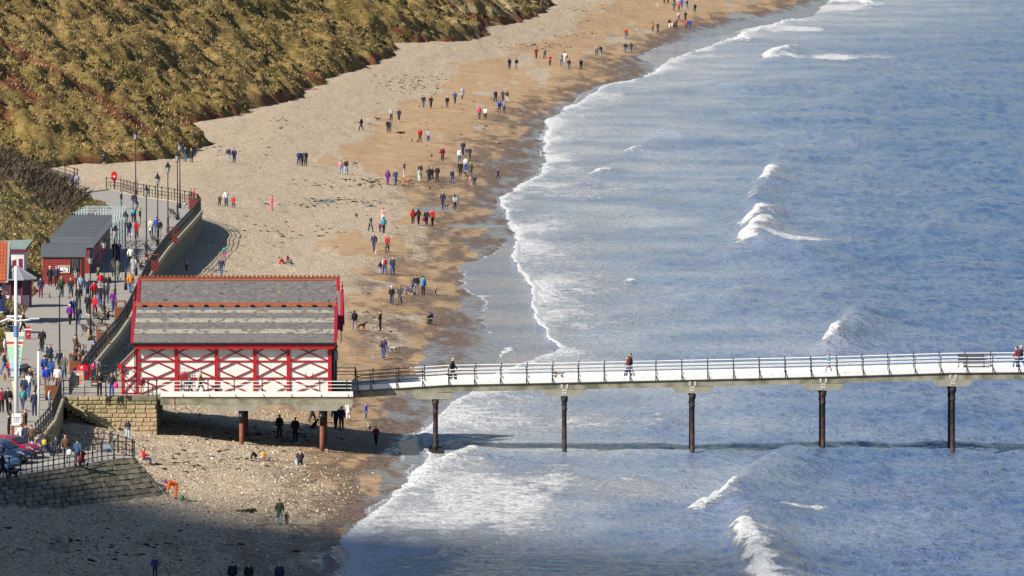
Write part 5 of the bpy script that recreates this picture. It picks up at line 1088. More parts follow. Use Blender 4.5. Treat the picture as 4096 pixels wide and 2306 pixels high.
for x in (-.9,.0): q = MB(); q.box(x-.06,x+.06,-.06,.06,0,1.25); q.obj('post', MATS['cream_pole_paint'], t); q = MB(); q.box(x-.06,x+.06,1.2,1.32,0,1.25); q.obj('post', MATS['cream_pole_paint'], t)
q = MB(); q.box(-1.1,.25,-.1,1.4,1.252,1.33); q.obj('top', MATS['cream_pole_paint'], t)
# planter with a spiky palm
p = W(8, 1375, ZP); t = thing('planter', 'stone planter with a spiky yellow-green palm at the left edge', 'planter', tuple(p)); q = MB(); q.lathe((0,0,0), [(0,.5),(.1,.62),(.38,.7),(.45,.7)], 16); q.obj('bowl', MATS['grey_concrete'], t, smooth=True)
for k in range(40):
    a = random.uniform(0, 6.28); e = random.uniform(.2, 1.3); l = random.uniform(.5, .9); d = Vector((math.cos(a)*math.cos(e), math.sin(a)*math.cos(e), math.sin(e)))*l; s_ = Vector((-math.sin(a), math.cos(a), 0))*.03; b0 = Vector((0,0,.45))
    q = MB(); q.add([b0-s_, b0+s_, b0+d*.6+s_+Vector((0,0,.05)), b0+d-Vector((0,0,.12)), b0+d*.6-s_+Vector((0,0,.05))], [(0,1,2,3,4)]); q.obj('leaf', mat('palm_leaf', (.26,.24,.05), .6, .3, 5), t)
# sign fixed to the slipway railing
p = PT(430, 1838); q = MB(); q.box(-.35,.35,-.10,-.07,.45,1.05); t = thing('railing_sign', 'dark grey notice fixed to the slipway railing', 'sign', tuple(p)); q.obj('plate', mat('notice_grey', (.12,.15,.20), .5, .2), t); q = MB(); q.box(-.28,.28,-.108,-.101,.7,.98); q.obj('notice_print', mat('notice_pale', (.30,.33,.38), .5, .1), t)
# ================================================================== parked cars (noses towards the sea)
def car(px_, py_, rz, colr, name, label):
    t = thing('parked_car', label, 'car', tuple(PT(px_, py_)), rz, 'cars parked by the revetment'); m = mat(name, colr, .22, .06, 2); w = .86
    prof = [(-2.0,.35),(-2.02,.75),(-1.95,1.02),(-1.6,1.38),(-.9,1.48),(.0,1.46),(.45,1.34),(1.02,.98),(1.65,.86),(1.95,.70),(2.05,.48),(2.02,.28)]
    n_ = len(prof); q = MB(); vs = []
    for y, s in ((-w, 0), (-w*.9, 1), (w*.9, 1), (w, 0)): pass
    rows_ = []
    for yi, k in ((-w, .0), (-w*.82, 1.), (w*.82, 1.), (w, .0)):
        for (x, z) in prof: vs.append((x*(.985 if k == 0 else 1), yi*(1 if z < 1.0 else (.80 if k == 0 else .86)), z-(.06 if k == 0 and z > .6 else 0)))
    fs = [(j*n_+i, j*n_+i+1, (j+1)*n_+i+1, (j+1)*n_+i) for j in range(3) for i in range(n_-1)]+[tuple(range(n_)), tuple(3*n_+i for i in range(n_))[::-1]]+[(j*n_, (j+1)*n_, (j+1)*n_+n_-1, j*n_+n_-1) for j in range(3)]
    q.add(vs, fs); B = q.obj('body', m, t, smooth=False)
    G2 = mat('car_glass', (.03,.04,.055), .08, .1)
    q = MB(); q.add([(.50,-.60,1.335),(.50,.60,1.335),(1.0,.68,1.015),(1.0,-.68,1.015)], [(0,1,2,3)]); q.v = [(x+.015, y, z+.02) for x, y, z in q.v]; q.obj('windscreen', G2, t)
    for s in (-1, 1):
        y1, y0 = s*(w*.845+.0), s*(w*.83)
        for (xa, xb, xc, xd) in ((-1.5,-.45,-.5,-1.25),(-.38,.78,.42,-.42)): q = MB(); q.add([(xa,s*(w*.98),1.0),(xb,s*(w*.98),1.0),(xc,s*(w*.815),1.36),(xd,s*(w*.815),1.36)], [(0,1,2,3)]); q.obj('side_window', G2, t)
        for x in (-1.3, 1.3):
            q = MB(); q.tube([(x, s*(w-.14), .31), (x, s*(w+.03), .31)], .31, 16); wh_ = q.obj('wheel', mat('tyre_rubber', (.015,.015,.015), .8, .2), t); q = MB(); q.tube([(x, s*(w+.031), .31), (x, s*(w+.045), .31)], .19, 12); q.obj('rim', mat('alloy_rim', (.45,.45,.47), .3, .1, metal=.7), wh_)
        q = MB(); q.add([(2.045,s*.42,.60),(1.90,s*.80,.64),(1.62,s*.83,.80),(1.78,s*.52,.80)], [(0,1,2,3)]); q.v = [(x+.02, y, z+.035) for x, y, z in q.v]; q.obj('headlight', mat('headlight_lens', (.55,.6,.65), .1, .1), t)
        q = MB(); q.box(.55,.75,s*(w+.0)-.0 if s > 0 else -w-.18, w+.18 if s > 0 else -w, .98, 1.12); q.obj('door_mirror', m, t)
    q = MB(); q.box(2.03,2.075,-.45,.45,.33,.46); q.obj('grille', M_IRON, t); q = MB(); q.box(2.076,2.09,-.26,.26,.47,.57); q.obj('number_plate', mat('plate_white', (.7,.7,.66), .5, .05), t)
car(38,1832,-.45,(.30,.006,.028),'car_paint_crimson','dark crimson hatchback, furthest of the parked cars'); car(2,1852,-.45,(.012,.022,.07),'car_paint_navy','navy blue car between the crimson and the pale blue cars'); car(-52,1882,-.45,(.13,.26,.48),'car_paint_pale_blue','pale metallic blue car nearest the railing')
# painted lines of the car park
q = MB()
for (a, b, c, d) in [(60,1884,262,1845),(100,1868,270,1838),(40,1895,180,1870)]:
    A_, B_ = PT(a,b)+Vector((0,0,.006)), PT(c,d)+Vector((0,0,.006)); dv = (B_-A_).normalized(); sd = Vector((-dv.y, dv.x, 0))*.07; q.add([A_-sd, B_-sd, B_+sd, A_+sd], [(0,1,2,3)])
tag(q.obj('road_marking', mat('road_paint_white', (.72,.72,.70), .7, .1)), kind='structure')
# ================================================================== people and dogs
def skin_mesh(name, joints, edges, root, mats, labels=None, sub=1):
    """joints: list of (pos, (rx, ry)); edges: pairs with a slot number -> one continuous skinned surface"""
    me = bpy.data.meshes.new(name); me.from_pydata([j[0] for j in joints], [(e[0], e[1]) for e in edges], [])
    o_ = bpy.data.objects.new(name, me); TMP.collection.objects.link(o_)
    o_.modifiers.new('skin', 'SKIN').use_smooth_shade = True
    for i, j in enumerate(joints):
        sv = me.skin_vertices[0].data[i]; sv.radius = j[1]; sv.use_root = (i == root)
    if sub: s_ = o_.modifiers.new('sub', 'SUBSURF'); s_.levels = sub
    vl = TMP.view_layers[0]; vl.update(); dg = vl.depsgraph
    out = bpy.data.meshes.new_from_object(o_.evaluated_get(dg)); bpy.data.objects.remove(o_); bpy.data.meshes.remove(me)
    out.name = name; out.materials.clear()
    for m_ in mats: out.materials.append(m_)
    if len(mats) > 1:
        nP = len(out.polygons); cen = np.zeros(nP*3); out.polygons.foreach_get('center', cen); cen = cen.reshape(-1, 3)
        A_ = np.array([joints[e[0]][0] for e in edges], float); B_ = np.array([joints[e[1]][0] for e in edges], float); lab = np.array([e[2] for e in edges])
        d = B_-A_; t_ = np.clip(((cen[:, None]-A_[None])*d[None]).sum(-1)/((d*d).sum(-1)+1e-9), 0, 1)
        dist = np.linalg.norm(cen[:, None]-(A_[None]+t_[..., None]*d[None]), axis=-1); out.polygons.foreach_set('material_index', lab[dist.argmin(1)])
    out.polygons.foreach_set('use_smooth', [True]*len(out.polygons)); out.update(); return out
def V3(*a): return Vector(a)
def pose_joints(pose):
    """joint positions of a 1.72 m figure facing -Y, feet at the origin"""
    J = dict(pel=V3(0,0,.93), spi=V3(0,0,1.13), che=V3(0,0,1.33), nek=V3(0,.01,1.45), hd0=V3(0,-.01,1.52), hd1=V3(0,-.02,1.61), hd2=V3(0,0,1.70), nos=V3(0,-.145,1.60))
    for s, k in ((-1,'l'),(1,'r')):
        J['sho'+k]=V3(.175*s,0,1.41); J['elb'+k]=V3(.235*s,.03,1.14); J['wri'+k]=V3(.235*s,-.05,.90); J['han'+k]=V3(.235*s,-.07,.83)
        J['hip'+k]=V3(.09*s,0,.88); J['kne'+k]=V3(.10*s,-.02,.48); J['ank'+k]=V3(.105*s,.03,.08); J['toe'+k]=V3(.12*s,-.13,.035)
    w = {'wa': 1, 'wb': -1}.get(pose, 0)
    if w:
        for s, k in ((-1,'l'),(1,'r')):
            g = w*s; J['kne'+k] = V3(.09*s, -.16*g-.04, .48); J['ank'+k] = V3(.09*s, -.28*g if g > 0 else .30, .08 if g > 0 else .14); J['toe'+k] = J['ank'+k]+V3(.01*s, -.16, -.045 if g > 0 else -.09)
            J['elb'+k] = V3(.23*s, .12*g+.03, 1.15); J['wri'+k] = V3(.23*s, .20*g-.08, .93); J['han'+k] = V3(.23*s, .22*g-.1, .86)
    if pose in ('si', 'cr'):
        dz = -.45 if pose == 'si' else -.62
        lean = 0 if pose == 'si' else -.22
        for k in list(J):
            if k[:3] in ('kne','ank','toe'): continue
            J[k] = J[k]+V3(0, lean*max(0, (J[k].z-.9)/.5), dz)
        for s, k in ((-1,'l'),(1,'r')):
            J['kne'+k] = V3(.12*s, -.44 if pose == 'si' else -.36, .48 if pose == 'si' else .46); J['ank'+k] = V3(.12*s, -.48 if pose == 'si' else -.10, .08); J['toe'+k] = J['ank'+k]+V3(.01*s, -.16, -.045)
            J['elb'+k] = J['sho'+k]+V3(.05*s, -.06, -.27); J['wri'+k] = J['elb'+k]+V3(-.08*s, -.24, .0); J['han'+k] = J['wri'+k]+V3(-.03*s, -.07, 0)
    if pose == 'be':
        rot = Matrix.Rotation(RAD(70), 3, 'X')
        for k in list(J):
            if k[:3] in ('hip','kne','ank','toe','pel'): continue
            J[k] = V3(0,0,.93)+rot @ (J[k]-V3(0,0,.93))
        for s, k in ((-1,'l'),(1,'r')):
            J['elb'+k] = J['sho'+k]+V3(.04*s,-.05,-.28); J['wri'+k] = J['elb'+k]+V3(0,-.06,-.24); J['han'+k] = J['wri'+k]+V3(0,-.02,-.07)
    if pose == 're':
        for k in list(J):
            if k[:3] in ('kne','ank','toe'): continue
            h = J[k].z-.88; J[k] = V3(J[k].x, J[k].y*.6+.55*h, .13+.75*h)
        for s, k in ((-1,'l'),(1,'r')):
            J['kne'+k] = V3(.11*s,-.40,.26); J['ank'+k] = V3(.11*s,-.84,.07); J['toe'+k] = V3(.12*s,-.90,.20)
            J['elb'+k] = J['sho'+k]+V3(.10*s,.14,-.24); J['wri'+k] = V3(.30*s,.42,.05); J['han'+k] = V3(.31*s,.36,.03)
    if pose == 'ar':
        J['elbr'] = V3(.34,-.10,1.30); J['wrir'] = V3(.40,-.30,1.38); J['hanr'] = V3(.41,-.37,1.40)
    if pose == 'cl':                                # hands held in front
        for s, k in ((-1,'l'),(1,'r')): J['elb'+k] = V3(.24*s,0,1.13); J['wri'+k] = V3(.07*s,-.20,1.05); J['han'+k] = V3(.0*s+.03*s,-.22,1.02)
    return J
PC = {}
SLOT = [mat('slot_a', (.5,.5,.5)), mat('slot_b', (.4,.4,.4)), mat('slot_c', (.3,.3,.3))]
def body_mesh(pose):
    if ('b', pose) in PC: return PC['b', pose]
    J = pose_joints(pose); names = []; js = []; idx = {}; ed = []
    R = dict(pel=(.145,.12), spi=(.13,.105), che=(.15,.11), nek=(.066,.066), hd0=(.078,.088), hd1=(.098,.114), hd2=(.07,.078), nos=(.02,.02))
    for k in 'lr': R.update({'sho'+k:(.062,.062),'elb'+k:(.05,.05),'wri'+k:(.038,.038),'han'+k:(.044,.03),'hip'+k:(.108,.108),'kne'+k:(.082,.082),'ank'+k:(.062,.062),'toe'+k:(.056,.042)})
    for k in J: idx[k] = len(js); js.append((tuple(J[k]), R[k]))
    def e(a, b, s): ed.append((idx[a], idx[b], s))
    e('pel','spi',1); e('spi','che',1); e('che','nek',0); e('nek','hd0',0); e('hd0','hd1',0); e('hd1','hd2',0); e('hd1','nos',0)
    for k in 'lr':
        e('che','sho'+k,1); e('sho'+k,'elb'+k,1); e('elb'+k,'wri'+k,1); e('wri'+k,'han'+k,0); e('pel','hip'+k,1); e('hip'+k,'kne'+k,1); e('kne'+k,'ank'+k,1); e('ank'+k,'toe'+k,2)
        d = (J['han'+k]-J['wri'+k]).normalized(); s = -1 if k == 'l' else 1; sd = V3(0,-1,0) if abs(d.y) < .7 else V3(1,0,0)
        for i, (o1, ln) in enumerate([(-.026,.075),(-.009,.088),(.009,.084),(.026,.066)]):
            a = len(js); js.append((tuple(J['han'+k]+sd*o1+d*.03), (.0095,.0095))); js.append((tuple(J['han'+k]+sd*o1*1.15+d*(.03+ln*.95)+V3(-.012*s,0,0)), (.008,.008))); ed.append((idx['han'+k], a, 0)); ed.append((a, a+1, 0))
        a = len(js); js.append((tuple(J['wri'+k].lerp(J['han'+k], .6)+sd*.05+d*.03), (.011,.011))); ed.append((idx['wri'+k], a, 0))
    PC['b', pose] = skin_mesh('body_'+pose, js, ed, idx['pel'], SLOT); return PC['b', pose]
def jacket_mesh(pose, kind):
    if (kind, pose) in PC: return PC[kind, pose]
    J = pose_joints(pose); js = []; idx = {}; ed = []; f = {'s': 1.16, 'c': 1.22, 'n': 1.03, 'p': 1.34}[kind]
    def a(n_, p, r): idx[n_] = len(js); js.append((tuple(p), r))
    pel = J['pel']; ax = (J['che']-J['pel']).normalized()
    a('pel', pel-ax*.12, (.155*f,.125*f)); a('spi', J['spi'], (.145*f,.120*f)); a('che', J['che'], (.165*f,.125*f)); a('col', J['nek']+ax*.01, (.085,.085))
    ch = ['pel','spi','che','col']
    if kind == 'c' and pose in ('st','wa','wb','ar','cl'): a('hem', V3(0,.0,.60), (.18*f,.155*f)); a('hem2', V3(0,.0,.50), (.18*f,.155*f)); ed.append((len(js)-2, 0)); ed.append((len(js)-1, len(js)-2))
    for x, y in zip(ch[:-1], ch[1:]): ed.append((idx[x], idx[y]))
    for k in 'lr':
        a('sho'+k, J['sho'+k], (.078*f,.078*f)); a('elb'+k, J['elb'+k], (.064*f,.064*f)); a('wri'+k, J['wri'+k], (.050*f,.050*f))
        ed += [(idx['che'], idx['sho'+k]), (idx['sho'+k], idx['elb'+k]), (idx['elb'+k], idx['wri'+k])]
    PC[kind, pose] = skin_mesh('jacket_'+kind+pose, js, ed, 1, [SLOT[0]]); return PC[kind, pose]
def hair_mesh(pose, kind):
    if ('h'+kind, pose) in PC: return PC['h'+kind, pose]
    J = pose_joints(pose); ax = (J['hd2']-J['hd0']).normalized(); c = J['hd1']
    fw = (J['nos']-J['hd1']); fw = (fw-ax*fw.dot(ax)).normalized(); bk = -fw
    js = [(tuple(c+bk*.035+ax*.0), (0.094,0.094)), (tuple(c+bk*.028+ax*.055), (0.110,0.115)), (tuple(c+ax*.095+bk*.008), (0.079,0.086))]; ed = [(0,1),(1,2)]
    if kind == 'l': js += [(tuple(c+bk*.085-ax*.10), (0.094,0.066)), (tuple(c+bk*.105-ax*.24), (0.084,0.048)), (tuple(c+bk*.11-ax*.32), (0.048,0.030))]; ed += [(0,3),(3,4),(4,5)]
    if kind == 'h': js[1] = (tuple(c+bk*.012+ax*.045), (0.125,0.134)); js[2] = (tuple(c+ax*.115), (0.090,0.096)); js += [(tuple(c+ax*.155), (0.034,0.034))]; ed += [(2,3)]
    if kind == 'c': js[1] = (tuple(c+bk*.01+ax*.055), (0.120,0.130)); js += [(tuple(c+fw*.15+ax*.05), (0.072,0.022))]; ed += [(1,3)]
    if kind == 'd': js[0] = (tuple(c+bk*.055-ax*.05), (0.134,0.120)); js[1] = (tuple(c+bk*.035+ax*.045), (0.138,0.142)); js += [(tuple(c+bk*.06-ax*.14), (0.132,0.108))]; ed += [(0,3)]
    if kind == 'b': js = [(tuple(c+bk*.05-ax*.02), (0.082,0.072)), (tuple(c+bk*.062+ax*.03), (0.072,0.060))]; ed = [(0,1)]
    PC['h'+kind, pose] = skin_mesh('hair_'+kind+pose, js, ed, 0, [SLOT[0]]); return PC['h'+kind, pose]
CC = dict(k=(.014,.014,.017), n=(.018,.028,.075), b=(.02,.07,.26), R=(.015,.05,.50), t=(.02,.30,.48), T=(.05,.33,.33), r=(.52,.012,.022), m=(.20,.012,.035), p=(.75,.04,.22), P=(.62,.30,.34), u=(.14,.02,.24), v=(.06,.045,.19),
 g=(.20,.21,.23), G=(.36,.38,.41), w=(.72,.71,.69), c=(.66,.60,.48), o=(.72,.22,.02), O=(.88,.13,.015), y=(.65,.42,.06), e=(.055,.085,.035), E=(.10,.105,.055), x=(.05,.055,.065), s=(.36,.26,.15), q=(.12,.06,.035), j=(.055,.12,.25), J=(.26,.36,.48), i=(.40,.58,.72), z=(.11,.12,.10), N=(.035,.055,.12), L=(.10,.20,.12))
HC = dict(k=(.016,.012,.010), b=(.05,.028,.016), f=(.42,.27,.11), g=(.38,.37,.36), a=(.30,.085,.025), w=(.70,.70,.68), r=(.50,.015,.02), n=(.02,.03,.08), h=(.06,.05,.05), t=(.02,.16,.55), u=(.25,.05,.45), p=(.55,.03,.10))
def fabric(code): return mat('cloth_'+code, CC[code], .85, .16, 7.0)
def hairm(code): return mat('hair_'+code, HC[code], .7, .2, 20.0)
M_SKIN = mat('skin', (.58,.33,.23), .6, .08, 8.0)
M_SHOE = {'k': mat('shoe_dark', (.02,.02,.022), .6, .2), 'w': mat('shoe_white', (.72,.72,.72), .6, .05), 'g': mat('boot_green', (.03,.45,.10), .4, .1), 'r': mat('boot_red', (.55,.05,.10), .4, .1), 'b': mat('shoe_tan', (.28,.13,.06), .6, .2)}
FACE = dict(t=0, a=math.pi, l=-math.pi/2, r=math.pi/2, d=-.7, e=.7, f=math.pi-.7, h=math.pi+.7)
def setm(o_, i, m_): o_.material_slots[i].link = 'OBJECT'; o_.material_slots[i].material = m_
GRP = {'b': 'people on the beach', 'p': 'people on the promenade', 'd': 'people on the pier', 'w': 'people on the pier', 'k': 'people on the promenade'}
def place(px_, py_, lv):
    if lv == 'b': return beach_pt(px_, py_)
    if lv == 'd':
        Y = 2.0; X = Xp(px_, Y)
        return Vector((X, Y, pier_z(X)))
    if lv == 'w': p = WY(px_, py_, PY0+.9); p.z = ZP; return p
    if lv == 'k':
        p = W(px_, py_, ZP+.45); p.z = ZP; return p
    return PT(px_, py_)
jit = random.Random(5)
def person(px_, py_, lv, pose, face, H, top, bot, hair, jt, label):
    """hair: style letter + colour letter; jt: jacket kind + shoe letter"""
    p = place(px_, py_, lv); s = H/1.72
    o_ = link('person', body_mesh(pose), None, tuple(p), (0, 0, FACE[face]+jit.uniform(-.25, .25)), (s*(1.0 if H > 1.4 else 1.12), s*(1.0 if H > 1.4 else 1.12), s))
    tag(o_, label, 'person', GRP[lv]); setm(o_, 0, M_SKIN); setm(o_, 1, fabric(bot)); setm(o_, 2, M_SHOE[jt[1] if len(jt) > 1 else 'k'])
    j = link('jacket', jacket_mesh(pose, jt[0]), o_); setm(j, 0, fabric(top))
    nm = 'hair' if hair[0] in 'slb' else ('hood' if hair[0] == 'd' else 'hat')
    h = link(nm, hair_mesh(pose, hair[0]), o_); setm(h, 0, fabric(hair[1:]) if hair[0] == 'd' else hairm(hair[1]))
    return o_
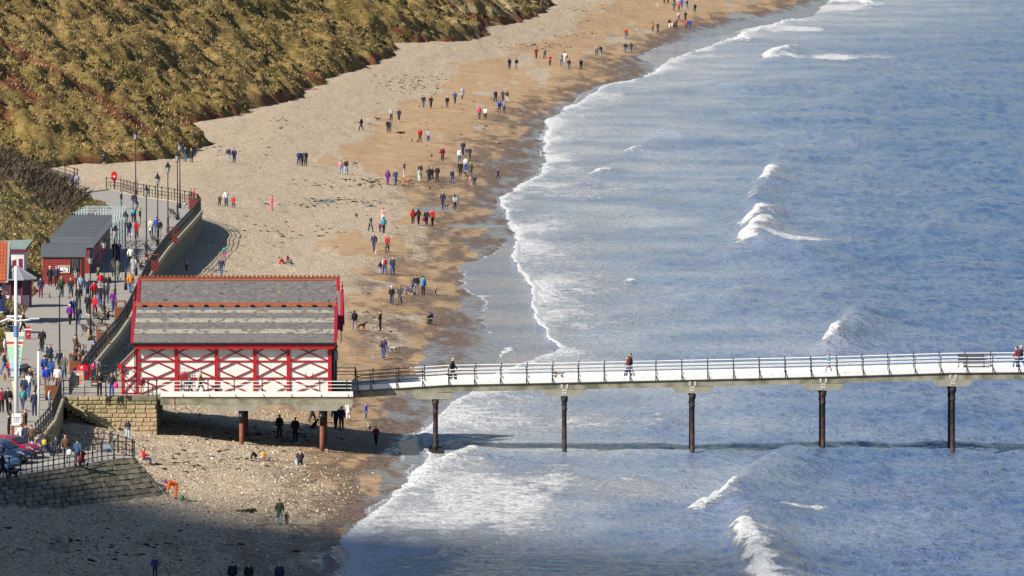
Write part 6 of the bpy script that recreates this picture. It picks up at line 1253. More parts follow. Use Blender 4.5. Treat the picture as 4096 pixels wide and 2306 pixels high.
PEOPLE = """
2038 278 b wa t 1.72 k k dk c|person in a black hooded coat, left of two walking apart, upper beach
2066 278 b st t 1.68 k w lb s|person in dark jacket and white trousers, upper beach
2145 235 b wb a 1.7 m k hk c|person in a maroon coat walking away, upper beach
2179 237 b wa a 1.7 g x sb s|person in a grey jacket right of the maroon coat, upper beach
2200 265 b cl t 1.7 r k sk s|person in a red top looking down at their hands, upper beach
2246 265 b wa a 1.65 J j lb s|person in pale denim jacket and jeans, upper beach
2260 250 b wb a 1.68 w w lk s|person all in white with a dark shoulder bag, upper beach
2276 279 b st a 1.66 k j sk s|person in black jacket and blue jeans below the one in white
2324 282 b wa a 1.75 k k sk s|person all in black, alone near the wet sand, upper beach
2386 223 b wa a 1.72 G x sg s|person in pale grey jacket, left of a pair near the surf
2403 224 b wb a 1.68 k J sk cw|person in black coat and pale jeans, right of a pair near the surf
2502 213 b wa a 1.74 k j sk s|person in black jacket beside the tide, left of a far pair
2525 211 b wb a 1.66 n j la s|person with red hair in navy jacket, right of a far pair
2504 155 b wa a 1.7 r j sg s|person in a red jacket holding a white bag by the puddle
2611 129 b wa a 1.68 o x lb s|woman in an orange jacket hand in hand, far beach
2631 131 b wb a 1.76 x x sg s|man in dark jacket hand in hand with the orange jacket
2678 114 b wa t 1.7 k w lk s|person in black top and white trousers left of a pram, far beach
2689 114 b st t 1.0 w P sb s|child in white beside the pram, far beach
2706 115 b wb t 1.66 m k lb s|person in plum top pushing the pram, far beach
2715 85 b wa a 1.68 w v sb s|person in a white top walking away, far beach
2742 85 b wb a 1.74 k k sk s|person all in black right of the white top, far beach
2745 118 b wa a 1.64 p x sg s|person in a magenta top, left of a far pair
2759 118 b wb a 1.7 R j sk s|person in a royal blue jacket, right of a far pair
2696 44 b wa a 1.7 E E sb s|person in olive coat with a dog, near the top edge
2716 43 b wb a 1.66 p x sk s|person in pink jacket in a group at the top edge
2727 33 b wa a 1.7 R x sk s|person in bright blue jacket in a group at the top edge
2748 37 b wb a 1.74 n g sk s|person in navy jacket and grey trousers near the top edge
2780 53 b wa a 1.78 n n sk s|person in a navy coat, rightmost of the far walkers
2657 14 b wa a 1.7 k k sk s|person in black cut by the top edge, left of two
2672 15 b wb a 1.7 n k sk s|person in navy cut by the top edge, right of two
2697 20 b wa a 1.7 T k sk s|person in teal cut by the top edge
2712 24 b wb a 1.7 w G sb s|person in white jacket cut by the top edge
1694 433 b wa a 1.74 n j sk s|person in navy jacket and jeans, leftmost of four strung across the sand
1724 435 b wb a 1.7 k k sk c|person in a black coat walking just right of the navy jacket
1789 433 b wa a 1.62 k x hw s|person in black jacket and white hat beside a little dog
1820 416 b wb a 1.7 b x sk s|person in blue jacket behind the white hat, mid beach
1849 398 b wa a 1.74 G x sg c|person in long grey jacket, furthest of the group strung across the sand
1982 411 b wa t 1.76 n n sb s|person in navy and white top coming towards the viewer
2011 409 b wb t 1.66 x x lk s|person with long dark hair beside the patterned coat
2028 410 b wa t 1.64 q w lb s|person in a patterned brown coat near the tide line
1998 453 b wa a 1.7 R x sk s|person in royal blue jacket walking away near the tide line
2016 454 b wb a 1.74 g x sg s|person in grey jacket right of the royal blue one
1918 478 b wa a 1.64 p x dp s|person in a hooded pink jacket on the sand
1941 480 b wb a 1.68 w k sb p|person in a white jacket and black trousers beside the pink hood
1565 485 b cl t 1.7 G k sg s|man in pale grey jacket standing beside a navy coat
1596 488 b wa t 1.68 n k sb cw|woman in a navy coat beside the pale grey jacket
1445 524 b wb l 1.72 k k sk s|person in black walking alone by the shingle edge
1552 533 b st a 1.7 k x sk s|person in black, left of two standing close together
1559 531 b st a 1.68 g x sk s|person in grey jacket, right of two standing close together
1680 571 b wa t 1.76 r x sk s|man in a bright red jacket with two black dogs
1713 572 b wb t 1.68 G b lk sw|woman with long dark hair, grey top and blue jeans
1852 621 b wa t 1.7 n k sg c|person with grey hair in navy coat carrying a pink bag
1878 645 b wb a 1.7 n z sk s|person in navy jacket walking away near the waterline
1770 647 b wa a 1.74 m k sg c|person in a maroon coat alone on the sand
1838 652 b st t 1.7 w b sb s|person in white and blue top behind the figure in black
1841 707 b st a 1.76 k k sg s|person all in black standing with their back turned, tide line
1864 688 b wa t 1.7 w R sk pw|woman in white jacket and blue trousers at the tide line
1883 706 b st a 1.68 e z lf c|woman with blonde hair in a dark green coat
1883 741 b wa t 1.05 P P sf sw|small child in pale pink near the tide line
1899 742 b st t 1.1 n x sk s|small child in navy beside the child in pale pink
1992 718 b wb l 1.2 n n hr s|child with a red hat at the water's edge
1364 699 b wa t 1.66 P J lb s|woman in pink patterned top and pale jeans by the shingle
1385 700 b wb t 1.78 k J sk s|man in black jacket and jeans beside the pink top
1617 708 b st l 1.75 n G sk sw|man in navy jacket and pale trousers standing sideways
1677 729 b cl t 1.5 G w sb n|girl in pale grey top and white trousers
1681 716 b st t 1.75 x x sg s|man in dark jacket behind the girl in grey
1715 728 b wa t 1.7 k k lk s|woman in black, left of three people in dark clothes
1727 727 b wb t 1.68 n k cw sw|person with a white cap in the middle of three in dark clothes
1749 727 b st t 1.78 k k sk s|man in black jacket, right of three in dark clothes
1808 736 b wa t 1.66 N j la s|woman with ginger hair, dark blue jacket and jeans
1551 741 b wa t 1.68 u u dk p|person in a puffy purple coat beside the ginger dogs
1582 743 b wb t 1.76 N j sg s|man in dark jacket and jeans beside the ginger dogs
1195 663 b wa t 1.7 b n sk s|person in blue jacket, left of three on the shingle
1209 664 b wb t 1.68 z x sk s|person in dark green, middle of three on the shingle
1222 664 b st t 1.74 n x sb s|person in navy jacket, right of three on the shingle
914 651 b st a 1.76 n G sg s|man in navy jacket and grey trousers on the shingle
937 652 b st a 1.68 v v sb c|woman in a long violet-blue coat on the shingle
742 648 b st a 1.74 n j sk s|person in navy jacket and jeans below the cliff foot
766 651 b st a 1.66 k x lf c|person in black coat below the cliff foot
416 660 b si l 1.68 n n du s|person in dark hood sitting on the shingle at the cliff foot
905 828 b st t 1.78 w j sb n|man in white jumper and jeans between two children
878 825 b wa t 1.15 E n sb s|child in olive jacket left of the man in white
934 832 b wb t 1.2 r x lb c|girl in red coat right of the man in white
1088 843 b st r 1.6 p p sb s|person in a bright pink jacket alone on the shingle
1771 835 b wa a 1.8 n n sg s|man in navy jacket and trousers on the wet shingle
1819 842 b wb a 1.7 G n lk s|woman with long dark hair and pale grey coat
1652 901 b wa a 1.66 r k lk sw|woman in red jacket, leftmost of four in a row
1674 902 b wb a 1.7 k k lk sw|woman in black, second of four in a row
1706 904 b wa a 1.68 n k sk sw|person in navy with a bright pink bag, third of four
1730 905 b wb a 1.72 r k sa s|person in red jacket, rightmost of four in a row
1482 929 b wa e 1.66 g n sk s|person in grey-blue top leaning forward on the sand
1532 886 b ar t 1.4 P w lb s|girl in pale pink jacket with her arm out
1521 929 b st a 1.0 p p sb s|toddler in pink stripes holding an adult's hand
1535 935 b wa a 1.68 t k lb s|adult with a turquoise backpack leading the toddler in pink
1496 1008 b wa t 1.8 n N bg s|bald man in navy jacket with a small white dog
1550 1011 b wb t 1.7 r x sf n|woman in red top with a tan dog
1521 1094 b st a 1.05 k G dk s|small child in a black hooded coat on the sand
1539 1100 b wa a 1.68 i b sb s|person in pale blue jacket with a red rucksack
1571 1103 b wb a 1.76 n b cr s|man in navy jumper and red cap walking away
886 1107 b wa t 1.7 n j sb s|person in navy top and jeans just beyond the pavilion roof
746 1084 b wb a 1.1 G n dG s|child in pale hooded top near the railing shadow
897 1032 b wa a 1.05 T p sb s|toddler in turquoise jacket and pink trousers
1137 1060 b re r 1.68 r x sk s|person in red lounging on the shingle
1150 1056 b si r 1.3 m x sk s|child in crimson sitting beside the red lounger
1665 1179 b st a 1.8 k g sb s|man in black jacket and grey trousers beside a pushchair
1693 1182 b ar f 1.74 t k hk pw|person in bright blue jacket and black hat handing something over
1743 1182 b st l 1.0 G m sf ng|toddler in grey top with bright green boots
1567 1220 b wa t 1.66 k N hw s|woman in black jacket and white bobble hat
1599 1222 b wb t 1.76 x z sb s|man in dark jacket beside the white bobble hat
1418 1324 b wa a 1.7 k g lk sw|person in black hoodie with a brown dog, right of the pavilion
1521 1325 b cl l 1.72 k k sk s|boy in black holding a yellow stick
1709 1298 b cr e 1.68 E z lb p|person in khaki coat crouching at the wet sand
1724 1299 b st t 1.1 R R dR s|small child in royal blue beside the crouching adult
1534 1435 b wa a 1.72 v b sb c|person in dark violet coat and jeans with a brown bag
566 1588 w st t 1.3 m c sf s|child in plum top leaning on the walkway railing
758 1580 w wa r 1.3 N n sb s|child in navy walking past the pavilion wall
802 1580 w wb r 1.78 s x sg s|man in tan top striding past the pavilion wall
398 1588 p cl t 1.75 k k sk s|man all in black leaning at the abutment railing
447 1588 p st t 1.7 k b sb s|person in black with a pink bag at the abutment railing
1811 1527 d wb r 1.78 k k bg s|bald man in dark waistcoat walking a black dog on the pier
2512 1507 d wa l 1.64 m b la s|person in plum jacket, left of the couple on the pier
2522 1507 d wb l 1.8 k g sk s|tall man in black jacket, right of the couple on the pier
3315 1483 d wa l 1.45 T g sb s|boy in teal top running along the pier
4066 1470 d wa l 1.68 m b sk s|person in plum at the right edge of the pier
4084 1470 d wb l 1.74 k b sw s|person with white hair at the right edge of the pier
705 1997 b be l 1.75 O O hu p|litter picker in bright orange hi-vis bending over a green bag
575 1862 b si r 1.7 r N sb s|person in red jacket sitting at the end of the revetment
511 1757 b cl t 1.3 n i dk sr|child in navy coat and pink boots at the foot of the wall
1030 1841 b re r 1.66 k G sa s|person lying back on the shingle in black top
1052 1846 b si a 1.1 y P sb s|toddler with yellow toys beside the sunbather
1200 1862 b cr a 1.7 k n sk s|person in black kneeling on the shingle beside a blue bucket
1118 2102 b wa a 1.68 e J sk c|woman in a dark green parka walking away, foreground
1147 2103 b wb a .85 E s hh n|toddler in woolly hat and tan trousers beside the green parka
1118 1754 b st t 1.7 k k lb s|person in black coat in the shade under the pavilion, left
1181 1767 b st t 1.74 k k sk c|person in long black coat in the shade under the pavilion
1249 1692 b wa r 1.68 k k lk c|person in black with a dog behind the second column
1343 1718 b wb a 1.75 k k sk s|person in black, left of two beside the last pavilion column
1366 1721 b wa a 1.72 n k sk s|person in navy, right of two beside the last pavilion column
1394 1680 b st a 1.5 w w sf c|person in a long white coat seen under the platform
1464 1680 b st r 1.25 R b sb sg|boy in bright blue jacket with green boots
1504 1781 b wa a 1.35 m k sk n|child in a dark red top at the edge of the pier shadow
620 2310 b st a 1.25 v n sb s|child in navy violet on the shaded shingle, bottom edge
930 2362 b st a 1.7 k k sk p|person in black cut by the bottom edge, left of three
995 2362 b st a 1.65 k k lf p|fair-haired person cut by the bottom edge, middle of three
1118 2364 b st a 1.68 n n hg p|person in grey hat cut by the bottom edge, right of three
485 836 p st r 1.78 k j sk s|man in black waistcoat and jeans beyond the chalet frames
537 842 p st a 1.78 n j bb s|man in navy jumper standing behind the far lamp
534 891 p be a 1.7 t k sk s|person in bright cyan jacket bending over
560 905 p st l 1.74 k g sb s|man in black jacket beside the bending cyan jacket
516 951 p wa t 1.66 n b sk c|woman in navy coat with a small white dog
546 955 p wb t 1.66 r k sb c|woman in a red coat behind a lamp post
605 945 p wa t 1.66 c k sg c|woman in a cream coat walking towards the viewer
625 943 p wb a 1.72 R j sk s|person in royal blue jacket left of a black coat
638 953 p wa a 1.74 k g sk s|person in black jacket right of the royal blue one
762 822 p st r 1.7 E x sk s|person in olive jacket behind the far brown bin
776 818 p st r 1.6 r x sr s|person in bright red top beside the far brown bin
523 1065 p wa a 1.72 w k sg p|person in a white hooded coat walking away
563 1076 k si r 1.66 k j sf s|seated woman in black jacket and jeans on a bench
534 1104 p wb a 1.7 G G lf c|woman in a long grey coat walking away
586 1107 p st r 1.74 n k sk c|person in navy coat leaning on the promenade railing
471 1124 p wa a 1.78 z z sb c|man in grey-brown coat walking away with a pale dog
455 1109 p wb a 1.66 x k lb s|woman in dark grey jacket left of the grey-brown coat
522 1174 p wa a 1.76 o j sa p|person in an amber orange jacket pushing a bicycle
459 1042 p st t 1.7 k n sk s|person in black in the shade of the chalets
473 1040 p st t 1.72 b n sk s|person in blue in the shade of the chalets
200 1147 p st a 1.7 k k hw cw|person in black coat and white hat reading the notice board
226 1147 p st a 1.74 n k sg s|man in navy jacket reading the notice board
246 1188 p wa t 1.74 e k sb s|man in dark green jacket left of the blonde woman
284 1192 p wb t 1.66 k n lf n|blonde woman in black top and striped leggings
323 1184 p wa t 1.74 J N sb n|man in grey and blue hoodie
394 1148 p wb r 1.66 e n lf s|woman in green jacket and blonde hair reaching left
402 1162 p st a 1.5 r G sg p|person in red and grey padded jacket
432 1177 p wa a 1.66 k j lf s|blonde woman in black jacket walking away
350 1198 p wb a 1.72 n n sg s|man in navy jacket with grey hair in the crowd
376 1210 p wa a 1.74 r k sk p|person in red and black padded jacket in the crowd
401 1228 p wb a 1.8 k b sk s|man in black jacket and blue jeans in the crowd
425 1214 p wa t 1.72 z x sb s|man in grey-green jacket in the crowd
452 1246 p wb t 1.68 u b lb s|woman in dark purple jacket, pink scarf and blue jeans
315 1232 p st t 1.78 k x sb s|man in black jacket at the back of the crowd
352 1264 p wa t 1.78 k k sk sw|man in black with dark glasses and white trainers
380 1265 p wb t 1.68 r m lf s|woman in bright red jacket holding an orange lead
291 1280 p wa t 1.74 b n bg s|balding man in blue jacket behind the purple coat
280 1300 p wb t 1.62 u k sw p|woman in a quilted purple jacket and white hair
315 1299 p wa t 1.5 n j sb c|child in navy coat and jeans right of the purple jacket
432 1276 k si l 1.76 k x sb s|man in black seated on the bench by the tall bin
354 1358 k si r 1.74 s k ck s|man in a tan jacket and dark cap seated on a bench
163 1192 p st a 1.72 n m sk s|person in navy top and red shorts in the kiosk shade
117 1180 p st r 1.72 k n sk s|person in dark clothes in shade beside the octagonal kiosk
94 1335 p wa l 1.74 k k sk s|man in black walking behind the mast crossyard
36 1338 p si e 1.68 n n lf s|woman with sunglasses in navy sitting by the planter
13 1334 p si e 1.2 N x sb s|child in dark blue sitting by the planter
168 1408 p wa t 1.78 k k bg c|bald old man in black coat with a walking stick
198 1424 k si a 1.72 n n sg s|person in navy riding a mobility scooter
302 1432 p st r 1.74 q n sb c|person in a brown coat near the benches
332 1422 k si l 1.6 x x sb s|person in dark grey coat seated near the pier entrance
292 1446 k si r 1.6 E E hg s|person in khaki coat and knitted hat seated near the buoy
376 1438 p st a 1.3 n n ht s|child in navy with a bright blue cycle helmet
337 1452 k si l 1.35 N j sb s|child in striped navy top sitting near the railing
316 1450 k si l 1.3 z x lb s|child in olive sitting near the railing
178 1519 p wa a 1.72 b b hk p|person all in mid blue, left of a matching pair
205 1527 p wb a 1.68 b b lb p|person all in mid blue, right of a matching pair
185 1562 p wa a 1.74 R g sb s|person in royal blue jacket and grey trousers walking away
231 1562 p st a 1.72 w g sg p|person in a big cream white coat with cross-body strap
238 1492 p wa t 1.7 n n hn s|woman in navy jacket, bright pink scarf and cap
257 1514 p wb t 1.68 z j hg c|woman in dark green coat and pale knitted hat
120 1516 k si t 1.66 k b lf s|blonde woman in patterned black jumper seated
115 1592 p wa a 1.76 w b sk n|man in white hoodie and jeans walking away
148 1592 p wb a 1.7 z k sb s|person in dark brown jacket hidden by the slim pole
18 1500 p wa r 1.68 k j sa s|person in black leather jacket with red hair at the left edge
39 1511 p st a 1.3 r m sb s|child in bright red coat behind the striped board
20 1442 p st r 1.7 w n sb n|person in white top at the left edge
91 1644 p wa a 1.68 T N la n|woman with red hair in teal dress
97 1606 p wb a 1.74 n n sk s|person in navy behind the woman in teal
33 1652 p wa a 1.74 k k sk p|person in big black coat at the lower left
7 1652 p wb a 1.7 m k sb s|person in maroon top at the lower left edge
40 1696 p st r 1.74 k N sg c|grey-haired man in long black coat near the mast
198 1644 p st r 1.5 i N sb n|boy in pale sky blue T-shirt at the railing
138 1664 p st a 1.72 n n sk s|person in navy jacket leaning at the railing by the slim pole
102 1736 p st l 1.68 x k sb s|person in striped dark top behind the mast sign
234 1580 p st a 1.15 n n sf s|child in navy with red collar beside the cream coat
375 1508 p st a 1.1 p n hu s|small child in magenta with a purple helmet by the buoy
391 1504 p st a 1.15 G s sb s|small child in pale grey by the buoy
294 1496 p wa t 1.74 x k sb s|man in dark checked jacket left of the buoy
83 1796 p st a 1.65 w n sb s|person in white top behind the crimson car
103 1798 p st a 1.68 n n sb s|person in navy between the crimson car and the railing
126 1800 p st a 1.66 q k sk s|person in brown top right of the crimson car
185 1826 p wa r 1.7 k b lf s|blonde woman in black coat and blue jeans with a yellow bag
224 1826 p st t 1.3 n x sb s|boy in dark navy near the slipway
262 1848 p wa t 1.78 q g sa s|man in brown jacket with a white carrier bag
310 1868 p wb a 1.78 j x sk s|man in mid blue jacket pushing a pushchair
11 1918 p wa r 1.78 k k sk s|person in black walking a dark dog at the lower left
308 762 p wa a 1.68 G j sb s|person in grey half hidden by the bank
291 757 p st a 1.7 v k sk s|person in dark purple half hidden by the bank
"""
for ln in PEOPLE.strip().split('\n'):
    d, lab = ln.split('|'); a = d.split()
    person(float(a[0]), float(a[1]), a[2], a[3], a[4], float(a[5]), a[6], a[7], a[8], a[9], lab)
# ------------------------------------------------------------------ dogs
def dog_mesh(kind):
    if ('dog', kind) in PC: return PC['dog', kind]
    g = {'st': (.0,.0), 'wa': (.12,-.10), 'si': (0,0)}[kind]; js = []; ed = []; idx = {}
    def a(n_, p, r): idx[n_] = len(js); js.append((p, r))
    if kind == 'si':
        a('che',(-.08,0,.36),(.085,.10)); a('bel',(.06,0,.24),(.085,.095)); a('hip',(.16,0,.13),(.10,.10)); a('tail',(.27,0,.07),(.03,.03)); a('tip',(.42,0,.05),(.012,.012))
    else:
        a('che',(-.18,0,.40),(.085,.115)); a('bel',(.02,0,.42),(.07,.085)); a('hip',(.20,0,.42),(.075,.09)); a('tail',(.30,0,.46),(.03,.03)); a('tip',(.48,0,.56),(.012,.012))
    c = Vector(js[0][0])
    a('nek', tuple(c+Vector((-.10,0,.12))), (.055,.065)); a('hed', tuple(c+Vector((-.19,0,.20))), (.06,.06)); a('muz', tuple(c+Vector((-.28,0,.17))), (.034,.032)); a('nos', tuple(c+Vector((-.335,0,.16))), (.022,.02))
    for x, y in (('che','bel'),('bel','hip'),('hip','tail'),('tail','tip'),('che','nek'),('nek','hed'),('hed','muz'),('muz','nos')): ed.append((idx[x], idx[y], 0))
    for s in (-1, 1):
        h = idx['hed']; k = len(js); js.append((tuple(Vector(js[h][0])+Vector((.03,.05*s,.085))), (.016,.012))); ed.append((h, k, 0))
        k = len(js)
        if kind == 'si':
            js += [((-.12,.07*s,.26),(.035,.035)), ((-.13,.07*s,.12),(.025,.025)), ((-.16,.07*s,.025),(.028,.02))]; ed += [(idx['che'],k,0),(k,k+1,0),(k+1,k+2,0)]; k = len(js)
            js += [((.02,.12*s,.14),(.05,.05)), ((.08,.12*s,.03),(.03,.025)), ((-.06,.12*s,.02),(.026,.02))]; ed += [(idx['hip'],k,0),(k,k+1,0),(k+1,k+2,0)]
        else:
            d = g[0]*s; js += [((-.20,.065*s,.30),(.04,.04)), ((-.19-d*.6,.065*s,.16),(.026,.026)), ((-.20-d,.065*s,.03),(.026,.02))]; ed += [(idx['che'],k,0),(k,k+1,0),(k+1,k+2,0)]; k = len(js)
            d = g[1]*s; js += [((.17-d*.3,.07*s,.29),(.05,.05)), ((.27-d*.6,.07*s,.16),(.026,.026)), ((.24-d,.07*s,.03),(.026,.02))]; ed += [(idx['hip'],k,0),(k,k+1,0),(k+1,k+2,0)]
    PC['dog', kind] = skin_mesh('dog_'+kind, js, ed, 1, [SLOT[0]]); return PC['dog', kind]
DCOL = dict(k=((.012,.011,.011), None), t=((.42,.25,.11), None), w=((.70,.66,.58), None), g=((.36,.13,.035), None), b=((.13,.055,.02), None), e=((.22,.20,.19), None), p=((.02,.02,.02), (.66,.64,.6)), c=((.30,.16,.06), (.03,.025,.02)), s=((.66,.63,.58), (.20,.19,.18)))
def dogm(c): a, b = DCOL[c]; return mat('fur_'+c, a, .9, .25, 9.0 if not b else 3.2, col2=b, fac2=.52) if b else mat('fur_'+c, a, .9, .25, 9.0)
DOGS = """
2571 154 b si t .75 t|tan dog sitting by itself, far upper beach
2631 27 b st t .8 w|white dog near the top edge of the beach
2707 44 b wa t .7 s|pale dog among the group at the top edge
1769 434 b wa t .5 b|tiny dark brown dog beside the white hat
1511 487 b wa l .95 k|dark dog trotting along the shingle edge
1647 570 b st t .7 k|black dog, left of the two by the red jacket
1670 574 b wa t .75 k|black dog, right of the two by the red jacket
1726 630 b si t .85 b|brown dog sitting on the sand left of the maroon coat
1420 668 b wa r 1.1 p|black and white dog by the couple on the shingle
1599 741 b st t .9 g|ginger dog, left of the playing dogs
1627 738 b wa l 1.1 g|ginger dog in the middle of the playing dogs
1647 744 b wa r .8 p|small black and white dog right of the playing dogs
1719 763 b st t .85 g|ginger dog standing alone below the three in dark clothes
1866 708 b si l .9 b|dark brown dog lying by the green coat
2164 626 b st t .9 w|white dog standing in the shallow wash
1786 834 b wa r .65 k|small black dog beside the man in navy on wet shingle
1426 873 b st t .8 k|black dog alone on the sandy shingle
1504 1018 b wa t .7 w|small white dog in front of the bald man
1533 1012 b st t .85 t|tan dog beside the woman in the red top
1540 1231 b wa l .7 t|fluffy tan dog left of the white bobble hat
1445 1324 b wa r 1.2 c|brown dog beside the black hoodie, right of the pavilion
1499 1324 b wa r .85 e|grey dog facing the boy with the yellow stick
1570 1412 b wa l 1.0 s|white and grey dog running beside the violet coat
1809 1525 d wa l 1.0 k|black dog walking beside the bald man on the pier
2236 1513 d wa l 1.1 c|tan and black dog walking alone on the pier
1257 1714 b si r 1.1 k|black dog sitting behind the second pavilion column
1477 1726 b st a .85 s|pale dog by the child in dark red at the pier shadow
746 832 p st l .9 p|black and white dog by the far brown bin
523 948 p wa r .55 w|small white dog beside the woman in navy coat
277 1198 p st t .7 p|black and white dog by the blonde woman
198 1193 p si t .75 e|grey dog in the kiosk shade
395 1266 p st t .75 t|tan dog on an orange lead
215 1299 p wa r .75 k|little black dog on the promenade by the shade band
94 1508 p wa r 1.2 k|big black dog beside the seated blonde woman
19 1526 p st t .9 g|ginger curly dog at the left edge
52 1921 p wa r 1.1 k|dark dog walking along the revetment railing
483 1126 p st a .6 w|pale dog beside the grey-brown coat
"""
DF = dict(t=math.pi/2, a=-math.pi/2, l=0, r=math.pi)
for ln in DOGS.strip().split('\n'):
    d, lab = ln.split('|'); a = d.split(); s = float(a[5])
    o_ = link('dog', dog_mesh(a[3]), None, tuple(place(float(a[0]), float(a[1]), a[2])), (0, 0, DF[a[4]]+jit.uniform(-.4, .4)), (s, s, s)); tag(o_, lab, 'dog', 'dogs out for a walk'); setm(o_, 0, dogm(a[6]))
# ------------------------------------------------------------------ carried and wheeled things
def lump(px_, py_, lv, name, label, cat, prof, m, dz=0, dx=0, dy=-.2, sc=(1,1,1)):
    p = place(px_, py_, lv); q = MB(); q.lathe((0,0,0), prof, 10); o_ = q.obj(name, m, None, (p.x+dx, p.y+dy, p.z+dz), smooth=True); o_.scale = sc; return tag(o_, label, cat)
BAG = [(0,.12),(.05,.17),(.28,.17),(.36,.10),(.40,.02)]; PACK = [(0,.13),(.05,.16),(.35,.16),(.45,.10),(.47,.02)]
for (a, b, lv, nm, lab, c, dz, dx, dy) in [(1700,904,'b','bag','bright pink bag carried by the third of four walkers','p',.45,-.12,-.1),(1859,621,'b','bag','pink bag carried by the grey-haired walker','P',.4,.12,-.1),(2509,155,'b','bag','white bag held by the red jacket far up the beach','w',.45,.12,-.1),(452,1588,'p','bag','bright pink bag at the abutment railing','p',.62,.22,-.22),(265,1848,'p','carrier_bag','white carrier bag held by the man in brown','w',.45,.22,-.2),(185,1826,'p','bag','yellow handbag of the blonde woman by the cars','y',.75,-.1,-.3),(1534,1435,'b','bag','brown shoulder bag on the violet coat','q',.95,-.2,-.1),(712,2002,'b','rubbish_bag','green rubbish bag beside the orange litter picker','L',.0,.25,-.2),(2262,250,'b','bag','dark shoulder bag on the figure in white','k',.7,.2,-.1)]:
    lump(a, b, lv, nm, lab, 'bag', BAG, fabric(c), dz, dx, dy, (1,.7,1))
for (a, b, lab, c) in [(1535,935,'turquoise backpack worn by the adult with a toddler','t'),(1539,1100,'red backpack worn over the pale blue jacket','r'),(1697,1182,'blue backpack worn over the bright blue jacket','b')]:
    lump(a, b, 'b', 'backpack', lab, 'backpack', PACK, fabric(c), 1.0, .0, -.20, (1,.7,1))
p = beach_pt(1188, 1858); q = MB(); q.lathe((0,0,0), [(0,.10),(.24,.14),(.25,.12)], 12); tag(q.obj('bucket', fabric('i'), None, tuple(p)), 'pale blue bucket beside the kneeling person', 'bucket')
p = beach_pt(1514, 1325); q = MB(); q.tube([(-.1,0,.95),(-.32,0,1.5)], .022, 6); tag(q.obj('stick', fabric('y'), None, tuple(p)), 'yellow ball-throwing stick held by the boy in black', 'stick')
p = W(160, 1408, ZP); q = MB(); q.tube([(.0,0,.85),(-.18,-.1,0)], .014, 6); tag(q.obj('walking_stick', M_IRON, None, tuple(p)), 'dark walking stick of the bald old man', 'stick')
def pushchair(pt, rz, c, label):
    t = thing('pushchair', label, 'pushchair', tuple(pt), rz)
    q = MB(); q.tube([(-.3,0,.75),(-.28,0,.45),(.05,0,.40),(.25,0,.85),(.1,0,1.02)], [.10,.20,.22,.20,.06], 10); q.obj('seat', fabric(c), t, smooth=True)
    for s in (-.24, .24):
        q = MB(); q.tube([(-.38,s,.10),(.1,s,.55),(.55,s,1.02)], .014, 6); q.tube([(.34,s,.12),(.0,s,.55)], .014, 6); q.obj('frame', MATS['grey_metal'], t)
        for x, r in ((-.38,.10),(.34,.13)): q = MB(); q.tube([(x,s-.02,r),(x,s+.02,r)], r, 12); q.obj('wheel', MATS['tyre_rubber'], t)
    q = MB(); q.tube([(.55,-.24,1.02),(.55,.24,1.02)], .018, 6); q.obj('handle', M_IRON, t)
pushchair(beach_pt(1643, 1181), 0, 'v', 'dark blue pushchair beside the man in grey trousers'); pushchair(beach_pt(2697, 114), 1.5, 'x', 'dark pushchair among the family far up the beach'); pushchair(PT(328,1868), 1.2, 'm', 'dark pushchair with red trim on the slipway'); pushchair(W(318,1462,ZP), .4, 'k', 'black pushchair near the pier entrance benches'); pushchair(PT(140,1812), .8, 'P', 'pushchair with pale pink seat by the crimson car')
# mobility scooter and bicycle
t = thing('mobility_scooter', 'dark mobility scooter carrying the person in navy', 'mobility scooter', tuple(W(198,1432,ZP)), math.pi/2)
q = MB(); q.box(-.45,.55,-.24,.24,.16,.26); q.obj('chassis', MATS['board_black'], t); q = MB(); q.box(-.42,.02,-.22,.22,.30,.44); q.box(-.48,-.40,-.22,.22,.441,.85); q.obj('seat', M_IRON, t); q = MB(); q.tube([(.5,0,.25),(.38,0,.95)], .035, 6); q.tube([(.38,-.25,.95),(.38,.25,.95)], .02, 6); q.obj('tiller', M_IRON, t)
for x, y in ((-.35,-.27),(-.35,.27),(.5,-.24),(.5,.24)): q = MB(); q.tube([(x,y-.04,.13),(x,y+.04,.13)], .13, 12); q.obj('wheel', MATS['tyre_rubber'], t)
t = thing('bicycle', 'silver bicycle pushed by the person in amber orange', 'bicycle', tuple(W(538,1176,ZP)), 1.35)
for x in (-.5,.5): q = MB(); q.tube([(x+.33*math.cos(a), 0, .34+.33*math.sin(a)) for a in np.linspace(0, 6.2832, 21)], .018, 6, False); q.obj('wheel', MATS['tyre_rubber'], t)
q = MB(); q.tube([(-.5,0,.34),(-.15,0,.34),(.38,0,.78),(-.22,0,.78),(-.15,0,.34)], .018, 6); q.tube([(-.5,0,.34),(-.22,0,.78),(-.25,0,.9)], .014, 6); q.tube([(.5,0,.34),(.36,0,.92)], .018, 6); q.obj('frame', MATS['silver_ball'], t); q = MB(); q.box(-.36,-.14,-.06,.06,.90,.95); q.obj('saddle', M_IRON, t); q = MB(); q.tube([(.30,-.27,.95),(.37,0,.93),(.30,.27,.95)], .015, 6); q.obj('handlebar', M_IRON, t)
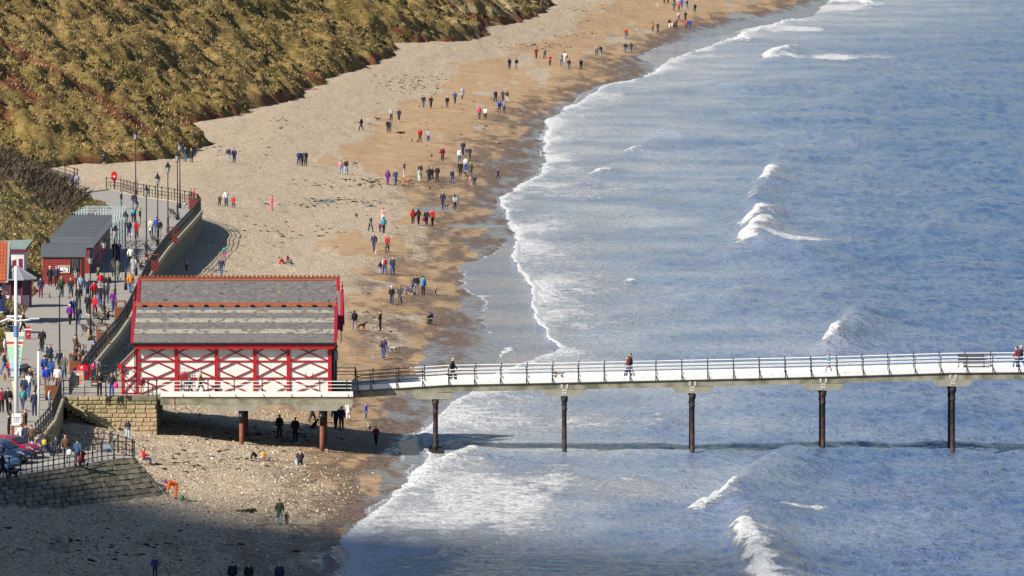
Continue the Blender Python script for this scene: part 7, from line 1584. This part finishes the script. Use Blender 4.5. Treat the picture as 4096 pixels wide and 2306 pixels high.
# ------------------------------------------------------------------ seaweed and stones (uncountable)
r = np.random.default_rng(11)
def wrack(px_, py_): return np.array([beach_pt(a, b) for a, b in zip(px_, py_)])
qx, qy = [], []
for (cx, cy, rx, ry, n_) in [(2150,185,170,20,110),(2350,40,160,30,50),(1650,330,120,30,90),(1640,340,200,40,60),(1130,500,70,25,25),(1300,815,260,14,90),(1450,740,260,20,70),(1500,720,200,12,50),(1350,800,200,10,40),(1200,930,400,60,60),(900,600,300,60,30),(1750,470,300,120,60),(1100,1750,300,60,60),(800,1850,300,60,60),(500,2180,450,80,70),(985,2043,50,7,22),(1600,532,14,3,30),(1420,1240,100,80,12),(2280,140,160,30,60)]:
    qx += list(cx+r.normal(size=n_)*rx*.5); qy += list(cy+r.normal(size=n_)*ry*.5)
qx, qy = np.array(qx), np.array(qy); zz = np.full(len(qx), .5)
for _ in range(12):
    dx_, dv = (qx-PW/2)/F, -(qy-PH/2)/F; tt = (zz-CAM_H)/(-SP+dv*CP); Xq, Yq = dx_*tt, -CAM_D+(CP+dv*SP)*tt; zz = .5*zz+.5*beach_z(Xq, Yq)
pts = np.stack([Xq, Yq, zz], -1)
N = len(pts); domes('seaweed', pts, r.uniform(.08, .34, N), pick_colours(r, N, [(.035,.026,.015),(.05,.035,.02),(.025,.02,.015)]), 'dark seaweed strands scattered along the strand lines', 12, .25, .6)
N = 60000; X = r.uniform(-42, -4, N); Y = -105+r.random(N)**1.3*190
z = beach_z(X, Y); px_, py_ = PX(X, Y, z)
k = (px_ > -30) & (px_ < XB(py_)+120*r.normal(size=N)) & (z > .15) & (py_ < 2340); k &= fbm(X*.6, Y*.3, 3, 66)+r.random(N)*.5 > .62
X, Y, z = X[k], Y[k], z[k]; s = .03+r.random(len(X))**3*.10
domes('shingle_stones', np.stack([X, Y, z], -1), s, pick_colours(r, len(X), [(.40,.32,.22),(.32,.25,.17),(.52,.43,.31),(.18,.14,.10),(.38,.27,.17),(.60,.53,.42),(.26,.20,.14)]), 'loose pebbles and cobbles strewn over the shingle', 13, .7, .3)
# ------------------------------------------------------------------ a cloud up to the left, out of the picture, shades the near shore
bm_ = bmesh.new(); rr = random.Random(9); TC = 1300.0
cb = [beach_pt(a, b) for a, b in [(-900,1930),(-300,1940),(0,1955),(300,1995),(600,2080),(900,2120),(1350,2180)]]+[W(a, b, 0) for a, b in [(1700,2235),(2100,2290)]]
cbx = [p.x for p in cb]; cby = [p.y for p in cb]
for ex in np.arange(cbx[0]-20, cbx[-1], 11.0):
    for back in np.arange(0, 150, 15.0):
        rad = rr.uniform(13, 19); x_ = ex+rr.uniform(-4, 4); ey = float(np.interp(x_, cbx, cby))
        c = Vector((x_, ey-rad+5-back, 0))+SUN*(TC+rr.uniform(-8, 25))
        q_ = bmesh.ops.create_icosphere(bm_, subdivisions=1, radius=rad, matrix=Matrix.Translation(c))
        for v in q_['verts']: v.co += (v.co-c)*rr.uniform(-.1, .1)
me = bpy.data.meshes.new('cloud'); bm_.to_mesh(me); bm_.free(); me.materials.append(mat('cloud_white', (.85,.85,.86), .95, .03, .05))
tag(link('cloud', me), 'white cumulus cloud outside the view that shades the near shore', 'cloud')
bpy.data.scenes.remove(TMP)
